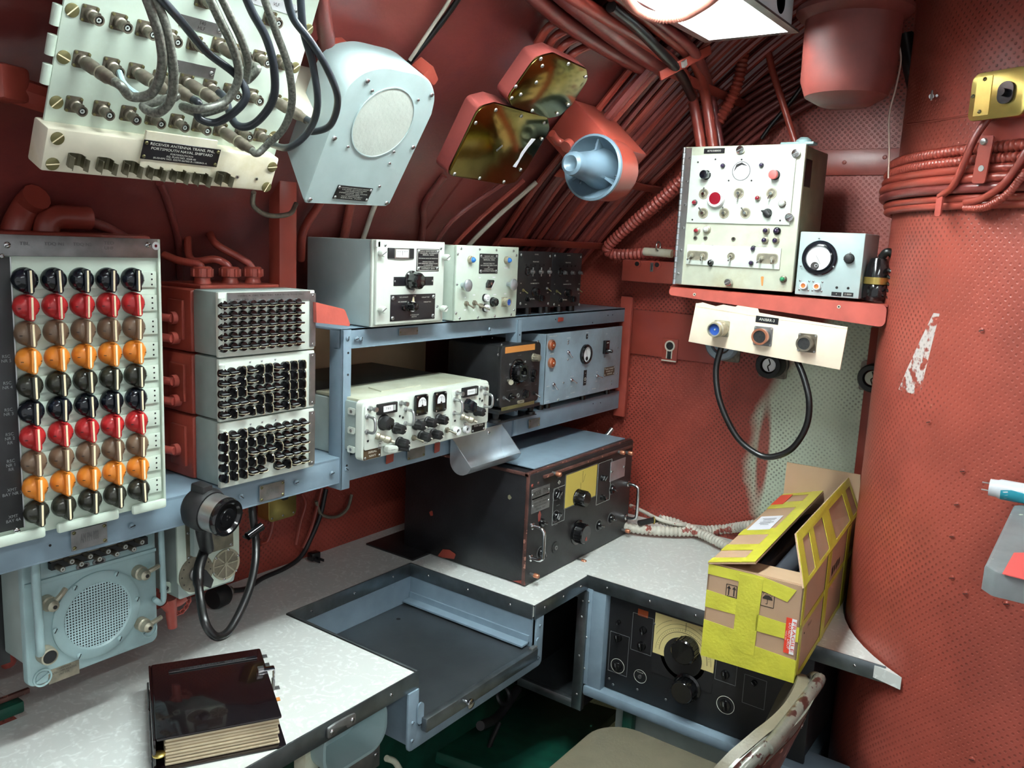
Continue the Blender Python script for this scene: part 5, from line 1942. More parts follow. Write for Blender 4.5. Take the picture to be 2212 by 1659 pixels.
# ============================================================ ALARM HORN
HX = 1.50
P = on('x', HX, 1281, 362)
hr = .5*abs(on('x', HX, 1281, 290).z-on('x', HX, 1281, 432).z)
hn = thing('horn', 'blue grey conical alarm horn in a round red casing on the hull', 'horn', P)
MH = T(*P) @ frame_to((-1, 0, 0))
put('casing', MB('red_paint').lathe([(0, -.085), (hr*.9, -.085), (hr*.97, -.07), (hr*.97, -.003)], 40), MH, hn, 'red cylindrical casing')
put('rim', MB('horn_blue').lathe([(hr*.97, -.006), (hr*1.02, -.003), (hr*1.02, .004), (hr*.95, .006), (hr*.90, -.004), (hr*.62, -.030), (hr*.45, -.034), (0, -.034)], 44), MH, hn)
cn = MB('horn_blue').lathe([(hr*.66, -.45*hr), (hr*.52, 0), (hr*.42, .6*hr), (hr*.35, 1.0*hr), (hr*.37, 1.1*hr), (hr*.34, 1.28*hr), (hr*.24, 1.34*hr), (hr*.12, 1.22*hr), (0, 1.16*hr)], 30)
put('cone', cn, MH, hn)
fi = MB('horn_blue')
for k in range(3):
    fi.prism([(hr*.30, .03), (hr*.34, .036), (hr*.55, .0), (hr*.92, -.006), (hr*.90, -.02), (hr*.30, -.033)], -.0022, .0022, RZ(k*120-35) @ RX(90))
put('fin', fi, MH, hn)
for a_ in (-20, 95, 215):
    put('screw', screw(.004, 'horn_blue', 20), MH @ RZ(a_) @ T(hr*.74, 0, -.018), hn)
fm = Face(on('y', 1.0, 1300, 300), (1, 0, 0), (0, -.6, .8))
mbx = MB('red_paint').box(.16, .17, .11, T(.06, .005, .0), .003)
single('horn_bracket', MB('red_paint').box(.13, .15, .10, T(P.x+.10, P.y+.055, P.z+.055) @ RX(42), .003), 'red box bracket carrying the horn on the slanted hull', 'bracket')
single('cable_gland', MB('red_paint').tube([on('y', .98, 1192, 288), on('y', .98, 1205, 305), on('y', .96, 1228, 315)], .008, 12, 5).cyl(.012, -.008, .008, T(*on('y', .96, 1226, 314)) @ RY(60), 12), 'small red threaded gland left of the horn', 'fitting')

# ============================================================ RED SHELF on the bulkhead and what stands on it
XS = 1.80
o = thing('bulkhead_shelf', 'red steel shelf with rounded lip on the bulkhead', 'shelf', (1.97, .62, 1.41))
ZT = 1.436
A, Bq = on('x', XS, 1446, 640), on('x', XS, 1928, 690)
yl, yr = A.y, Bq.y+.012
C8 = lambda x, y: (1280+x/3.19, 600+y/3.19)
lipT = [on('x', XS, *C8(*p)) for p in ((530, 65), (1880, 175))]
lipB = [on('x', XS, *C8(*p)) for p in ((535, 130), (1870, 350))]
pts = [(-lipT[0].y, lipT[0].z), (-lipB[0].y, lipB[0].z), (-yr+.002, lipB[1].z), (-yr+.002, lipT[1].z+.0)]
# lip: front plate
zt0 = lipT[0].z
put('lip', MB('red_worn').prism(rpoly([(-yl, ZT-.002), (-yl, lipB[0].z+.004), (-yr, lipB[1].z+.006), (-yr, ZT-.030 if False else lipT[1].z)], [.012, .008, .012, .012], 5), -.006, .004, Matrix(((0, 0, -1, XS), (-1, 0, 0, 0), (0, 1, 0, 0), (0, 0, 0, 1)))), I4, o)
SZ = lambda y: ZT+(lipT[1].z-ZT)*((yl-y)/(yl-yr))   # the shelf slopes a little to the right
tp = MB('red_paint').add([(XS, yl, ZT), (XS, yr, lipT[1].z), (XB-.002, yr+.02, lipT[1].z+.004), (XB-.002, yl+.13, ZT+.012), (XS, yl, ZT-.004), (XS, yr, lipT[1].z-.004), (XB-.002, yr+.02, lipT[1].z), (XB-.002, yl+.13, ZT+.008)], [(0, 3, 2, 1), (4, 5, 6, 7), (0, 1, 5, 4), (1, 2, 6, 5), (2, 3, 7, 6), (3, 0, 4, 7)])
put('top', tp, I4, o)
FX_ = Face((XS-.004, 0, 0), (0, -1, 0), (0, 0, 1))
for p in ((703, 115), (1698, 200)):
    put('hole', socket(.0035, 'scraped', 'hole_dark'), FX_.MP(*C8(*p)), o)
# bracket rod + junction box left behind
jb = thing('junction_box', 'small red junction box with two dark screws behind the left end of red shelf', 'junction box', on('x', 2.06, 1400, 612))
a, b = on('x', 2.06, 1345, 560), on('x', 2.06, 1465, 612)
put('box', MB('red_paint').bx(2.06, XB-.001, b.y, a.y, b.z-.004, a.z, .003), I4, jb)
fj = Face((2.06, 0, 0), (0, -1, 0), (0, 0, 1))
for p in ((1377, 570), (1420, 572)):
    put('bolt', MB('black_matte').cyl(.006, 0, .004).mat('red_paint').ring(.006, .011, 0, .002), fj.MP(*p), jb)
put('tag', MB('steel').box(.009, .024, .001).mat('ink').box(.003, .016, .0012), fj.MP(1408, 577), jb)

# --- tall receiver with hinged front
C9 = lambda x, y: (1420+x/3.857, 270+y/3.857)
XA = XS+.004
FX = Face((XA, 0, 0), (0, -1, 0), (0, 0, 1))
q = [FX.at(*C9(*p)) for p in ((240, 182), (1238, 155), (1120, 1395), (125, 1325))]
uL, uR = (q[0][0]+q[3][0])/2, (q[1][0]+q[2][0])/2
vT, vB = (q[0][1]+q[1][1])/2, (q[2][1]+q[3][1])/2
br3 = thing('rack_receiver', 'tall pale receiver with hinged front full of switches and lamps on red shelf', 'radio', FX.pt((uL+uR)/2, vB, -.1))
tilt = math.degrees(math.atan2(q[1][1]-q[0][1], q[1][0]-q[0][0])+math.atan2(q[2][1]-q[3][1], q[2][0]-q[3][0]))/2
vBm = max(vB, ZT-.004)
put('case', MB('aged_side').box(uR-uL-.006, vT-vB-.004, .16, T((uL+uR)/2, (vT+vB)/2, -.092), .003), FX.M(0, 0, 0), br3, 'brown aged metal case')
pan = put('front_panel', MB('aged_green').box(uR-uL, vT-vB, .010, T((uL+uR)/2, (vT+vB)/2, -.005), .002), FX.M(0, 0, 0), br3)
put('top_cleat', MB('green_blue').lathe([(.016, 0), (.016, .01), (.008, .016), (0, .016)], 20).box(.03, .07, .006, T(0, .01, .003), .002), T(XA+.03, -uR+.015, vT), br3)


def KX(x, y, me, name, h=0.0, rot=0, hh=0, par=None, lab=None, f=None):
    return put(name, me, (f or FX).MP(*C9(x, y), h, rot, hh), par or pan, lab)


hg = MB('steel').box(.014, vT-vB-.004, .002, T(uL+.012, (vT+vB)/2, .001))
nk = 24
for i in range(nk):
    hg.mat('steel' if i % 2 else 'alu').cyl(.004, 0, (vT-vB)/nk*.92, T(uL+.001, vB+(vT-vB)*i/nk, .001) @ RX(-90), 10)
put('piano_hinge', hg, FX.M(0, 0, 0), pan)
for (p0, p1) in (((270, 245), (1130, 840)), ((235, 985), (1045, 1210))):
    qq = [FX.at(*C9(*p)) for p in ((p0[0]+20, p0[1]+10), (p1[0]-25, p1[1]-5))]
    put('sub_panel', MB('green_white').box(qq[1][0]-qq[0][0], qq[0][1]-qq[1][1], .004, T((qq[0][0]+qq[1][0])/2, (qq[0][1]+qq[1][1])/2, .002), .001), FX.M(0, 0, 0), pan)
S4 = .004
for (x, y) in ((700, 210), (1163, 238), (1107, 770)):
    KX(x, y, MB('chrome').lathe([(.007, 0), (.007, .004), (.0085, .005), (.0085, .009), (0, .010)], 16).mat('ink_grey').box(.014, .002, .0006, T(0, 0, .0098) @ RZ(25)), 'quarter_turn_screw')
for (x, y, r_, L_, m_) in ((400, 415, .0105, .022, 'black_gloss'), (975, 415, .0105, .022, 'black_matte')):
    KX(x, y, MB(m_).lathe([(r_*1.15, 0), (r_*1.15, .003), (r_*.85, .005), (r_*.85, L_*.7)], 22).mat('knob_black' if x < 600 else 'salmon').cyl(r_*.9, L_*.65, L_, seg=22, bev=.001), 'push_control', .010)
for (x, y) in ((545, 340), (867, 335), (795, 1030), (780, 1150)):
    KX(x, y, jewel(.0052, .010, 'lens_violet', 'knob_black'), 'indicator_cap', .006)
mw = MB('ink_grey').ring(.019, .0205, 0, .001, seg=30).mat('meter_white')
arc_ = [(.019*math.cos(math.radians(a)), .019*math.sin(math.radians(a))) for a in range(-20, 201, 12)]
mw.prism(arc_, 0, .0006)
mw.mat('hole_dark').prism([(-.017, -.002), (-.012, .014), (0, .018), (.014, .010), (0, .013), (-.010, .008)], .0006, .0008)
KX(705, 385, mw, 'meter_window', 0, 0, S4)
for (x, y) in ((393, 575), (685, 570), (957, 572), (388, 735), (563, 735), (740, 735)):
    e = KX(x, y, recess(.0105), 'switch_recess', 0, 0, S4)
    put('toggle_switch', toggle(.0045, random.choice((-60, 40, 60)), 'chrome', 'conn_light'), WM[e] @ T(0, 0, .0005) @ RZ(random.choice((0, 30, -20))), e)
KX(485, 612, MB('white').lathe([(.0195, 0), (.0195, .014), (.018, .016), (.013, .016)], 32).mat('lens_red').lathe([(.0135, .0145), (.0135, .0165), (0, .0168)], 28).mat('ink_grey').cyl(.001, .016, .0164, T(.0155, .003, 0), 8).cyl(.001, .016, .0164, T(-.0155, .003, 0), 8), 'round_lamp', .012, 0, 0, None, 'white ring lamp with dark red lens')
for (x, y, l_, b_, r_) in ((832, 610, 'lens_red', 'conn_light', .0060), (1035, 655, 'lens_clear', 'conn_grey', .0075), (305, 645, 'lens_red', 'knob_black', .0058), (320, 880, 'lens_red', 'conn_light', .0058), (402, 870, 'lens_clear', 'conn_light', .0070), (897, 880, 'lens_violet', 'conn_light', .006), (988, 882, 'lens_violet', 'black_gloss', .0065), (887, 960, 'lens_violet', 'conn_light', .006), (978, 962, 'lens_violet', 'conn_light', .006), (1040, 1285, 'lens_green', 'conn_grey', .006), (437, 1148, 'black_gloss', 'black_gloss', .0065)):
    KX(x, y, jewel(r_, .011, l_, b_), 'pilot_lamp', .009)
for (x, y) in ((332, 513), (487, 505), (468, 780), (318, 943), (402, 943), (462, 1018), (635, 950), (455, 1085), (792, 1095), (1083, 290)):
    KX(x, y, socket(.0045, 'conn_grey', 'hole_dark'), 'test_jack')
kn = MB('black_matte').lathe([(.010, 0), (.010, .006), (.008, .010), (0, .010)], 22).prism(rpoly([(-.014, .006), (.002, .006), (.009, -.003), (.004, -.008), (-.006, .0)], .0015, 3), .008, .016, bev=.001)
KX(915, 735, kn, 'pointer_knob', .006)
for (p0, p1) in (((258, 1045), (425, 1130)), ((835, 1065), (1008, 1160))):
    qq = [FX.at(*C9(*p)) for p in (p0, p1)]
    w, h = qq[1][0]-qq[0][0], qq[0][1]-qq[1][1]
    e = put('switch_well', MB('conn_light').rrect(w, h, h*.35, 0, .001).mat('olive_metal').rrect(w*.92, h*.85, h*.3, .001, .0013), FX.M((qq[0][0]+qq[1][0])/2, (qq[0][1]+qq[1][1])/2, S4), pan)
    for sx in (-1, 1):
        put('toggle_switch', toggle(.005, 40, 'chrome', 'conn_light'), WM[e] @ T(sx*w*.25, 0, .001) @ RZ(sx*20), e)
e = KX(620, 1095, recess(.008), 'switch_recess', 0, 0, S4)
put('toggle_switch', toggle(.0045, 40, 'chrome', 'conn_light'), WM[e], e)
KX(595, 1310, thumbscrew(.008, 'chrome'), 'thumbscrew', .008)
for (x, y) in ((345, 312), (708, 290), (600, 465), (790, 465), (298, 790), (1028, 797), (255, 470), (240, 665), (222, 858), (205, 1045), (183, 1240), (278, 278), (490, 288)):
    KX(x, y, hole(.002) if x > 285 else screw(.003, 'steel', 30), 'hole' if x > 285 else 'rivet', 0, 0, .0042)
qq = [FX.at(*C9(*p)) for p in ((392, 195), (560, 238))]
lb = MB('plate_black').box(qq[1][0]-qq[0][0], .011, .0012).mat('letter').text('87038800', .0055, T(0, 0, .0003), width=(qq[1][0]-qq[0][0])*.65)
put('number_tape', lb, FX.M((qq[0][0]+qq[1][0])/2, (qq[0][1]+qq[1][1])/2, .0006), pan, 'black embossed number tape')
for s_, x, y, w in (('INTENSITY', 415, 350, .016), ('FREQUENCY', 690, 478, .026), ('MHZ', 685, 497, .009), ('ANTENNA', 965, 492, .018), ('CHECK', 725, 570, .010), ('OUT', 745, 662, .006), ('ON', 1030, 572, .004), ('OFF', 885, 572, .005), ('POWER', 560, 805, .020), ('TEST', 735, 800, .010), ('AUTO', 390, 796, .008), ('VOL\nIN', 300, 1010, .008), ('FREE\nPOWER\nIN', 385, 1000, .010), ('BATTERY', 880, 1003, .016), ('ALARM', 880, 1022, .014), ('OFF', 1018, 1062, .007), ('LAMP\nTEST', 970, 1010, .010), ('CW', 918, 658, .005), ('GAIN', 930, 822, .020)):
    KX(x, y, MB('white').text(s_, .0036, T(0, 0, .0002), width=w), 'lettering', 0, 0, S4+.0001)
st = [FX.at(*C9(*p)) for p in ((862, 1262), (888, 1262), (878, 1342), (868, 1340))]
put('stain', MB('tape_orange').prism(rpoly(st, .002, 3), .0001, .0004), FX.M(0, 0, 0), pan, 'ochre paint run')
sf = Face((0, -uR-.003+0, 0), (1, 0, 0), (0, 0, 1))
put('side_plate', MB('black_matte').bx(XA+.020, XA+.062, -uR+.0026, -uR+.0036, vT-.085, vT-.028), I4, br3, 'dark label plate on the case side')

# --- meter box
XM = XS+.012
FM = Face((XM, 0, 0), (0, -1, 0), (0, 0, 1))
q = [FM.at(*C9(*p)) for p in ((1185, 892), (1725, 898), (1688, 1447), (1135, 1412))]
uL2, uR2 = (q[0][0]+q[3][0])/2+.002, (q[1][0]+q[2][0])/2
vT2, vB2 = (q[0][1]+q[1][1])/2, (q[2][1]+q[3][1])/2
mbx = thing('meter_box', 'small grey green box with large round meter right of the tall receiver', 'meter', FM.pt((uL2+uR2)/2, vB2, -.06))
pan = put('case', MB('speaker_green').box(uR2-uL2, vT2-vB2, .12, T((uL2+uR2)/2, (vT2+vB2)/2, -.06), .002), FM.M(0, 0, 0), mbx)
KX(1346, 1108, MB('knob_black').lathe([(.036, 0), (.036, .004), (.034, .006), (.029, .006), (.028, .012), (.0255, .013), (.0245, .008)], 48).mat('meter_white').cyl(.0252, 0, .009, seg=44).mat('ink').lathe([(.0085, .009), (.0085, .0096), (0, .0096)], 24, T(-.006, -.017, 0)).box(.0006, .020, .0003, T(0, -.004, .0092) @ RZ(30)).mat('steel').ring(.002, .004, .0096, .0102, T(-.003, -.016, 0), 14), 'round_meter', .006, 0, 0, None, None, FM)
KX(1588, 1112, knob(.0095, .014, 'black_matte', 12, None), 'knob', .010, 0, 0, None, None, FM)
for (x, y) in ((1218, 1338), (1328, 1345)):
    e = KX(x, y, MB('white').lathe([(.0075, 0), (.0075, .008), (.006, .009), (.005, .009), (.005, .006)], 20).mat('orange_core').cyl(.005, 0, .0065).mat('ink').cyl(.0008, .0065, .0068, T(-.0015, 0, 0), 6).cyl(.0008, .0065, .0068, T(.0015, 0, 0), 6), 'socket', .005, 0, 0, None, 'white socket with orange core', FM)
    for sx in (-1, 1):
        for sy in (-1, 1):
            put('screw', screw(.0022, 'chrome', 20), WM[e] @ T(sx*.0095, sy*.0095, 0), e)
for (x, y) in ((1495, 1355), (1590, 1360)):
    KX(x, y, hole(.0028), 'hole', 0, 0, .0003, None, None, FM)
for (x, y, s_) in ((1492, 1408, '+'), (1590, 1412, '2 500V')):
    KX(x, y, MB('plate_black').box(.020, .008, .0008).mat('letter').text(s_, .005, T(0, 0, .0002)), 'label', 0, 0, .0004, None, None, FM)
for p in ((1350, 945), (1198, 1175), (1468, 1182), (1603, 1065)):
    KX(*p, screw(.002, 'steel', 30), 'screw', .004, 0, .006 if p[0] != 1603 else 0, None, None, FM)

# --- handset standing behind the meter box, with curly cord
hs = thing('handset', 'black handset with brass collar and curly cord standing right of the meter box', 'handset', on('x', XS+.05, 1890, 650))
P = on('x', XS+.04, *C9(1810, 1430))
h0 = SZ(P.y)+.004
hb = MB('black_gloss').lathe([(0, 0), (.020, 0), (.024, .010), (.024, .028), (.022, .034)], 26)
hb.mat('brass').ring(.0, .0252, .034, .048, seg=26)
hb.mat('black_gloss').lathe([(.023, .048), (.021, .072), (.015, .086), (0, .090)], 26)
put('body', hb, T(P.x, P.y, h0), hs)
wput('cord_knot', MB('rubber').tube([(P.x, P.y-.004, h0+.088), (P.x-.005, P.y-.016, h0+.100), (P.x, P.y-.028, h0+.090), (P.x-.003, P.y-.030, h0+.06)], .008, 10, 6), hs)
hel = []
for i in range(7*14+1):
    a = 2*math.pi*i/14
    t = i/(7*14)
    hel.append((P.x-.012+.009*math.cos(a), P.y-.032-.008*t+.009*math.sin(a), h0+.068-.095*t))
wput('curly_cord', MB('rubber').tube(hel, .0034, 7, 1, raw=True), hs)

# ============================================================ CONNECTOR PLATE under the red shelf
XC = XS-.008
FC = Face((XC, 0, 0), (0, -1, 0), (0, 0, 1))
q = [FC.at(*C8(*p)) for p in ((712, 175), (1758, 340), (1705, 635), (660, 440))]
cp = thing('connector_plate', 'cream metal plate with three round connectors hanging under the red shelf', 'connector plate', FC.pt(*q[2]))
put('plate', MB('cream_plate').prism(q[::-1], -.0035, 0, bev=.0005), FC.M(0, 0, 0), cp)
jag = [C8(*p) for p in ((712, 178), (760, 170), (850, 196), (900, 185), (985, 200), (1000, 190), (1140, 212), (1150, 240), (1300, 268), (1620, 318), (1700, 335), (1758, 342), (1750, 352), (1100, 262), (712, 196))]
put('torn_paint', MB('cream_plate').prism([FC.at(*p) for p in jag][::-1], 0, .0007), FC.M(0, 0, 0), cp, 'ragged cream paint edge')
KC = lambda x, y, me, name, h=0.0, hh=0.0: put(name, me, FC.MP(*C8(x, y), h, 0, hh), cp)
KC(890, 350, MB('conn_light').rrect(.036, .036, .003, 0, .002).lathe([(.017, .002), (.017, .014), (.0155, .016), (.0155, .022), (.018, .024), (.018, .034), (.0155, .036), (.0155, .046), (.013, .046), (.013, .036)], 28).mat('core_blue').cyl(.0135, .030, .037, seg=24).mat('letter_grey').cyl(.002, .037, .040, seg=8), 'connector')
KC(1160, 405, flangeconn(.0165, .024, 'steel_dull', 'copper', 'black_matte'), 'connector', .014)
KC(1465, 452, flangeconn(.0155, .024, 'conn_grey', 'conn_grey', 'black_matte'), 'connector', .014)
KC(1203, 292, MB('plate_black').box(.050, .014, .0008, RZ(-2)).mat('letter').text('AN/BRR-3', .0085, T(0, 0, .0002) @ RZ(-2), width=.034), 'embossed_tape', 0, .0005)
P = [on('x', XC+.02, *C8(890, 470)), on('x', XC+.01, *C8(850, 640)), on('x', XC, *C8(880, 860)), on('x', XC, *C8(990, 1090)), on('x', XC, *C8(1120, 1205)), on('x', XC, *C8(1230, 1235)), on('x', XC, *C8(1370, 1180)), on('x', XC, *C8(1470, 1030)), on('x', XC, *C8(1493, 860)), on('x', XC+.01, *C8(1460, 700)), on('x', XC+.02, *C8(1405, 560)), on('x', XC+.03, *C8(1390, 520))]
P = [on('x', XC+.022, *C8(900, 430))]+P
single('loop_cable', MB('rubber').tube(P, .0068, 12, 8), 'thick black cable hanging in a large U loop under the cream plate', 'cable')
# sockets fixed to the bulkhead behind
for (x, y, xx, r_, lab, rim, in_) in ((900, 450, XB-.006, .046, 'grey round socket mostly hidden behind the cream plate', 'blue_panel', 'blue_panel'), (1225, 600, XB-.05, .034, 'black round socket with a white slotted core under the cream plate', 'black_matte', 'white'), (1935, 690, XB-.03, .034, 'dark round ring socket beside the red trunk', 'black_matte', 'aged_green')):
    P = on('x', xx, *C8(x, y))
    o = thing('round_socket', lab, 'socket', P)
    M_ = T(*P) @ frame_to((-1, 0, 0))
    put('base', MB('conn_grey').rrect(r_*2.1, r_*2.1, .006, -.028 if xx < XB-.02 else -.005, -.02 if xx < XB-.02 else -.001), M_, o)
    put('body', MB(rim).lathe([(r_, -.045 if xx < XB-.04 else -.02), (r_, .012), (r_*.9, .018), (r_*.62, .018), (r_*.58, .006)], 32), M_, o)
    put('core', MB(in_).cyl(r_*.5, -.01, .010, seg=26).mat('hole_dark').tube([(-r_*.05, r_*.45, .0105), (r_*.08, r_*.1, .0105), (-r_*.08, -r_*.1, .0105), (r_*.05, -r_*.45, .0105)], .0015, 5, 4), M_, o)

# ============================================================ LOWER LOUDSPEAKER UNIT under the shelf, far left
CL = lambda x, y: (x/4.1475, 1150+y/4.1475)
YL = 1.20
FL_ = Face((0, YL, 0), (1, 0, 0), (0, 0, 1))
q = [FL_.at(*CL(*p)) for p in ((215, 700), (1405, 600), (1420, 1000), (250, 1410))]
x0, x1 = (q[0][0]+q[3][0])/2, (q[1][0]+q[2][0])/2
zb = (FL_.at(*CL(300, 1408))[1]+FL_.at(*CL(1370, 970))[1])/2
zt = 1.095
lo = thing('intercom_speaker', 'blue green intercom loudspeaker unit hanging under the shelf at far left', 'loudspeaker', ((x0+x1)/2, YL+.05, zb))
put('face_plate', MB('green_blue').prism(rr(x1-x0, zt-zb, .012), 0, .012, T((x0+x1)/2, YL+.012, (zb+zt)/2) @ RX(90), .003), I4, lo)
put('body', MB('grey_green').bx(x0+.012, x1-.012, YL+.013, YL+.10, zb+.02, zt, .004), I4, lo)
put('back_plate', MB('aged_green').bx(x0-.03, x0-.004, YL+.10, YL+.104, zb+.02, zt, .001).mat('black_paint').bx(x0-.02, x0+.02, YL+.10, YL+.16, zb+.0, zt), I4, lo)


def KL(x, y, me, name, h=0.0, rot=0, par=None, lab=None, hh=0.0):
    return put(name, me, FL_.MP(*CL(x, y), h, rot, hh), par or lo, lab)


a, b = FL_.at(*CL(440, 800)), FL_.at(*CL(1262, 600))
t_, b_ = FL_.at(*CL(960, 315)), FL_.at(*CL(780, 1150))
rO = (abs(b[0]-a[0])/2+abs(t_[1]-b_[1])/2)/2*.97
cu, cv = (a[0]+b[0])/2, (t_[1]+b_[1])/2
rI = rO*.73
ring = MB('green_blue').lathe([(rO, 0), (rO, .003), (rO-.003, .005), (rI+.003, .005), (rI, .002)], 56)
rg_ = put('grille_rim', ring, FL_.M(cu, cv, 0), lo)
put('grille', MB('grille').cyl(rI+.001, 0, .0025, seg=48), FL_.M(cu, cv, 0), rg_, 'square hole mesh grille')
for (x, y) in ((1045, 370), (672, 495), (495, 880), (710, 1105), (1075, 950), (1230, 595)):
    KL(x, y, screw(.0042, 'green_blue', 60), 'screw', .005, 0, rg_, None, .005)
for (x, y, s_) in ((1265, 365, -1), (440, 640, 1), (1290, 830, 1)):
    c_ = MB('conn_light').lathe([(.011, 0), (.011, .012), (.009, .014), (.008, .024), (.004, .028), (0, .028)], 20).mat('hole_dark').cyl(.003, .028, .0285, seg=10)
    c_.mat('conn_light').tube([(0, 0, .016), (.012, .010, .018), (.022, .017, .014)] if s_ > 0 and y < 700 else [(0, 0, .016), (.014, .004, .018), (.026, .006, .016)], .004, 8, 4)
    KL(x, y, c_, 'dimmer_knob', .010)
KL(430, 1105, MB('conn_light').lathe([(.013, 0), (.013, .010), (.012, .016), (.010, .017), (.010, .014)], 24).mat('black_matte').cyl(.010, 0, .015, seg=24), 'jack', .010)
for (x, y) in ((378, 1300), (1335, 870)):
    KL(x, y, MB('green_blue').ring(.011, .0135, 0, .002).cyl(.009, 0, .001).box(.021, .0025, .002, T(0, 0, .002) @ RZ(25)), 'turn_fastener')
qq = [FL_.at(*CL(*p)) for p in ((455, 1250), (680, 1165), (685, 1250), (460, 1345))]
nm_ = MB('olive_metal').box(.045, .022, .001).mat('ink').text('LOUDSPEAKER\nINTERCOMMUNICATING\nUNIT TYPE', .0045, T(0, .004, .0006), width=.036)
put('nameplate', nm_, FL_.M((qq[0][0]+qq[2][0])/2, (qq[0][1]+qq[2][1])/2, .0006), lo)
tb = MB('black_matte').bx(0, x1-x0-.055, -.006, .006, 0, .010).mat('olive_metal').bx(.0, x1-x0-.07, .004, .016, 0, .008)
u0, v0 = FL_.at(*CL(345, 325))
st_ = put('terminal_strip', tb, FL_.M(x0+.035, FL_.at(*CL(700, 215))[1], .002), lo)
for i in range(10):
    x = .008+i*(x1-x0-.075)/9.5
    put('terminal', MB('conn_grey').cyl(.0042, 0, .020, seg=12).mat('letter_grey').ring(.0018, .0032, .020, .0206, seg=12), WM[st_] @ T(x, -.002+.008*(i % 2), .006), st_)
put('step', MB('green_blue').bx(x0+.002, x1-.002, YL-.004, YL, FL_.at(*CL(700, 335))[1]-.004, FL_.at(*CL(700, 335))[1]+.001), I4, lo)
for (x, y) in ((740, 300), (885, 258)):
    KL(x, y, MB('steel_dull').rrect(.020, .008, .004, 0, .002).mat('hole_dark').rrect(.013, .0045, .002, .002, .0024), 'slot_window')
tubx = lambda pts, y: [on('y', y, *CL(*p)) for p in pts]
wput('guard_rod', MB('green_blue').tube(tubx([(318, 250), (325, 500), (345, 750), (355, 950), (362, 1060)], YL-.02)+[on('y', YL-.002, *CL(360, 1090))], .006, 10, 5), lo)
wput('guard_rod', MB('green_blue').tube(tubx([(1440, -60), (1452, 200), (1462, 450), (1465, 590), (1440, 632), (1400, 612)], YL-.016)+[on('y', YL-.001, *CL(1385, 600))], .0048, 10, 5), lo)

# ============================================================ PHONE SET BOX with handset, under the shelf
CH = lambda x, y: (350+x/4.1475, 1020+y/4.1475)
FH = Face((0, YL, 0), (1, 0, 0), (0, 0, 1))
ph = thing('intercom_box', 'pale green intercom box with dark dial and spoked disc under the shelf', 'intercom', on('y', YL+.05, 440, 1285))
ol = [(130, 440), (145, 1000), (245, 1100), (610, 975), (695, 830), (690, 300)]
op = [FH.at(*CH(*p)) for p in ol]
zc = max(op[0][1], op[5][1])
op = [(op[0][0], 1.10), op[1], op[2], op[3], op[4], (op[5][0], 1.10)]
put('front', MB('green_pale').prism(rpoly(op[::1], [0, .006, .006, .006, .006, 0], 3), -.004, .0, FH.M(0, 0, 0), .001), I4, ph)
bxx0, bxx1 = op[0][0]+.0, op[5][0]
body = [(bxx0-.0, 1.10), (bxx0-.002, op[2][1]+.004), (bxx1-.03, op[3][1]+.01), (bxx1, 1.0), (bxx1, 1.10)]
put('case', MB('grey_green').prism(rpoly([(op[0][0]+.003, 1.10), (op[0][0]+.003, op[2][1]-.004), (op[4][0]-.01, op[3][1]-.004), (op[4][0]-.003, op[4][1]), (op[5][0]-.003, 1.10)], .004, 3), -.09, -.004, FH.M(0, 0, 0)), I4, ph)
put('foot_lug', MB('green_pale').prism(rpoly([FH.at(*CH(*p)) for p in ((70, 1020), (70, 1130), (200, 1110), (150, 1020))], .003, 3), -.03, -.026, FH.M(0, 0, 0)), I4, ph)


def KH(x, y, me, name, h=0.0, rot=0, par=None, lab=None, hh=0.0):
    return put(name, me, FH.MP(*CH(x, y), h, rot, hh), par or ph, lab)


qq = [FH.at(*CH(*p)) for p in ((205, 470), (630, 430), (635, 660), (220, 785))]
cd = put('holder_plate', MB('olive_metal').prism(qq[::-1], 0, .0015, FH.M(0, 0, 0)), I4, ph)
for (x, y) in ((228, 545), (235, 765), (605, 440), (612, 645)):
    KH(x, y, screw(.0025, 'steel', 40), 'screw', 0, 0, cd, None, .0016)
put('holder_clip', MB('grey_green').prism([FH.at(*CH(*p)) for p in ((340, 715), (215, 730), (208, 440), (290, 480), (365, 490), (355, 560))][::1], .0, .012, FH.M(0, 0, .012), .002), I4, ph)
dd = MB('olive_metal').cyl(.032, 0, .002, seg=36)
dd.mat('ink')
for k in range(12):
    dd.cyl(.0013, .002, .0023, RZ(k*30) @ T(.027, 0, 0), 8)
dd.mat('steel_dull').lathe([(.014, .002), (.014, .006), (.010, .010), (0, .010)], 24)
dd.mat('black_matte').prism(rpoly([(-.006, -.012), (.014, -.026), (.020, -.012), (.006, .010), (-.005, .008)], .002, 3), .008, .022, bev=.001)
KH(315, 910, dd, 'selector_dial', .004)
sp_ = MB('conn_light').ring(.024, .0275, 0, .003, seg=36)
sp_.mat('olive_metal').cyl(.0245, 0, .001, seg=36).mat('conn_light')
for k in range(8):
    sp_.box(.0022, .024, .0016, RZ(k*45) @ T(0, .012, .0012))
sp_.cyl(.004, 0, .003)
KH(567, 822, sp_, 'spoked_cover')
for k in range(6):
    a = math.radians(k*60+20)
    put('screw', screw(.0022, 'chrome', 20), FH.MP(*CH(567, 822)) @ T(.0262*math.cos(a), .0262*math.sin(a), .003), ph)
KH(110, 1088, screw(.006, 'steel', 50), 'screw', 0, 0, None, None, -.026)
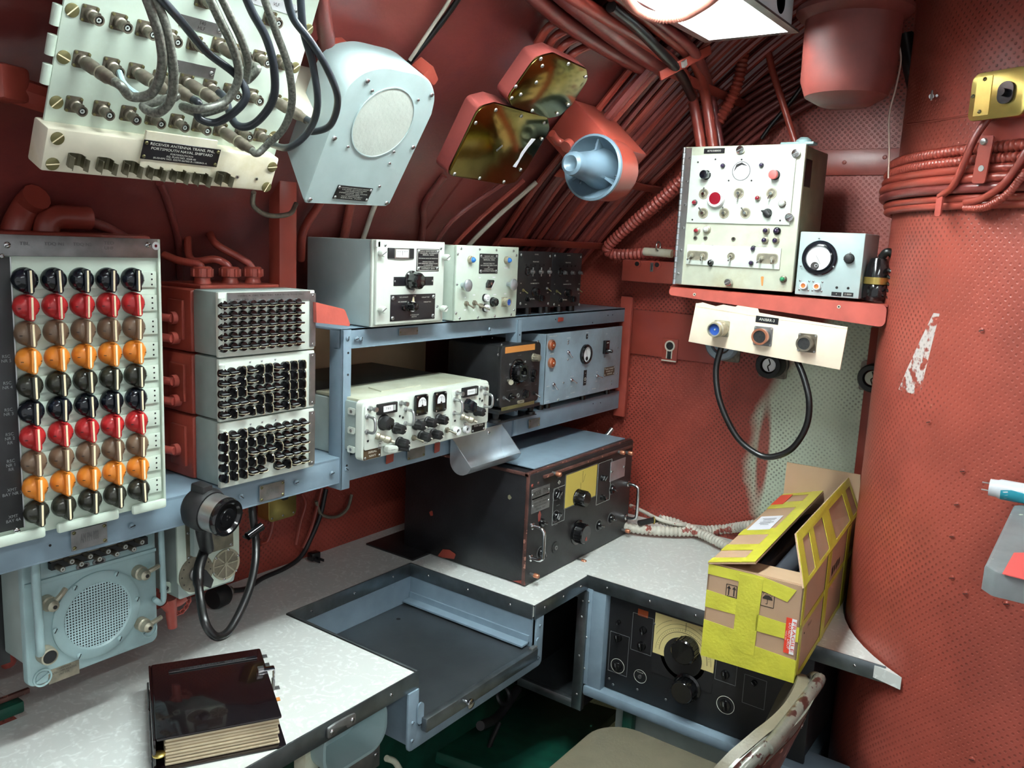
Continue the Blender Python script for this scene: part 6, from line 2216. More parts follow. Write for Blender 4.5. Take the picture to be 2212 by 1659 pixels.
# handset clipped in front of the shelf lip
hx = on('y', 1.06, *CH(400, 600))
hs = thing('handset', 'black handset hanging mouthpiece out in a clip in front of the shelf lip', 'handset', (hx.x, 1.09, 1.0))
cpt = on('y', 1.05, *CH(490, 370))
MHh = T(cpt.x, 1.052, cpt.z) @ frame_to((.18, -1, -.12))
put('receiver_head', MB('black_matte').lathe([(0, -.045), (.026, -.045), (.033, -.036), (.034, -.016), (.031, -.008), (.0, -.008)], 32).box(.020, .016, .026, T(-.006, .033, -.026), .003), MHh, hs)
put('collar', MB('steel').lathe([(.027, -.008), (.029, -.007), (.029, .016), (.027, .018)], 34), MHh, hs, 'bright metal collar')
ear = MB('black_gloss').lathe([(.0295, .016), (.030, .020), (.028, .026), (.024, .026), (.021, .022), (.014, .022), (.013, .024), (0, .024)], 34)
ear.mat('hole_dark')
for k in range(3):
    ear.cyl(.0013, .024, .0243, RZ(k*120) @ T(.003, 0, 0), 8)
put('mouthpiece', ear, MHh, hs)
g0, g1 = on('y', 1.10, *CH(430, 440)), on('y', 1.14, *CH(385, 680))
wput('grip', MB('black_matte').tube([(g0.x-.012, 1.085, g0.z+.018), (g0.x-.008, 1.105, g0.z-.012), (g1.x, 1.135, g1.z)], lambda t: .014-.003*t, 14, 6), hs)
P = [on('y', 1.135, *CH(330, 730)), on('y', 1.11, *CH(325, 900)), on('y', 1.08, *CH(345, 1150)), on('y', 1.05, *CH(380, 1330)), on('y', 1.04, *CH(440, 1440)), on('y', 1.04, *CH(510, 1475)), on('y', 1.05, *CH(600, 1420)), on('y', 1.07, *CH(700, 1250)), on('y', 1.10, *CH(790, 1020)), on('y', 1.13, *CH(835, 800)), on('y', 1.15, *CH(840, 600)), on('y', 1.16, *CH(815, 400)), on('y', 1.17, *CH(800, 240))]
P[0] = V((g1.x-.004, 1.137, g1.z-.004))
wput('cord', MB('rubber').tube(P, lambda t: .0066 if t > .12 else .0085, 12, 8), hs)
single('cord_clip', MB('black_gloss').lathe([(.007, -.016), (.007, .016)], 14, T(*on('y', 1.14, *CH(830, 530))) @ RY(70)).box(.004, .012, .030, T(*(on('y', 1.15, *CH(800, 545)))) @ RY(70), .001), 'black spring clip gripping the hanging handset cord', 'clip')
# plug lying on the desk with its lead
pg = thing('cable_plug', 'round black cable plug lying on the desk behind the hanging cord', 'plug', on('z', .752, *CH(510, 1180)))
c0 = on('z', .775, *CH(510, 1110))
dirv = V((1, .18, 0)).normalized()
MPg = T(*c0) @ frame_to(-dirv)
put('body', MB('black_matte').lathe([(0, -.018), (.020, -.018), (.0235, -.012), (.0235, .010), (.021, .018), (0, .018)], 28), MPg, pg)
put('strain_relief', MB('conn_grey').cyl(.009, -.034, -.018).mat('steel').ring(.009, .0105, -.030, -.024, seg=18), MPg, pg)
wput('lead', MB('black_paint').tube([c0+dirv*.03, on('z', .76, *CH(760, 1040)), on('z', .757, *CH(900, 950)), on('z', .757, *CH(1100, 860)), on('y', 1.48, *CH(1240, 760)), on('y', 1.485, *CH(1330, 600)), on('y', 1.49, *CH(1420, 380)), on('y', 1.49, *CH(1470, 150))], .0055, 10, 6), pg)
# two pin mains plug
mp = on('z', .76, *CH(1290, 740))
mp = V((mp.x, min(mp.y, 1.47), .765))
o = thing('mains_plug', 'small black two pin plug lying at the foot of the red wall', 'plug', (mp.x, mp.y, .751))
put('body', MB('black_gloss').box(.026, .020, .020, T(0, 0, 0), .003), T(*mp), o)
put('pins', MB('black_paint').box(.0025, .020, .006, T(-.006, -.018, -.006)).box(.0025, .020, .006, T(.006, -.018, -.006)), T(*mp), o)
# brass box below the shelf
o = thing('brass_outlet', 'little brass outlet box on the red wall below the shelf', 'outlet', on('y', 1.47, *CH(1075, 390)))
qq = [on('y', 1.46, *CH(*p)) for p in ((945, 180), (1200, 150), (1205, 340), (960, 390))]
Mb = Face((0, 1.46, 0), (1, 0, 0), (0, 0, 1))
c_ = Mb.at(*CH(1075, 270))
w_ = .078
put('box', MB('brass').rrect(w_, .078, .012, -.035, .003, Mb.M(c_[0], c_[1]), .002), I4, o)
put('switch', MB('black_matte').prism([(.012*math.cos(math.radians(60*k)), .012*math.sin(math.radians(60*k))) for k in range(6)], .003, .010), Mb.M(c_[0]+.002, c_[1]+.018), o)
for sx, sy in ((-1, -1), (1, -1), (0, -1)):
    put('screw', screw(.0025, 'steel', 40), Mb.M(c_[0]+sx*.030, c_[1]-.030, .003), o)
# red pull handle and chain hanging under the intercom box
o = thing('red_lever', 'red forked lever with hanging chain beneath the intercom box', 'lever', on('y', 1.25, 370, 1355))
pt = lambda x, y: on('y', 1.25, *CH(x, y))
wput('stem', MB('red_worn').tube([pt(70, 1130), pt(80, 1200), pt(85, 1290), pt(95, 1390)], lambda t: .011-.003*t, 12, 5), o)
wput('stem', MB('red_worn').tube([pt(10, 1170), pt(40, 1200), pt(80, 1240)], .008, 12, 5), o)
wput('stem', MB('red_worn').tube([pt(90, 1180), pt(150, 1160), pt(200, 1120)], .008, 12, 5), o)
ch = MB('red_worn')
cps = smooth_pts([pt(105, 1240), pt(150, 1265), pt(200, 1230), pt(235, 1170), pt(250, 1110)], 5)
for i in range(0, len(cps)-1, 2):
    d = cps[min(i+1, len(cps)-1)]-cps[i]
    ch.torus(.0042, .0011, T(*cps[i]) @ frame_to(d) @ RX(90 if i % 4 else 0) @ RY(90 if i % 4 == 0 else 0), 10, 5)
wput('chain', ch, o)
# thin painted cables on the wall between shelf and desk
for i, pts in enumerate(([(1250, 190), (1285, 280), (1240, 450), (1200, 650)], [(1430, 140), (1380, 350), (1330, 520), (1260, 680)], [(1380, 260), (1430, 380), (1560, 400), (1659, 330), (1700, 200)], [(1000, 400), (980, 520), (940, 620), (890, 640)])):
    single('painted_wire', MB('red_paint' if i != 2 else 'olive_metal').tube([on('y', 1.488, *CH(*p)) for p in pts], .004, 8, 6), ('short painted wire left of the bundle below the rack', 'long painted wire running down to the mains plug', 'looped brownish wire under the rack post', 'small painted wire loop right of the intercom box')[i], 'wire')

# ============================================================ BINDER on the desk
bc = V((.738, 1.083, .7503))
ba = -29.5
FBk = Face(bc, (math.cos(math.radians(ba)), math.sin(math.radians(ba)), 0), (-math.sin(math.radians(ba)), math.cos(math.radians(ba)), 0))
bi = thing('binder', 'thick open-sided ring binder with glossy dark maroon cover on the desk', 'binder', bc)
bw, bl, bh = .176, .228, .046
put('bottom_cover', MB('cover_maroon').rrect(bw+.012, bl+.012, .004, 0, .0025, bev=.0006), FBk.M(0, 0, 0), bi)
pg_ = MB('pages')
for i in range(8):
    z = .003+i*.0053
    k = random.uniform(-.001, .001)
    pg_.bx(-bw/2+.012+k, bw/2-.003-(i % 3)*.001, -bl/2+.003+k, bl/2-.003, z, z+.0040, .0014)
    pg_.mat('black_paint' if i % 2 else 'pages').bx(-bw/2+.014, bw/2-.006, -bl/2+.006, bl/2-.006, z+.0038, z+.0056).mat('pages')
put('page_stack', pg_, FBk.M(0, 0, 0), bi, 'thick stack of card leaves')
tc = put('top_cover', MB('cover_maroon').rrect(bw, bl, .004, bh, bh+.0028, bev=.0008), FBk.M(0, 0, 0), bi, 'glossy dark maroon top cover')
put('spine', MB('cover_maroon').bx(-bw/2-.004, -bw/2, -bl/2, bl/2, 0, bh+.002, .001), FBk.M(0, 0, 0), bi)
slot = MB('plate_black').rrect(bw*.80, .010, .005, 0, .0006).mat('ink_grey').rrect(bw*.80, .0012, .0006, .0006, .0009, T(0, -.0048, 0)).text('COMPLIMENT  BINDER', .006, T(0, 0, .0007), width=bw*.6)
put('title_groove', slot, FBk.M(.008, bl*.36, bh+.0028, 1), tc)
for i, v in enumerate((.095, .068)):
    put('tab', MB('steel_dull').box(.010, .011, .0012), FBk.M(bw/2+.004, v, bh-.004-i*.002), bi)
lt = MB('chrome').box(.026, .014, .003, T(-.004, 0, .004), .0012).box(.003, .014, .026, T(.009, 0, -.008), .001).mat('steel_dull').box(.010, .010, .004, T(-.012, 0, .007), .001)
put('latch', lt, FBk.M(bw/2+.002, .035, bh), bi)
put('latch', MB('steel_dull').box(.004, .012, .018, T(.004, 0, -.010), .001).box(.012, .010, .0015, T(.008, 0, -.018)), FBk.M(bw/2+.002, .008, bh), bi)
put('tape_scrap', MB('tape_orange').box(.008, .010, .0012), FBk.M(bw/2+.003, -.052, bh-.004), bi)
for v in (.06, -.03, -.085):
    put('strap', MB('steel_dull').box(.003, .05, .006, RX(25) @ T(0, 0, 0), .001), FBk.M(-bw/2-.006, v, bh*.5), bi)
put('corner_stud', MB('brass').lathe([(.009, 0), (.009, .002), (.006, .004), (0, .004)], 20), FBk.M(-bw/2+.004, -bl/2+.004, .022), bi)

# ============================================================ BLACK RECEIVER under the right desk leg
XV = 1.652
FV = Face((XV, 0, 0), (0, -1, 0), (0, 0, 1))
CV = lambda x, y: (1100+x/2.765, 1200+y/2.765)
fr = thing('steel_rack', 'blue grey steel frame holding the black receiver under the desk', 'frame', on('x', 1.66, 1275, 1490))
u0 = -.934
put('upright', MB('blue_grey').bx(XV-.004, XV+.06, .880, .920, .455, .722, .003).bx(XV-.006, XV+.002, .915, .934, .48, .722, .001), I4, fr)
put('sill', MB('blue_grey').bx(XV-.010, XV+.08, .31, .925, .452, .478, .006), I4, fr)
for z in (.52, .60, .69):
    put('rivet', screw(.003, 'steel', 20), T(XV-.006, .925, z) @ RY(-90), fr)
vr = thing('lower_receiver', 'black receiver with cream half round dial mounted under the desk', 'radio', on('x', XV+.1, 1400, 1560))
put('case', MB('black_paint').bx(XV+.024, 1.90, .41, .876, .480, .70, .003), I4, vr)
FV = Face((XV+.016, 0, 0), (0, -1, 0), (0, 0, 1))
pan = put('front_panel', MB('black_matte').bx(XV+.016, XV+.024, .405, .879, .479, .712, .001), I4, vr)


def KV(x, y, me, name, h=0.0, rot=0, par=None, lab=None, hh=0.0):
    return put(name, me, FV.MP(*CV(x, y), h, rot, hh), par or pan, lab)


c_ = FV.at(*CV(1040, 640))
d0 = FV.at(*CV(875, 350))
dw = MB('dial_cream')
W2 = abs(c_[0]-d0[0])
c_ = ((d0[0]+FV.at(*CV(1225, 640))[0])/2, c_[1]+.012)
W2 = c_[0]-d0[0]
dw.bx(-W2, W2, -.012, .085, 0, .0008)
dw.mat('ink')
for rr_ in (.085, .076, .067, .058):
    n_ = 40
    pts_ = [(rr_*math.cos(math.pi*i/n_), rr_*math.sin(math.pi*i/n_)) for i in range(n_+1)]
    pts_ = [(x, y) for x, y in pts_ if y < .080 and abs(x) < W2-.004]
    for (a1, b1), (a2, b2) in zip(pts_, pts_[1:]):
        if abs(a2-a1) > .03:
            continue
        L = math.hypot(a2-a1, b2-b1)
        dw.box(L, .0005 if rr_ > .06 else .0010, .0003, T((a1+a2)/2, (b1+b2)/2, .0009) @ RZ(math.degrees(math.atan2(b2-b1, a2-a1))))
for k in range(-16, 17):
    dw.box(.0004, .003, .0003, RZ(k*5) @ T(0, .0625, .0009))
dw.mat('black_matte').lathe([(.046, 0), (.046, .0014), (0, .0014)], 36, T(0, 0, 0))
dw.mat('dial_cream').ring(.046, .055, .0002, .0012, seg=40)
dw.mat('black_matte').bx(-W2, W2, -.06, -.012, -.001, .0012).mat('ink').box(.0008, .022, .0004, T(.002, .072, .0012))
put('dial', dw, FV.M(c_[0], c_[1]), pan, 'cream half round tuning dial')
KV(1045, 570, bigknob(.028, .032, 1.0), 'tuning_knob', .020)
KV(1040, 810, bigknob(.026, .034, 1.25), 'main_knob', .022)
for (x, y, r_) in ((795, 450, .011), (785, 545, .013), (645, 495, .012), (640, 665, .014), (650, 400, .006), (1285, 715, .012), (1460, 765, .008), (1285, 900, .016)):
    e = KV(x, y, barknob(r_*.8, .012, 'black_gloss', 'letter_dim'), 'selector_knob', .006, random.choice((40, 200, 10)))
    if r_ > .0135:
        put('dial_ring', MB('letter').ring(r_*1.22, r_*1.28, 0, .0004, seg=36), WM[e], e)
KV(782, 722, MB('letter').ring(.0155, .0162, 0, .0005, seg=36).text('PHONES', .003, T(0, .010, .0003), width=.016).mat('steel_dull').ring(.002, .0045, 0, .004, seg=16), 'phone_jack')
for (p0, p1) in (((607, 440), (700, 735)), ((742, 330), (845, 610)), ((1240, 600), (1350, 785)), ((1408, 700), (1520, 930))):
    a, b = FV.at(*CV(*p0)), FV.at(*CV(*p1))
    w, h = abs(b[0]-a[0]), abs(a[1]-b[1])*.92
    f_ = MB('letter_dim')
    for s_ in (-1, 1):
        f_.box(.0008, h, .0004, T(s_*w/2, 0, 0)).box(w, .0008, .0004, T(0, s_*h/2, 0))
    put('outline', f_, FV.M((a[0]+b[0])/2, (a[1]+b[1])/2, .0002), pan)
KV(800, 345, MB('lens_amber').box(.026, .016, .0008), 'label_window')
for (x, y) in ((597, 735), (765, 800), (935, 860), (620, 770), (868, 408)):
    KV(x, y, screw(.003, 'steel_dull', 30), 'screw')
# riveted pale panel below the frame, seen past the seat
o = thing('riveted_panel', 'pale riveted metal panel under the receiver frame behind the seat', 'panel', on('x', 1.72, 1500, 1600))
put('plate', MB('grey_green').bx(1.70, 1.704, .34, .86, .20, .450, .001), I4, o)
for i in range(9):
    put('rivet', screw(.004, 'steel', 0), T(1.70, .83-i*.055, .430) @ RY(-90), o)

# ============================================================ CARDBOARD BOX
th_ = math.radians(4)
BO = V((1.472, .390, .751))
ex = V((math.cos(th_), math.sin(th_), 0))     # depth
ew = V((-math.sin(th_), math.cos(th_), 0))    # width, towards the left in the photo
BL_, BW_, BH_ = .545, .176, .186
cbx = thing('cardboard_box', 'open cardboard box patched with yellow tape at the end of the desk', 'box', BO+ex*.27+ew*.09)


def bp(a, w, h):
    return BO+ex*a+ew*w+V((0, 0, h))


def sheet(name, quad, m, th=.003, lab=None, parent=None):
    """a sheet of board through four corners, given its real thickness"""
    A, B_, C_, D_ = quad
    nn = (B_-A).cross(D_-A).normalized()*th
    vs = [A, B_, C_, D_, A+nn, B_+nn, C_+nn, D_+nn]
    return wput(name, MB(m).add(vs, [(3, 2, 1, 0), (4, 5, 6, 7), (0, 1, 5, 4), (1, 2, 6, 5), (2, 3, 7, 6), (3, 0, 4, 7)]), parent or cbx, lab)


sheet('front_wall', [bp(0, BW_, 0), bp(0, BW_, BH_), bp(0, 0, BH_), bp(0, 0, 0)], 'cardboard')
sheet('back_wall', [bp(BL_, BW_, 0), bp(BL_, BW_, BH_), bp(BL_, 0, BH_), bp(BL_, 0, 0)], 'cardboard')
sheet('side_wall', [bp(0, 0, 0), bp(0, 0, BH_), bp(BL_, 0, BH_), bp(BL_, 0, 0)], 'cardboard', .003)
sheet('side_wall', [bp(0, BW_, 0), bp(BL_, BW_, 0), bp(BL_, BW_, BH_), bp(0, BW_, BH_)], 'cardboard', .003)
sheet('bottom', [bp(0, 0, .0), bp(BL_, 0, .0), bp(BL_, BW_, .0), bp(0, BW_, .0)], 'cardboard')
lf = [bp(-.004, BW_, BH_), bp(-.004, BW_-.088, BH_+.022), bp(BL_, BW_-.092, BH_+.03), bp(BL_, BW_, BH_+.004)]
lfl = sheet('long_flap', [lf[0], lf[3], lf[2], lf[1]], 'cardboard', -.003, 'left flap nearly closed')
rf = [bp(-.012, -.002, BH_+.002), bp(.05, .034, BH_+.078), bp(BL_-.02, .030, BH_+.082), bp(BL_, 0, BH_+.002)]
rfl = sheet('long_flap', [rf[0], rf[1], rf[2], rf[3]], 'cardboard', .003, 'right flap standing up')
sheet('end_flap', [bp(BL_, BW_, BH_), bp(BL_+.002, BW_, BH_+.088), bp(BL_+.002, .008, BH_+.088), bp(BL_, 0, BH_)], 'card_inner', .003, 'far flap standing upright')
sheet('end_flap', [bp(.003, .002, BH_-.001), bp(.003, BW_-.004, BH_-.001), bp(.085, BW_-.010, BH_-.012), bp(.085, .004, BH_-.010)], 'card_inner', -.003, 'near flap folded in')


def strip(name, pts, m='tape_yellow', th=.0008, lift=.0003, par=None):
    nn = (pts[1]-pts[0]).cross(pts[-1]-pts[0]).normalized()
    A = [p+nn*lift for p in pts]
    B_ = [p+nn*(lift+th) for p in pts]
    n_ = len(pts)
    return wput(name, MB(m).add(A+B_, [tuple(range(n_))[::-1], tuple(range(n_, 2*n_))]+[(i, (i+1) % n_, n_+(i+1) % n_, n_+i) for i in range(n_)]), par or cbx)


FF = Face(BO, -ew, (0, 0, 1))          # the near end of the box
FSd = Face(BO, ex, (0, 0, 1))


def fp(lst, f=FF, off=0.0):
    return [f.pt(u-(BW_ if f is FF else 0), v, off) for u, v in lst]


for lst in ([(0, .166), (.07, .166), (.10, .160), (.150, .150), (BW_-.012, .176), (.10, BH_), (0, BH_)], [(0, .100), (.064, .100), (.064, .130), (0, .134)], [(.098, .080), (BW_, .080), (BW_, .108), (.098, .112)], [(0, 0), (BW_, 0), (BW_, .044), (.062, .052), (.062, .070), (0, .074)], [(.058, .03), (.100, .03), (.104, BH_-.004), (.060, BH_-.004)]):
    strip('tape', fp(lst), lift=.0004 if lst[0][0] == 0 else .0013)
for lst in ([(0, .0), (BL_, .0), (BL_, .012), (0, .012)], [(0, .100), (BL_, .100), (BL_, .112), (0, .112)], [(.20, 0), (.235, 0), (.235, BH_), (.20, BH_)], [(.40, 0), (.44, 0), (.44, BH_), (.40, BH_)], [(0, 0), (.02, 0), (.02, BH_), (0, BH_)]):
    strip('tape', fp(lst, FSd), lift=.0004 if lst[0][0] == 0 else .0013)
lerp4 = lambda Q, s, t: (Q[0].lerp(Q[1], t)).lerp(Q[3].lerp(Q[2], t), s)
Ql = [lf[0], lf[1], lf[2], lf[3]]
for (s0, s1, t0, t1) in ((0, 1, .72, 1), (0, .05, 0, 1), (.14, .21, 0, .8), (.34, .42, 0, .8), (.74, .84, 0, .8), (.96, 1, 0, 1)):
    pts = [lerp4(Ql, s0, t0), lerp4(Ql, s1, t0), lerp4(Ql, s1, t1), lerp4(Ql, s0, t1)]
    nrm = (pts[1]-pts[0]).cross(pts[3]-pts[0])
    if nrm.z < 0:
        pts = pts[::-1]
    strip('tape', pts, lift=.0036+(.0008 if s0 == 0 and s1 == 1 else 0), par=lfl)
Qr = [rf[0], rf[1], rf[2], rf[3]]
for (s0, s1, t0, t1) in ((0, 1, .80, 1), (0, .07, 0, 1), (.17, .24, 0, .85), (.40, .52, 0, .85), (.80, .87, 0, .85), (0, 1, 0, .08), (.97, 1, 0, 1)):
    pts = [lerp4(Qr, s0, t0), lerp4(Qr, s1, t0), lerp4(Qr, s1, t1), lerp4(Qr, s0, t1)]
    strip('tape', pts if (pts[1]-pts[0]).cross(pts[3]-pts[0]).dot(ew) < 0 else pts[::-1], lift=.0034 if False else .0036*0+.0004, par=rfl)
# address label and red corner label
pts = [lerp4(Ql, .40, .1), lerp4(Ql, .60, .1), lerp4(Ql, .60, .62), lerp4(Ql, .40, .62)]
e = strip('address_label', pts if (pts[1]-pts[0]).cross(pts[3]-pts[0]).z > 0 else pts[::-1], 'paper', .0004, .0048, lfl)
cL = lerp4(Ql, .5, .36)
ux = (lerp4(Ql, .5, 1)-lerp4(Ql, .5, 0)).normalized()
FLb = Face(cL+V((0, 0, .0046)), ux, ex)
tx = MB('ink')
for i in range(6):
    tx.box(.030-.006*(i % 3), .0012, .0003, T(.002*(i % 2), .030-i*.010, .0012))
put('print', tx, FLb.M(0, 0, .0008), e)
pts = [lerp4(Ql, .80, .0), lerp4(Ql, .97, .0), lerp4(Ql, .97, .3), lerp4(Ql, .80, .3)]
strip('red_label', pts if (pts[1]-pts[0]).cross(pts[3]-pts[0]).z > 0 else pts[::-1], 'label_red', .0004, .0048, lfl)
# printed handling marks on the near end
ink = MB('ink')


def frame_mark(mb, w, h, M):
    t = .0012
    for s_ in (-1, 1):
        mb.box(t, h, .0004, M @ T(s_*w/2, 0, 0)).box(w, t, .0004, M @ T(0, s_*h/2, 0))


a = FF.at(1580, 1278)
b = FF.at(1658, 1296)
m1 = MB('ink')
frame_mark(m1, .020, .026, I4)
for s_ in (-1, 1):
    m1.box(.0022, .014, .0004, T(s_*.005, -.001, 0)).prism([(s_*.005-.004, .005), (s_*.005+.004, .005), (s_*.005, .011)], 0, .0004)
m1.box(.016, .0016, .0004, T(0, -.010, 0))
put('this_way_up_mark', m1, FF.M(a[0], a[1], .0005), cbx)
m2 = MB('ink')
frame_mark(m2, .024, .026, I4)
m2.prism([(.009*math.cos(math.radians(x)), .001+.008*math.sin(math.radians(x))) for x in range(0, 181, 15)], 0, .0004).box(.0010, .010, .0004, T(0, -.003, 0)).box(.003, .001, .0004, T(-.0015, -.008, 0))
for i in range(6):
    m2.box(.0008, .003, .0004, T(-.008+i*.003, .0105-(i % 2)*.002, 0) @ RZ(-20))
put('keep_dry_mark', m2, FF.M(b[0], b[1], .0005), cbx)
rl0, rl1 = FF.at(1705, 1333), FF.at(1737, 1412)
wl, hl = .019, .068
rl = MB('label_red').box(wl, hl, .0005).mat('white').box(.0085, hl, .0003, T(wl/2-.0045, 0, .0003))
e = put('fragile_label', rl, FF.M(-.0145, .088, .0022), cbx, 'red and white FRAGILE label')
put('print', MB('white').text('DO NOT DROP', .0075, RZ(-90) @ T(0, -.002, 0), width=.050).text('THANK YOU', .003, RZ(-90) @ T(-.0, -.0075, 0), width=.018).mat('label_red').text('FRAGILE', .009, T(.0052, 0, .0003) @ RZ(-90), width=.058), FF.M(-.0145, .088, .0025), e)
pr_ = MB('ink')
pr_.text('Huan', .013, T(.085, .085, 0), width=.030).cyl(.002, 0, .0004, T(.045, .08, 0), 8)
for i in range(4):
    pr_.box(.014, .018-.004*(i % 2), .0004, T(.27+i*.022, .130, 0) @ RZ(12))
put('side_print', pr_, FSd.M(0, 0, .0004), cbx)
# foam tubes inside
for i in range(4):
    w = .03+i*.038
    single('foam_tube', MB('foam_tube').lathe([(.006, 0), (.018, 0), (.018, .44), (.006, .44), (.006, 0)], 22, T(*bp(.10, w, BH_-.045+(.012 if i % 2 else 0))) @ frame_to(ex)), 'dark grey foam tube packed inside the cardboard box', 'tube', 'foam tubes in the cardboard box')

# ============================================================ CHAIR
chx = thing('chair', 'grey metal chair with chipped paint and olive vinyl seat at the desk', 'chair', (1.36, .55, 0))
bx0, bx1, ytop, ztop = 1.145, 1.575, .335, .765
cxm = (bx0+bx1)/2


def bk(u, v, d):
    """point of the curved backrest: u across, v down from the top, d thickness towards the sitter"""
    t = (u-cxm)/((bx1-bx0)/2)
    return V((u, ytop+.30*v+.045*(t*t)+d, ztop-v-.006*t*t))


def backshell(inset, d0, d1, m, nU=24, top=0.0, bot=.27):
    w2 = (bx1-bx0)/2-inset
    outl = rr(2*w2, bot-top-2*inset*.0, .10, 10)
    vs, fs = [], []
    n_ = len(outl)
    for d in (d0, d1):
        for (x, y) in outl:
            vs.append(bk(cxm+x, (top+bot)/2-y, d))
    # grid faces through rows: build by triangulated strips using x-sorted halves
    mb_ = MB(m)
    rows_ = 14
    grid = []
    for j in range(rows_+1):
        v = top+(bot-top)*j/rows_
        yy = (top+bot)/2-v
        xs_ = [x for x, y in outl]
        # half width of the outline at this height
        h = bot-top
        r_ = .10
        k = abs(yy)-(h/2-r_)
        hw = w2 if k <= 0 else w2-r_+math.sqrt(max(0, r_*r_-k*k))
        grid.append([(cxm-hw+2*hw*i/nU, v) for i in range(nU+1)])
    base = 0
    V_ = []
    for d in (d0, d1):
        for row in grid:
            for (u, v) in row:
                V_.append(bk(u, v, d))
    G = (rows_+1)*(nU+1)
    F_ = []
    for j in range(rows_):
        for i in range(nU):
            a = j*(nU+1)+i
            F_.append((a, a+1, a+nU+2, a+nU+1))
            F_.append((G+a, G+a+nU+1, G+a+nU+2, G+a+1))
    def edge(a, b):
        F_.append((a, b, G+b, G+a))
    for i in range(nU):
        edge(i+1, i)
        edge(rows_*(nU+1)+i, rows_*(nU+1)+i+1)
    for j in range(rows_):
        edge(j*(nU+1), (j+1)*(nU+1))
        edge((j+1)*(nU+1)+nU, j*(nU+1)+nU)
    mb_.add(V_, F_)
    return mb_


bs_ = wput('backrest_shell', backshell(0, 0, .020, 'chair_paint'), chx, 'chipped grey painted metal shell')
wput('back_inset', backshell(.045, -.0015, .001, 'black_edge', top=.035, bot=.235), chx, 'dark brown back panel')
wput('backrest_pad', backshell(.008, .018, .038, 'chair_vinyl', top=-.004, bot=.24), chx, 'olive vinyl pad')
rim_ = [bk(cxm+x, .135-y, .002) for x, y in rr(bx1-bx0, .27, .10, 8)]
wput('rim_tube', MB('chair_paint').tube(rim_, .011, 10, 2, closed=True), chx)
for s_ in (-1, 1):
    u = cxm+s_*(bx1-bx0)*.40
    wput('upright', MB('chair_paint').tube([bk(u, .10, -.006), bk(u, .24, -.004), (u, ytop+.115, .44), (u-s_*.01, ytop+.09, .02)], .012, 10, 5), chx)
    put('bolt', screw(.006, 'steel', 20), T(*bk(u, .12, -.016)) @ RX(90), chx)
seat = MB('chair_vinyl').prism(rr(.42, .42, .09, 8, 1.375, .615), .425, .465, I4, .014)
wput('seat', seat, chx, 'olive vinyl seat')
wput('seat_pan', MB('chair_paint').prism(rr(.40, .40, .085, 8, 1.375, .615), .41, .426), chx)
for sx in (-1, 1):
    for sy in (-1, 1):
        if sy > 0:
            wput('leg', MB('chair_paint').tube([(1.375+sx*.17, .79, .41), (1.375+sx*.19, .83, .008)], .012, 10, 3), chx)

# ============================================================ helpers for things running over the hull
def onhull(px, py, off):
    d = ray(px, py)
    t = .6
    last = None
    while t < 4:
        P = CAM+d*t
        zz = P.z
        lim = hull_y(zz)-off if zz < 2.27 else -9
        # distance to the hull measured roughly square to its slope
        if P.y > lim or P.x > XB-off:
            return P
        t += .004
    return P


def hullpath(x, z0, z1, off, n=14, wob=0.0, sl=0.0):
    out = []
    ph_ = random.uniform(0, 6)
    for i in range(n+1):
        z = z0+(z1-z0)*i/n
        t = i/n
        y = hull_y(z)
        # hull normal
        e = .02
        dy = (hull_y(min(z+e, 2.25))-hull_y(max(z-e, 1.05)))/(2*e)
        nn = V((0, -1, dy)).normalized()
        out.append(V((x+wob*math.sin(ph_+t*4)+sl*t, y, z))+nn*off)
    return out


# ------------------------------------------------------------ bundle of painted cables climbing the hull by the bulkhead
random.seed(21)
NC = 34
for i in range(NC):
    lay = i % 2
    t = (i//2)/(NC/2-1)
    x = 1.60+.47*t+.012*lay
    r_ = random.choice((.006, .008, .010, .0115))
    fan = .10*(t-.75)
    if i in (5, 12, 23):
        continue
    w1, w2 = random.uniform(0, 6), random.uniform(.002, .005)
    pth = hullpath(x, 1.40, 2.10+.10*random.random(), .016+.026*lay, 14, 0, 0)
    n_ = len(pth)
    pth = [V((min(p.x-fan*(1-k/n_)+.012*math.sin(k*.55+.5)+w2*math.sin(k*.8+w1), XB-.016), p.y, p.z)) for k, p in enumerate(pth)]
    single('hull_cable', MB('red_hull' if i % 3 else 'red_paint').tube(pth, r_, 8, 3), 'dark red painted cable in the bundle climbing the hull beside the bulkhead', 'cable', 'painted cables climbing the hull')
for i, (z, x0, x1) in enumerate(((1.56, 1.60, 2.10), (1.72, 1.60, 2.12), (1.93, 1.66, 2.12))):
    e = .02
    y = hull_y(z)
    dy = (hull_y(z+e)-hull_y(z-e))/(2*e)
    a = math.degrees(math.atan2(-dy, 1))
    single('cable_strap', MB('red_paint').box(x1-x0, .004, .022, T((x0+x1)/2, y, z) @ RX(a) @ T(0, -.058, 0), .001), ('lowest flat red strap across the hull cable bundle', 'middle flat red strap across the hull cable bundle', 'uppermost flat red strap across the hull cable bundle')[i], 'strap')
# bare whitish streaked patch behind the bundle's foot
p_ = hullpath(1.9, 1.44, 1.52, .006, 3)

# ------------------------------------------------------------ larger pipes and conduits
def pipe(name, pts, r, m, label, cat='pipe', ribs_=0, seg=12, amp=.13):
    mb_ = MB(m).tube(pts, r, seg, 8, ribs=ribs_, ribamp=amp)
    return single(name, mb_, label, cat)


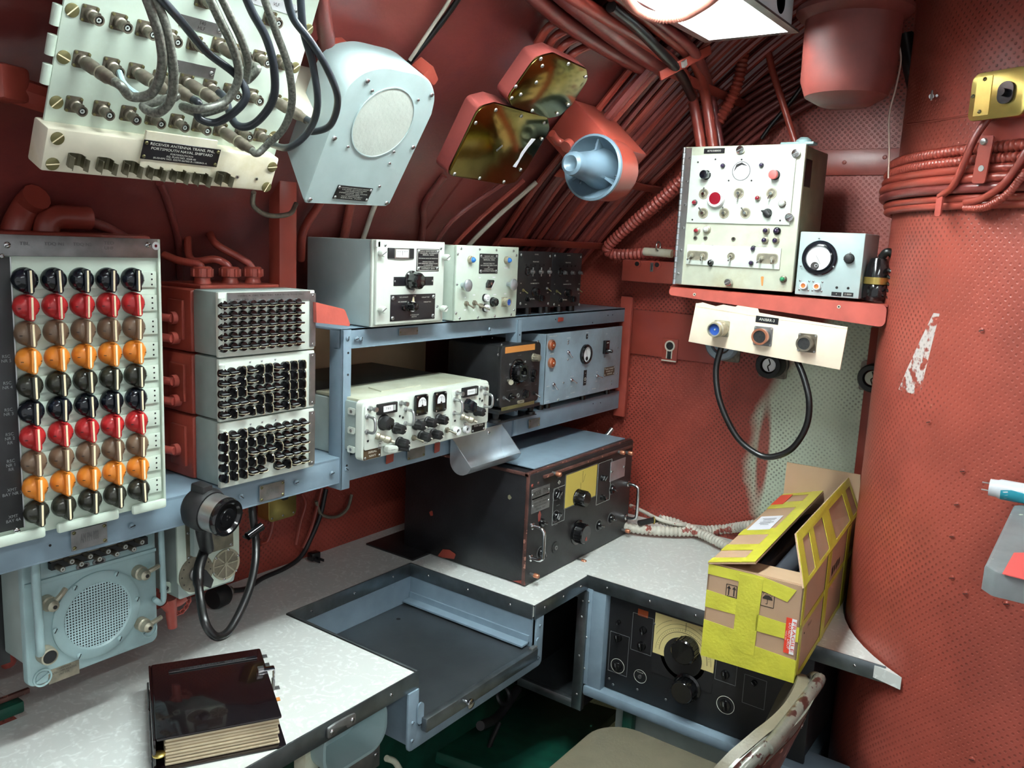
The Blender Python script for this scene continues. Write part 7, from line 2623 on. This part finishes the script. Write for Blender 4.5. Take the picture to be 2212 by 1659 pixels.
xx = lambda x, px, py: on('x', x, px, py)
pipe('riser_pipe', [xx(1.90, 1517, 345), xx(1.90, 1512, 300), xx(1.88, 1495, 210), onhull(1468, 150, .085), onhull(1400, 95, .085), onhull(1310, 40, .085), onhull(1200, -30, .085)], .0125, 'red_paint', 'leftmost of three red pipes rising behind the tall receiver')
pipe('riser_pipe', [xx(1.90, 1543, 345), xx(1.90, 1538, 300), xx(1.88, 1522, 200), onhull(1498, 130, .085), onhull(1420, 60, .085), onhull(1340, 0, .085), onhull(1250, -60, .085)], .0125, 'red_paint', 'middle of three red pipes rising behind the tall receiver')
pipe('riser_pipe', [xx(1.95, 1560, 345), xx(1.95, 1552, 290), xx(1.93, 1535, 200), onhull(1505, 120, .11), onhull(1440, 60, .11), onhull(1370, 10, .11)], .010, 'red_hull', 'thin dark pipe behind the two thicker riser pipes')
pipe('black_hose', [onhull(1495, 210, .10), onhull(1470, 160, .11), onhull(1420, 105, .11), onhull(1370, 55, .11), onhull(1320, 15, .11)], .010, 'rubber', 'black rubber hose between the overhead red pipes', 'hose')
pipe('overhead_pipe', [onhull(1440, 150, .06), onhull(1350, 90, .07), onhull(1260, 20, .07), onhull(1190, -40, .07)], .020, 'red_hull', 'thick dark red pipe crossing overhead left of the ceiling light')
pipe('overhead_pipe', [onhull(1390, 150, .04), onhull(1300, 100, .05), onhull(1210, 40, .05), onhull(1140, -20, .05)], .014, 'red_hull', 'second dark red pipe overhead, nearer the brass covers')
for i, o_ in enumerate(((1190, 45), (1205, 65), (1222, 85), (1240, 105))):
    pipe('short_cable', [onhull(o_[0]-30, o_[1]+50, .03), onhull(o_[0], o_[1]+10, .035), onhull(o_[0]+60, o_[1]-12, .035), onhull(o_[0]+130, o_[1]-10, .03)], .008, 'red_paint', ('topmost of four short curved cables above the upper brass cover', 'second of four short curved cables above the upper brass cover', 'third of four short curved cables above the upper brass cover', 'lowest of four short curved cables above the upper brass cover')[i], 'cable')
pipe('armoured_conduit', [xx(1.96, 1608, 70), xx(1.96, 1604, 130), xx(1.96, 1590, 190), xx(1.96, 1560, 250), xx(1.96, 1525, 305), xx(1.97, 1500, 350)], .0125, 'red_paint', 'ribbed red armoured conduit dropping behind the tall receiver', 'conduit', .010)
pipe('armoured_conduit', [xx(2.02, 1520, 335), xx(2.03, 1475, 385), xx(2.04, 1430, 428), xx(2.05, 1380, 470), xx(2.06, 1335, 510), xx(2.07, 1312, 535), xx(2.08, 1322, 548), xx(2.08, 1350, 550), xx(2.08, 1400, 547), xx(2.08, 1450, 545), xx(2.08, 1500, 548)], .0145, 'red_worn', 'chipped ribbed red conduit bending back at its lower left end', 'conduit', .012)
single('conduit_wrap', MB('ivory_box').tube([xx(2.06, 1392, 543), xx(2.06, 1452, 548)], .011, 12, 2).mat('steel_dull').torus(.012, .0018, T(*xx(2.05, 1422, 532)) @ RX(90), 16, 6), 'cream tape wrap on the horizontal conduit left of tall receiver', 'tape')
pipe('thin_pipe', [xx(2.0, 1652, 70), xx(2.0, 1668, 150), xx(2.0, 1690, 220), xx(2.0, 1712, 290), xx(2.0, 1722, 320)], .008, 'red_paint', 'thin straight red pipe right of the ribbed conduit')
pipe('black_cable', [xx(2.08, 1745, 150), xx(2.08, 1730, 190), xx(2.08, 1700, 230), xx(2.08, 1668, 268), xx(2.08, 1645, 300)], .0055, 'rubber', 'thin black cable slanting above the tall receiver', 'cable')
random.seed(5)
for i in range(9):
    y0 = 130+i*18
    pipe('bulkhead_cable', [xx(2.11, 1520-i*4, 250+i*24), xx(2.11, 1600, 190+i*17), xx(2.11, 1690, 135+i*15+random.uniform(-4, 4)), xx(2.11, 1800, 70+i*16)], .0055+.001*(i % 3), 'red_hull', 'dark painted cable fanning up over the bulkhead behind the riser pipes', 'cable').__setitem__('group', 'cables fanning over the bulkhead')
single('pipe_clamp', MB('red_paint').box(.13, .006, .020, T(*onhull(1480, 135, .115)) @ RY(-35) @ RZ(-30), .002).mat('letter_grey').box(.014, .007, .012, T(*onhull(1478, 137, .118)) @ RY(-35)), 'red strap clamp holding the riser pipes together', 'clamp')
# brush of cables above the twin black sets
random.seed(11)
for i in range(3):
    xw = 1.44+i*.05
    single('bent_cable', MB('red_paint' if i % 2 else 'scraped' if i == 2 else 'red_hull').tube([V((xw+.02, hull_y(1.40)-.03, 1.37)), V((xw+.01, hull_y(1.47)-.035, 1.47)), V((xw+.04*math.sin(i), hull_y(1.56)-.03, 1.56)), V((xw+.10, hull_y(1.66)-.02, 1.66))], .0055, 8, 6), 'bent thin cable rising behind the black channel selectors', 'cable', 'thin cables behind the channel selectors')
# pipes left of the antenna panel and above the knob panel
Yq = 1.25
pipe('elbow_pipe', [on('y', 1.24, 32, 505), on('y', 1.24, 40, 480), on('y', 1.24, 60, 445), on('y', 1.22, 80, 425)], .019, 'red_paint', 'short stubby red pipe above the left corner of the knob panel')
pipe('elbow_pipe', [on('y', 1.22, 100, 505), on('y', 1.22, 104, 482), on('y', 1.22, 122, 470), on('y', 1.22, 150, 470), on('y', 1.22, 192, 472)], .017, 'red_paint', 'red elbow pipe lying above the middle of the knob panel')
single('pipe_housing', MB('red_paint').bx(.32, .70, 1.16, 1.285, 1.12, 1.506, .006), 'red painted box behind the coloured knob panel', 'box')
pipe('loose_cable', [onhull(190, 478, .03), onhull(230, 492, .025), onhull(262, 510, .02), onhull(300, 530, .02)], .008, 'red_hull', 'dusty red cable trailing right from the elbow pipe', 'cable')
pipe('hull_wire', [onhull(345, 395, .008), onhull(360, 430, .008), onhull(385, 520, .008), onhull(390, 600, .008)], .006, 'red_hull', 'thin painted cable on the hull between knob panel and switch boxes', 'cable')
pipe('hull_wire', [onhull(905, 560, .02), onhull(915, 480, .012), onhull(918, 440, .012), onhull(960, 380, .012)], .007, 'red_hull', 'painted cable climbing the hull above the coupler with a clip', 'cable')
pipe('hull_wire', [onhull(740, 530, .02), onhull(752, 470, .015), onhull(760, 430, .015)], .009, 'red_paint', 'red cable rising behind the coupler under the loudspeaker', 'cable')
pipe('hull_wire', [onhull(780, 530, .02), onhull(800, 470, .012), onhull(815, 430, .012)], .005, 'scraped', 'pale paint-flaked wire rising behind the coupler', 'cable')
pipe('hull_wire', [onhull(650, 560, .03), onhull(655, 500, .025), onhull(690, 440, .02), onhull(700, 400, .02)], .008, 'red_paint', 'bent red cable at the foot of the loudspeaker left side', 'cable')
pipe('grey_lead', [onhull(548, 415, .12), onhull(548, 445, .12), onhull(580, 465, .12), onhull(625, 462, .12), onhull(640, 440, .10)], .004, 'conn_grey', 'thin grey lead looping below the right corner of the antenna panel', 'cable')
pipe('hull_wire', [onhull(885, 130, .02), onhull(935, 55, .02), onhull(965, 10, .02), onhull(980, -20, .02)], .003, 'scraped', 'upper thin pale wire overhead, right of the loudspeaker', 'cable')
pipe('hull_wire', [onhull(880, 140, .02), onhull(945, 60, .02), onhull(985, 5, .02), onhull(1000, -20, .02)], .0045, 'rubber', 'black cable overhead beside the pale wire', 'cable')
mb_ = MB('red_paint').lathe([(.016, 0), (.016, .05), (.02, .052), (.02, .07), (0, .07)], 8, T(*onhull(20, 190, .08)) @ frame_to((1, -.2, -.2))).box(.04, .04, .04, T(*onhull(8, 180, .08)) @ RZ(20), .006)
single('pipe_fitting', mb_, 'red square pipe fitting at the left picture edge beside antenna panel', 'fitting')
pipe('riser_conduit', [onhull(698, 135, .04), onhull(706, 90, .04), onhull(698, 40, .04), onhull(690, -30, .04)], .012, 'red_hull', 'red conduit rising between antenna panel and loudspeaker', 'conduit')
single('back_plate', MB('ivory_box').box(.10, .12, .004, T(*onhull(668, 190, .06)) @ RX(55), .001), 'dirty cream plate between antenna panel and loudspeaker', 'plate')
# seam where the frames of the hull run
for i, x in enumerate((.30, 1.44)):
    pth = hullpath(x, 1.12, 2.20, .004, 20)
    mb_ = MB('red_hull')
    vs = []
    for p in pth:
        vs += [p+V((-.035, 0, 0)), p+V((.035, 0, 0))]
    nV = len(vs)
    lo_ = [v+V((0, .02, .012)) for v in vs]
    mb_.add(vs+lo_, [(2*k, 2*k+1, 2*k+3, 2*k+2) for k in range(len(pth)-1)]+[(2*k, 2*k+2, nV+2*k+2, nV+2*k) for k in range(len(pth)-1)]+[(2*k+1, nV+2*k+1, nV+2*k+3, 2*k+3) for k in range(len(pth)-1)])
    o_ = struct('trim_%d' % (i+3), mb_)

# ------------------------------------------------------------ big can hanging from the overhead
KX_, KY_ = 1.66, .462
o = thing('overhead_canister', 'large dark red canister hanging from the overhead right of the ceiling light', 'canister', (KX_, KY_, 1.79))
put('body', MB('red_can').lathe([(0, 1.793), (.045, 1.797), (.072, 1.812), (.082, 1.84), (.084, 1.955)], 48), T(KX_, KY_, 0), o)
put('rim', MB('red_can').lathe([(.083, 1.945), (.094, 1.950), (.101, 1.958), (.101, 1.966), (.094, 1.972), (.086, 1.968)], 48), T(KX_, KY_, 0), o)
put('neck', MB('green_dark').cyl(.060, 1.955, 2.14, seg=40), T(KX_, KY_, 0), o, 'dark green neck above the rim')
single('pull_string', MB('string').tube([on('x', 1.72, 1940, 88), on('x', 1.72, 1946, 130), on('x', 1.72, 1935, 190), on('x', 1.72, 1921, 250), on('x', 1.72, 1921, 330), on('x', 1.72, 1919, 385)], .0016, 6, 6), 'thin twisted pale string hanging beside the dark canister', 'string')
pipe('black_hose', [on('x', 1.9, 1955, 75), on('x', 1.9, 1965, 130), on('x', 1.9, 1980, 200), on('x', 1.9, 1985, 250)], .016, 'rubber', 'dark hose squeezed between the canister and the red trunk', 'hose')

# ------------------------------------------------------------ fittings on the trunk
def trunkloop(z, off, r, m, lab, a0=-75, a1=98, ribs_=0, dz=0.0):
    pts = []
    for i in range(26):
        a = math.radians(a0+(a1-a0)*i/25)
        pts.append(V((CX-(CRAD+off)*math.cos(a), CY+(CRAD+off)*math.sin(a), z+dz*math.cos(a))))
    return single('trunk_cable', MB(m).tube(pts, r, 10, 2, ribs=ribs_, ribamp=.12), lab, 'cable', 'cables wound round the trunk')


zz = lambda py: colp(1975, py, .015).z
for i, (py, off, r_, m_, rb) in enumerate(((340, .010, .0095, 'red_paint', .009), (362, .016, .0085, 'red_paint', .009), (380, .020, .0075, 'red_paint', 0), (398, .022, .0085, 'red_paint', 0), (416, .021, .0085, 'red_hull', 0), (434, .012, .0075, 'red_paint', 0), (448, .010, .0072, 'red_paint', 0))):
    trunkloop(zz(py), off, r_, m_, ('topmost ribbed cable', 'second ribbed cable', 'third smooth cable', 'fourth smooth cable', 'fifth dark cable', 'sixth thin cable', 'lowest thin cable')[i]+' wound round the perforated trunk', ribs_=rb)
single('trunk_cable', MB('braid').mat('red_paint').tube([colp(2085, 437, .026), colp(2120, 430, .03), colp(2160, 405, .035), (colp(2190, 370, .035)), colp(2212, 335, .035), colp(2240, 290, .03)], .0062, 10, 6), 'upper of two cables sweeping up to the right edge over the coil', 'cable')
single('trunk_cable', MB('red_paint').tube([colp(2085, 450, .024), colp(2130, 447, .03), colp(2175, 420, .035), colp(2205, 385, .035), colp(2240, 340, .03)], .0062, 10, 6, ribs=.004, ribamp=.05), 'lower of two cables sweeping up to the right edge over the coil', 'cable')
single('trunk_cable', MB('red_paint').tube([colp(2030, 425, .028), colp(2060, 400, .034), colp(2085, 345, .036), colp(2105, 300, .034), colp(2135, 255, .026), colp(2160, 225, .02)], .006, 10, 6), 'cable rising from the coil to the brass switch box', 'cable')
P = colp(2125, 345, .034)
f_ = colframe(P)
single('cable_bar', MB('red_paint').prism(rr(.024, .075, .004), 0, .003, f_.M(0, 0, 0, -4)).mat('steel').lathe([(.006, .003), (.005, .007), (0, .008)], 12, f_.M(-.001, .028, 0)).mat('letter_grey').cyl(.005, .003, .004, f_.M(0, -.014, 0), 12), 'red retaining bar across the trunk cables with a shiny screw', 'clamp')
P = colp(2030, 445, .030)
f_ = colframe(P)
single('cable_clip', MB('red_worn').prism(rr(.014, .035, .004), 0, .003, f_.M(0, 0, 0, 0)), 'small red clip below the coil of trunk cables', 'clip')
P = colp(2190, 210, .005)
f_ = colframe(P)
bs = thing('brass_switch_box', 'brass switch box on the trunk at the right picture edge', 'switch', f_.pt(0, -.04))
a, b = f_.at(2148, 160, .04), f_.at(2240, 264, .04)
put('back_plate', MB('red_paint').box(.105, .10, .004, T(.010, -.018, .002), .001), f_.M(0, 0, 0), bs)
put('body', MB('red_paint').rrect(.085, .068, .012, .004, .036), f_.M(0, 0, 0), bs)
put('cover', MB('brass').prism(rpoly([(-.047, -.037), (.047, -.037), (.047, .037), (-.047, .037)], [.010, .010, .014, .014], 5), .036, .041, f_.M(0, 0, 0), .001), I4, bs, 'brass cover')
put('cover_plate', MB('brass').box(.026, .060, .001), f_.M(-.024, 0, .0415), bs)
put('switch', MB('knob_black').rrect(.026, .034, .012, .041, .046).mat('black_gloss').cyl(.006, .046, .056), f_.M(.016, 0, 0), bs)
for (u, v) in ((-.024, .026), (-.026, -.024), (-.041, .002)):
    put('screw', screw(.0032, 'brass_screw', 30), f_.M(u, v, .042), bs)
P = colp(2012, 208, .010)
f_ = colframe(P)
single('toggle_bolt', MB('steel').cyl(.0022, 0, .050, f_.M(0, 0, -.01) @ RX(15) @ RY(60), 10).cyl(.0045, .0, .005, f_.M(0, 0, .0) @ RX(15) @ RY(-120), 12).box(.004, .018, .003, f_.M(.008, 0, .004), .001), 'small steel toggle bolt stuck in a trunk hole', 'bolt')
# ledge with red tape and a spare lamp tube, right edge
lg = thing('ledge', 'worn grey ledge with a red tape patch at the right edge', 'ledge', (1.30, -.05, 1.12))
put('board', MB('ledge_paint').prism(rpoly([(1.148, -.30), (1.55, -.30), (1.55, .060), (1.50, .094), (1.165, .094), (1.148, .080)], .006, 3), 1.118, 1.15, I4, .004), I4, lg)
a = [on('z', 1.1503, *p) for p in ((2165, 1240), (2190, 1195), (2240, 1195), (2260, 1265))]
put('red_tape', MB('salmon').prism([(p.x, p.y) for p in a][::-1], 1.1502, 1.1512), I4, lg, 'patch of salmon red tape')
lp = on('z', 1.168, 2136, 1052)
lt_ = thing('spare_lamp_tube', 'white spare fluorescent tube in a teal printed sleeve lying on the ledge', 'lamp tube', (lp.x, lp.y-.1, 1.15))
Ml = T(lp.x, lp.y, 1.168) @ frame_to((0, -1, 0))
put('tube', MB('white_gloss').lathe([(0, 0), (.0135, .001), (.0140, .012), (.0158, .016), (.0158, .45), (0, .45)], 26), Ml, lt_)
put('pins', MB('steel').cyl(.0012, -.010, .001, T(.0, .006, 0), 8).cyl(.0012, -.010, .001, T(0, -.006, 0), 8), Ml, lt_)
sl = []
slv = MB('teal')
ns = 30
vs = []
for i in range(ns+1):
    zz_ = .018+.43*i/ns
    top_ = 172-10*math.sin(i*1.3)
    for k in range(7):
        a_ = math.radians(300+(top_-300)*k/6)
        vs.append((.0162*math.cos(a_+math.pi*.0), .0162*math.sin(a_), zz_))
Mrot = Ml
fsv = []
for i in range(ns):
    for k in range(6):
        a0_ = i*7+k
        fsv.append((a0_, a0_+1, a0_+8, a0_+7))
slv.add(vs, fsv)
put('printed_sleeve', slv, Ml, lt_, 'teal printed lower half of the sleeve')

single('lamp_hose', MB('hose_pink').tube([on('z', 1.915, *p) for p in ((1335, -60), (1352, -8), (1378, 22), (1420, 38), (1470, 36), (1510, 16), (1545, -10), (1580, -50))], .0085, 10, 8, ribs=.006, ribamp=.12), 'pale ribbed hose looping in front of the glaring ceiling light', 'hose')
# ------------------------------------------------------------ hoses and bits on the desk behind the receiver and box
single('flex_hose', MB('hose_white').tube([on('z', .772, 1335, 1135), on('z', .770, 1400, 1145), on('z', .770, 1480, 1148), on('z', .772, 1560, 1143), on('x', 2.10, 1625, 1134), on('x', 2.11, 1700, 1120)], .0125, 10, 8, ribs=.011, ribamp=.14), 'long white ribbed hose running behind the cardboard box', 'hose')
single('flex_hose', MB('hose_white').tube([on('z', .795, 1425, 1122), on('z', .785, 1460, 1130), on('z', .775, 1510, 1150), on('z', .770, 1570, 1180), on('z', .768, 1620, 1205)], .0120, 10, 8, ribs=.010, ribamp=.14), 'shorter white ribbed hose crossing over the long one', 'hose')
single('hose_coupling', MB('black_matte').tube([on('z', .790, 1380, 1130), on('z', .795, 1420, 1122)], .008, 12, 2).mat('brass').torus(.0088, .002, T(*on('z', .794, 1412, 1124)) @ frame_to((.6, -.6, 0)), 16, 6), 'black and brass coupling at the end of the short hose', 'coupling')
pipe('thin_lead', [on('z', .80, 1362, 1092), on('z', .80, 1390, 1105), on('z', .80, 1425, 1122), on('z', .790, 1470, 1133), on('z', .765, 1530, 1140)], .005, 'hose_white', 'thin pale cable above the white hoses', 'cable')
single('instruction_tag', MB('ivory_box').box(.030, .001, .048, T(*on('y', 1.36, 1213, 918)) @ RX(0)).mat('ink').box(.014, .0014, .005, T(*(on('y', 1.36, 1206, 908)+V((0, -.0004, 0))))), 'yellowed paper tag hanging under the middle shelf', 'tag')
pipe('black_cable', [V((on('y', 1.38, 1228, 880).x, 1.38, 1.1125)), on('y', 1.38, 1235, 900), on('y', 1.38, 1248, 915), on('y', 1.38, 1250, 935), on('y', 1.37, 1242, 950)], .0075, 'rubber', 'short black cable curving behind the paper tag', 'cable')
single('steel_stub', MB('steel').cyl(.007, 0, .05, T(*on('x', 2.05, 1300, 955)) @ RX(20) @ RY(40), 12), 'small steel rod end behind the black receiver', 'rod')
pipe('wall_rod', [on('x', 2.02, 1912, 712), on('x', 2.02, 1905, 780), on('x', 2.02, 1893, 900), on('x', 2.02, 1878, 1050)], .008, 'grey_green', 'grey green rod between the perforated bulkhead and the trunk', 'rod')
mb_ = MB('red_paint').bx(2.125, XB-.001, .405, .475, .76, 1.36, .002)
single('stiffener', mb_, 'dark red vertical stiffener strip beside the trunk', 'strip')
single('loose_screw_chain', MB('brass_screw').tube([on('z', .765, 1840, 1302), on('z', .765, 1862, 1305)], .004, 8, 2, ribs=.004, ribamp=.3), 'small brown fitting beside the trunk behind the box', 'fitting')
# green painted gear left of the desk end
gm = MB('green_dark').bx(.28, .50, 1.335, 1.46, .72, .80, .008).bx(.46, .555, 1.31, 1.34, .755, .775, .004)
gm.mat('black_edge').bx(.44, .57, 1.325, 1.332, .776, .784, .001)
single('green_gear', gm, 'dark green machinery corner at the far left behind the desk', 'machinery')
single('red_gear', MB('red_worn').bx(.40, .53, 1.37, 1.44, .82, .875, .010).tube([(.52, 1.40, .85), (.56, 1.41, .83), (.58, 1.42, .79)], .012, 10, 4), 'red painted gear behind the lower left loudspeaker', 'machinery')

# ------------------------------------------------------------ under the desk
o = thing('phone_bowl', 'pale green round-cornered metal bowl holder hanging under the desk front', 'holder', on('y', .99, 770, 1640))
Fb = Face(on('y', .965, 770, 1592), (1, 0, 0), (0, 0, 1))
outer = rr(.150, .098, .040, 8)
inner = rr(.138, .086, .034, 8)
vs = [(x, y, 0) for x, y in outer]+[(x, y, 0) for x, y in inner]+[(x*.78, y*.72, -.055) for x, y in inner]+[(x*.9, y*.9, -.075) for x, y in outer]
n_ = len(outer)
fs = []
for i in range(n_):
    j = (i+1) % n_
    fs += [(i, j, n_+j, n_+i), (n_+i, n_+j, 2*n_+j, 2*n_+i), (j, i, 3*n_+i, 3*n_+j)]
fs += [tuple(range(2*n_, 3*n_)), tuple(range(3*n_, 4*n_))[::-1]]
put('bowl', MB('green_blue').add(vs, fs), Fb.M(0, 0, 0, 0), o, 'blue green inside of the bowl')
put('housing', MB('olive_sheet').bx(-.10, .13, -.01, .06, -.14, -.085, .004), Fb.M(0, 0, 0), o, 'pale yellowish backing box')
put('bottom_box', MB('steel_dull').bx(-.06, .075, -.10, -.045, -.09, -.015, .003), Fb.M(0, 0, 0), o)
put('screw', screw(.004, 'chrome', 20), Fb.M(.062, -.07, -.014), o)
single('support_post', MB('aged_green').bx(.855, .885, 1.0, 1.03, 0, .724, .002), 'pale post under the desk left of the bowl holder', 'post')
pipe('white_pipe', [on('y', 1.0, 835, 1638), on('y', 1.0, 852, 1645), on('y', 1.0, 865, 1665)], .006, 'aged_green', 'pale bent pipe right of the bowl holder', 'pipe')
pa = MB('perf_olive').bx(2.128, XB-.002, .86, 1.50, 0, .43)
pa_o = single('sheet_panel', pa, 'olive perforated sheet low on the bulkhead under the desk', 'panel')
setuv(pa_o, lambda c, l: (-c.y, c.z))
dg = MB('green_dark').bx(-.45, .35, -.17, .17, -.02, .02, .006)
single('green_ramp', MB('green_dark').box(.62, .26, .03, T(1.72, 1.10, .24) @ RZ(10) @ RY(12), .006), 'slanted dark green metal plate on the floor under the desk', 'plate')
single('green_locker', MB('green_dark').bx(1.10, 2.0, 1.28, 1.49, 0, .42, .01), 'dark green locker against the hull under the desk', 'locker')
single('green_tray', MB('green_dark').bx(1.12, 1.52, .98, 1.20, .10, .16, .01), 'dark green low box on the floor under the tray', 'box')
single('black_fitting', MB('black_paint').tube([(1.50, 1.12, .36), (1.60, 1.14, .33), (1.70, 1.15, .36)], .012, 10, 4).tube([(1.38, 1.02, .24), (1.5, 1.1, .28), (1.58, 1.12, .33)], .006, 8, 4).torus(.022, .006, T(1.62, 1.14, .38) @ RX(60), 18, 6), 'black tangled fitting in the shadow under the desk', 'fitting')
single('side_cabinet', MB('blue_grey').bx(1.92, 2.12, .435, .75, 0, .36, .006), 'blue grey low cabinet beneath the right end of the desk', 'cabinet')
single('green_bracket', MB('green_dark').bx(1.668, 1.69, .80, .826, .18, .452, .002), 'dark green bracket below the blue frame', 'bracket')
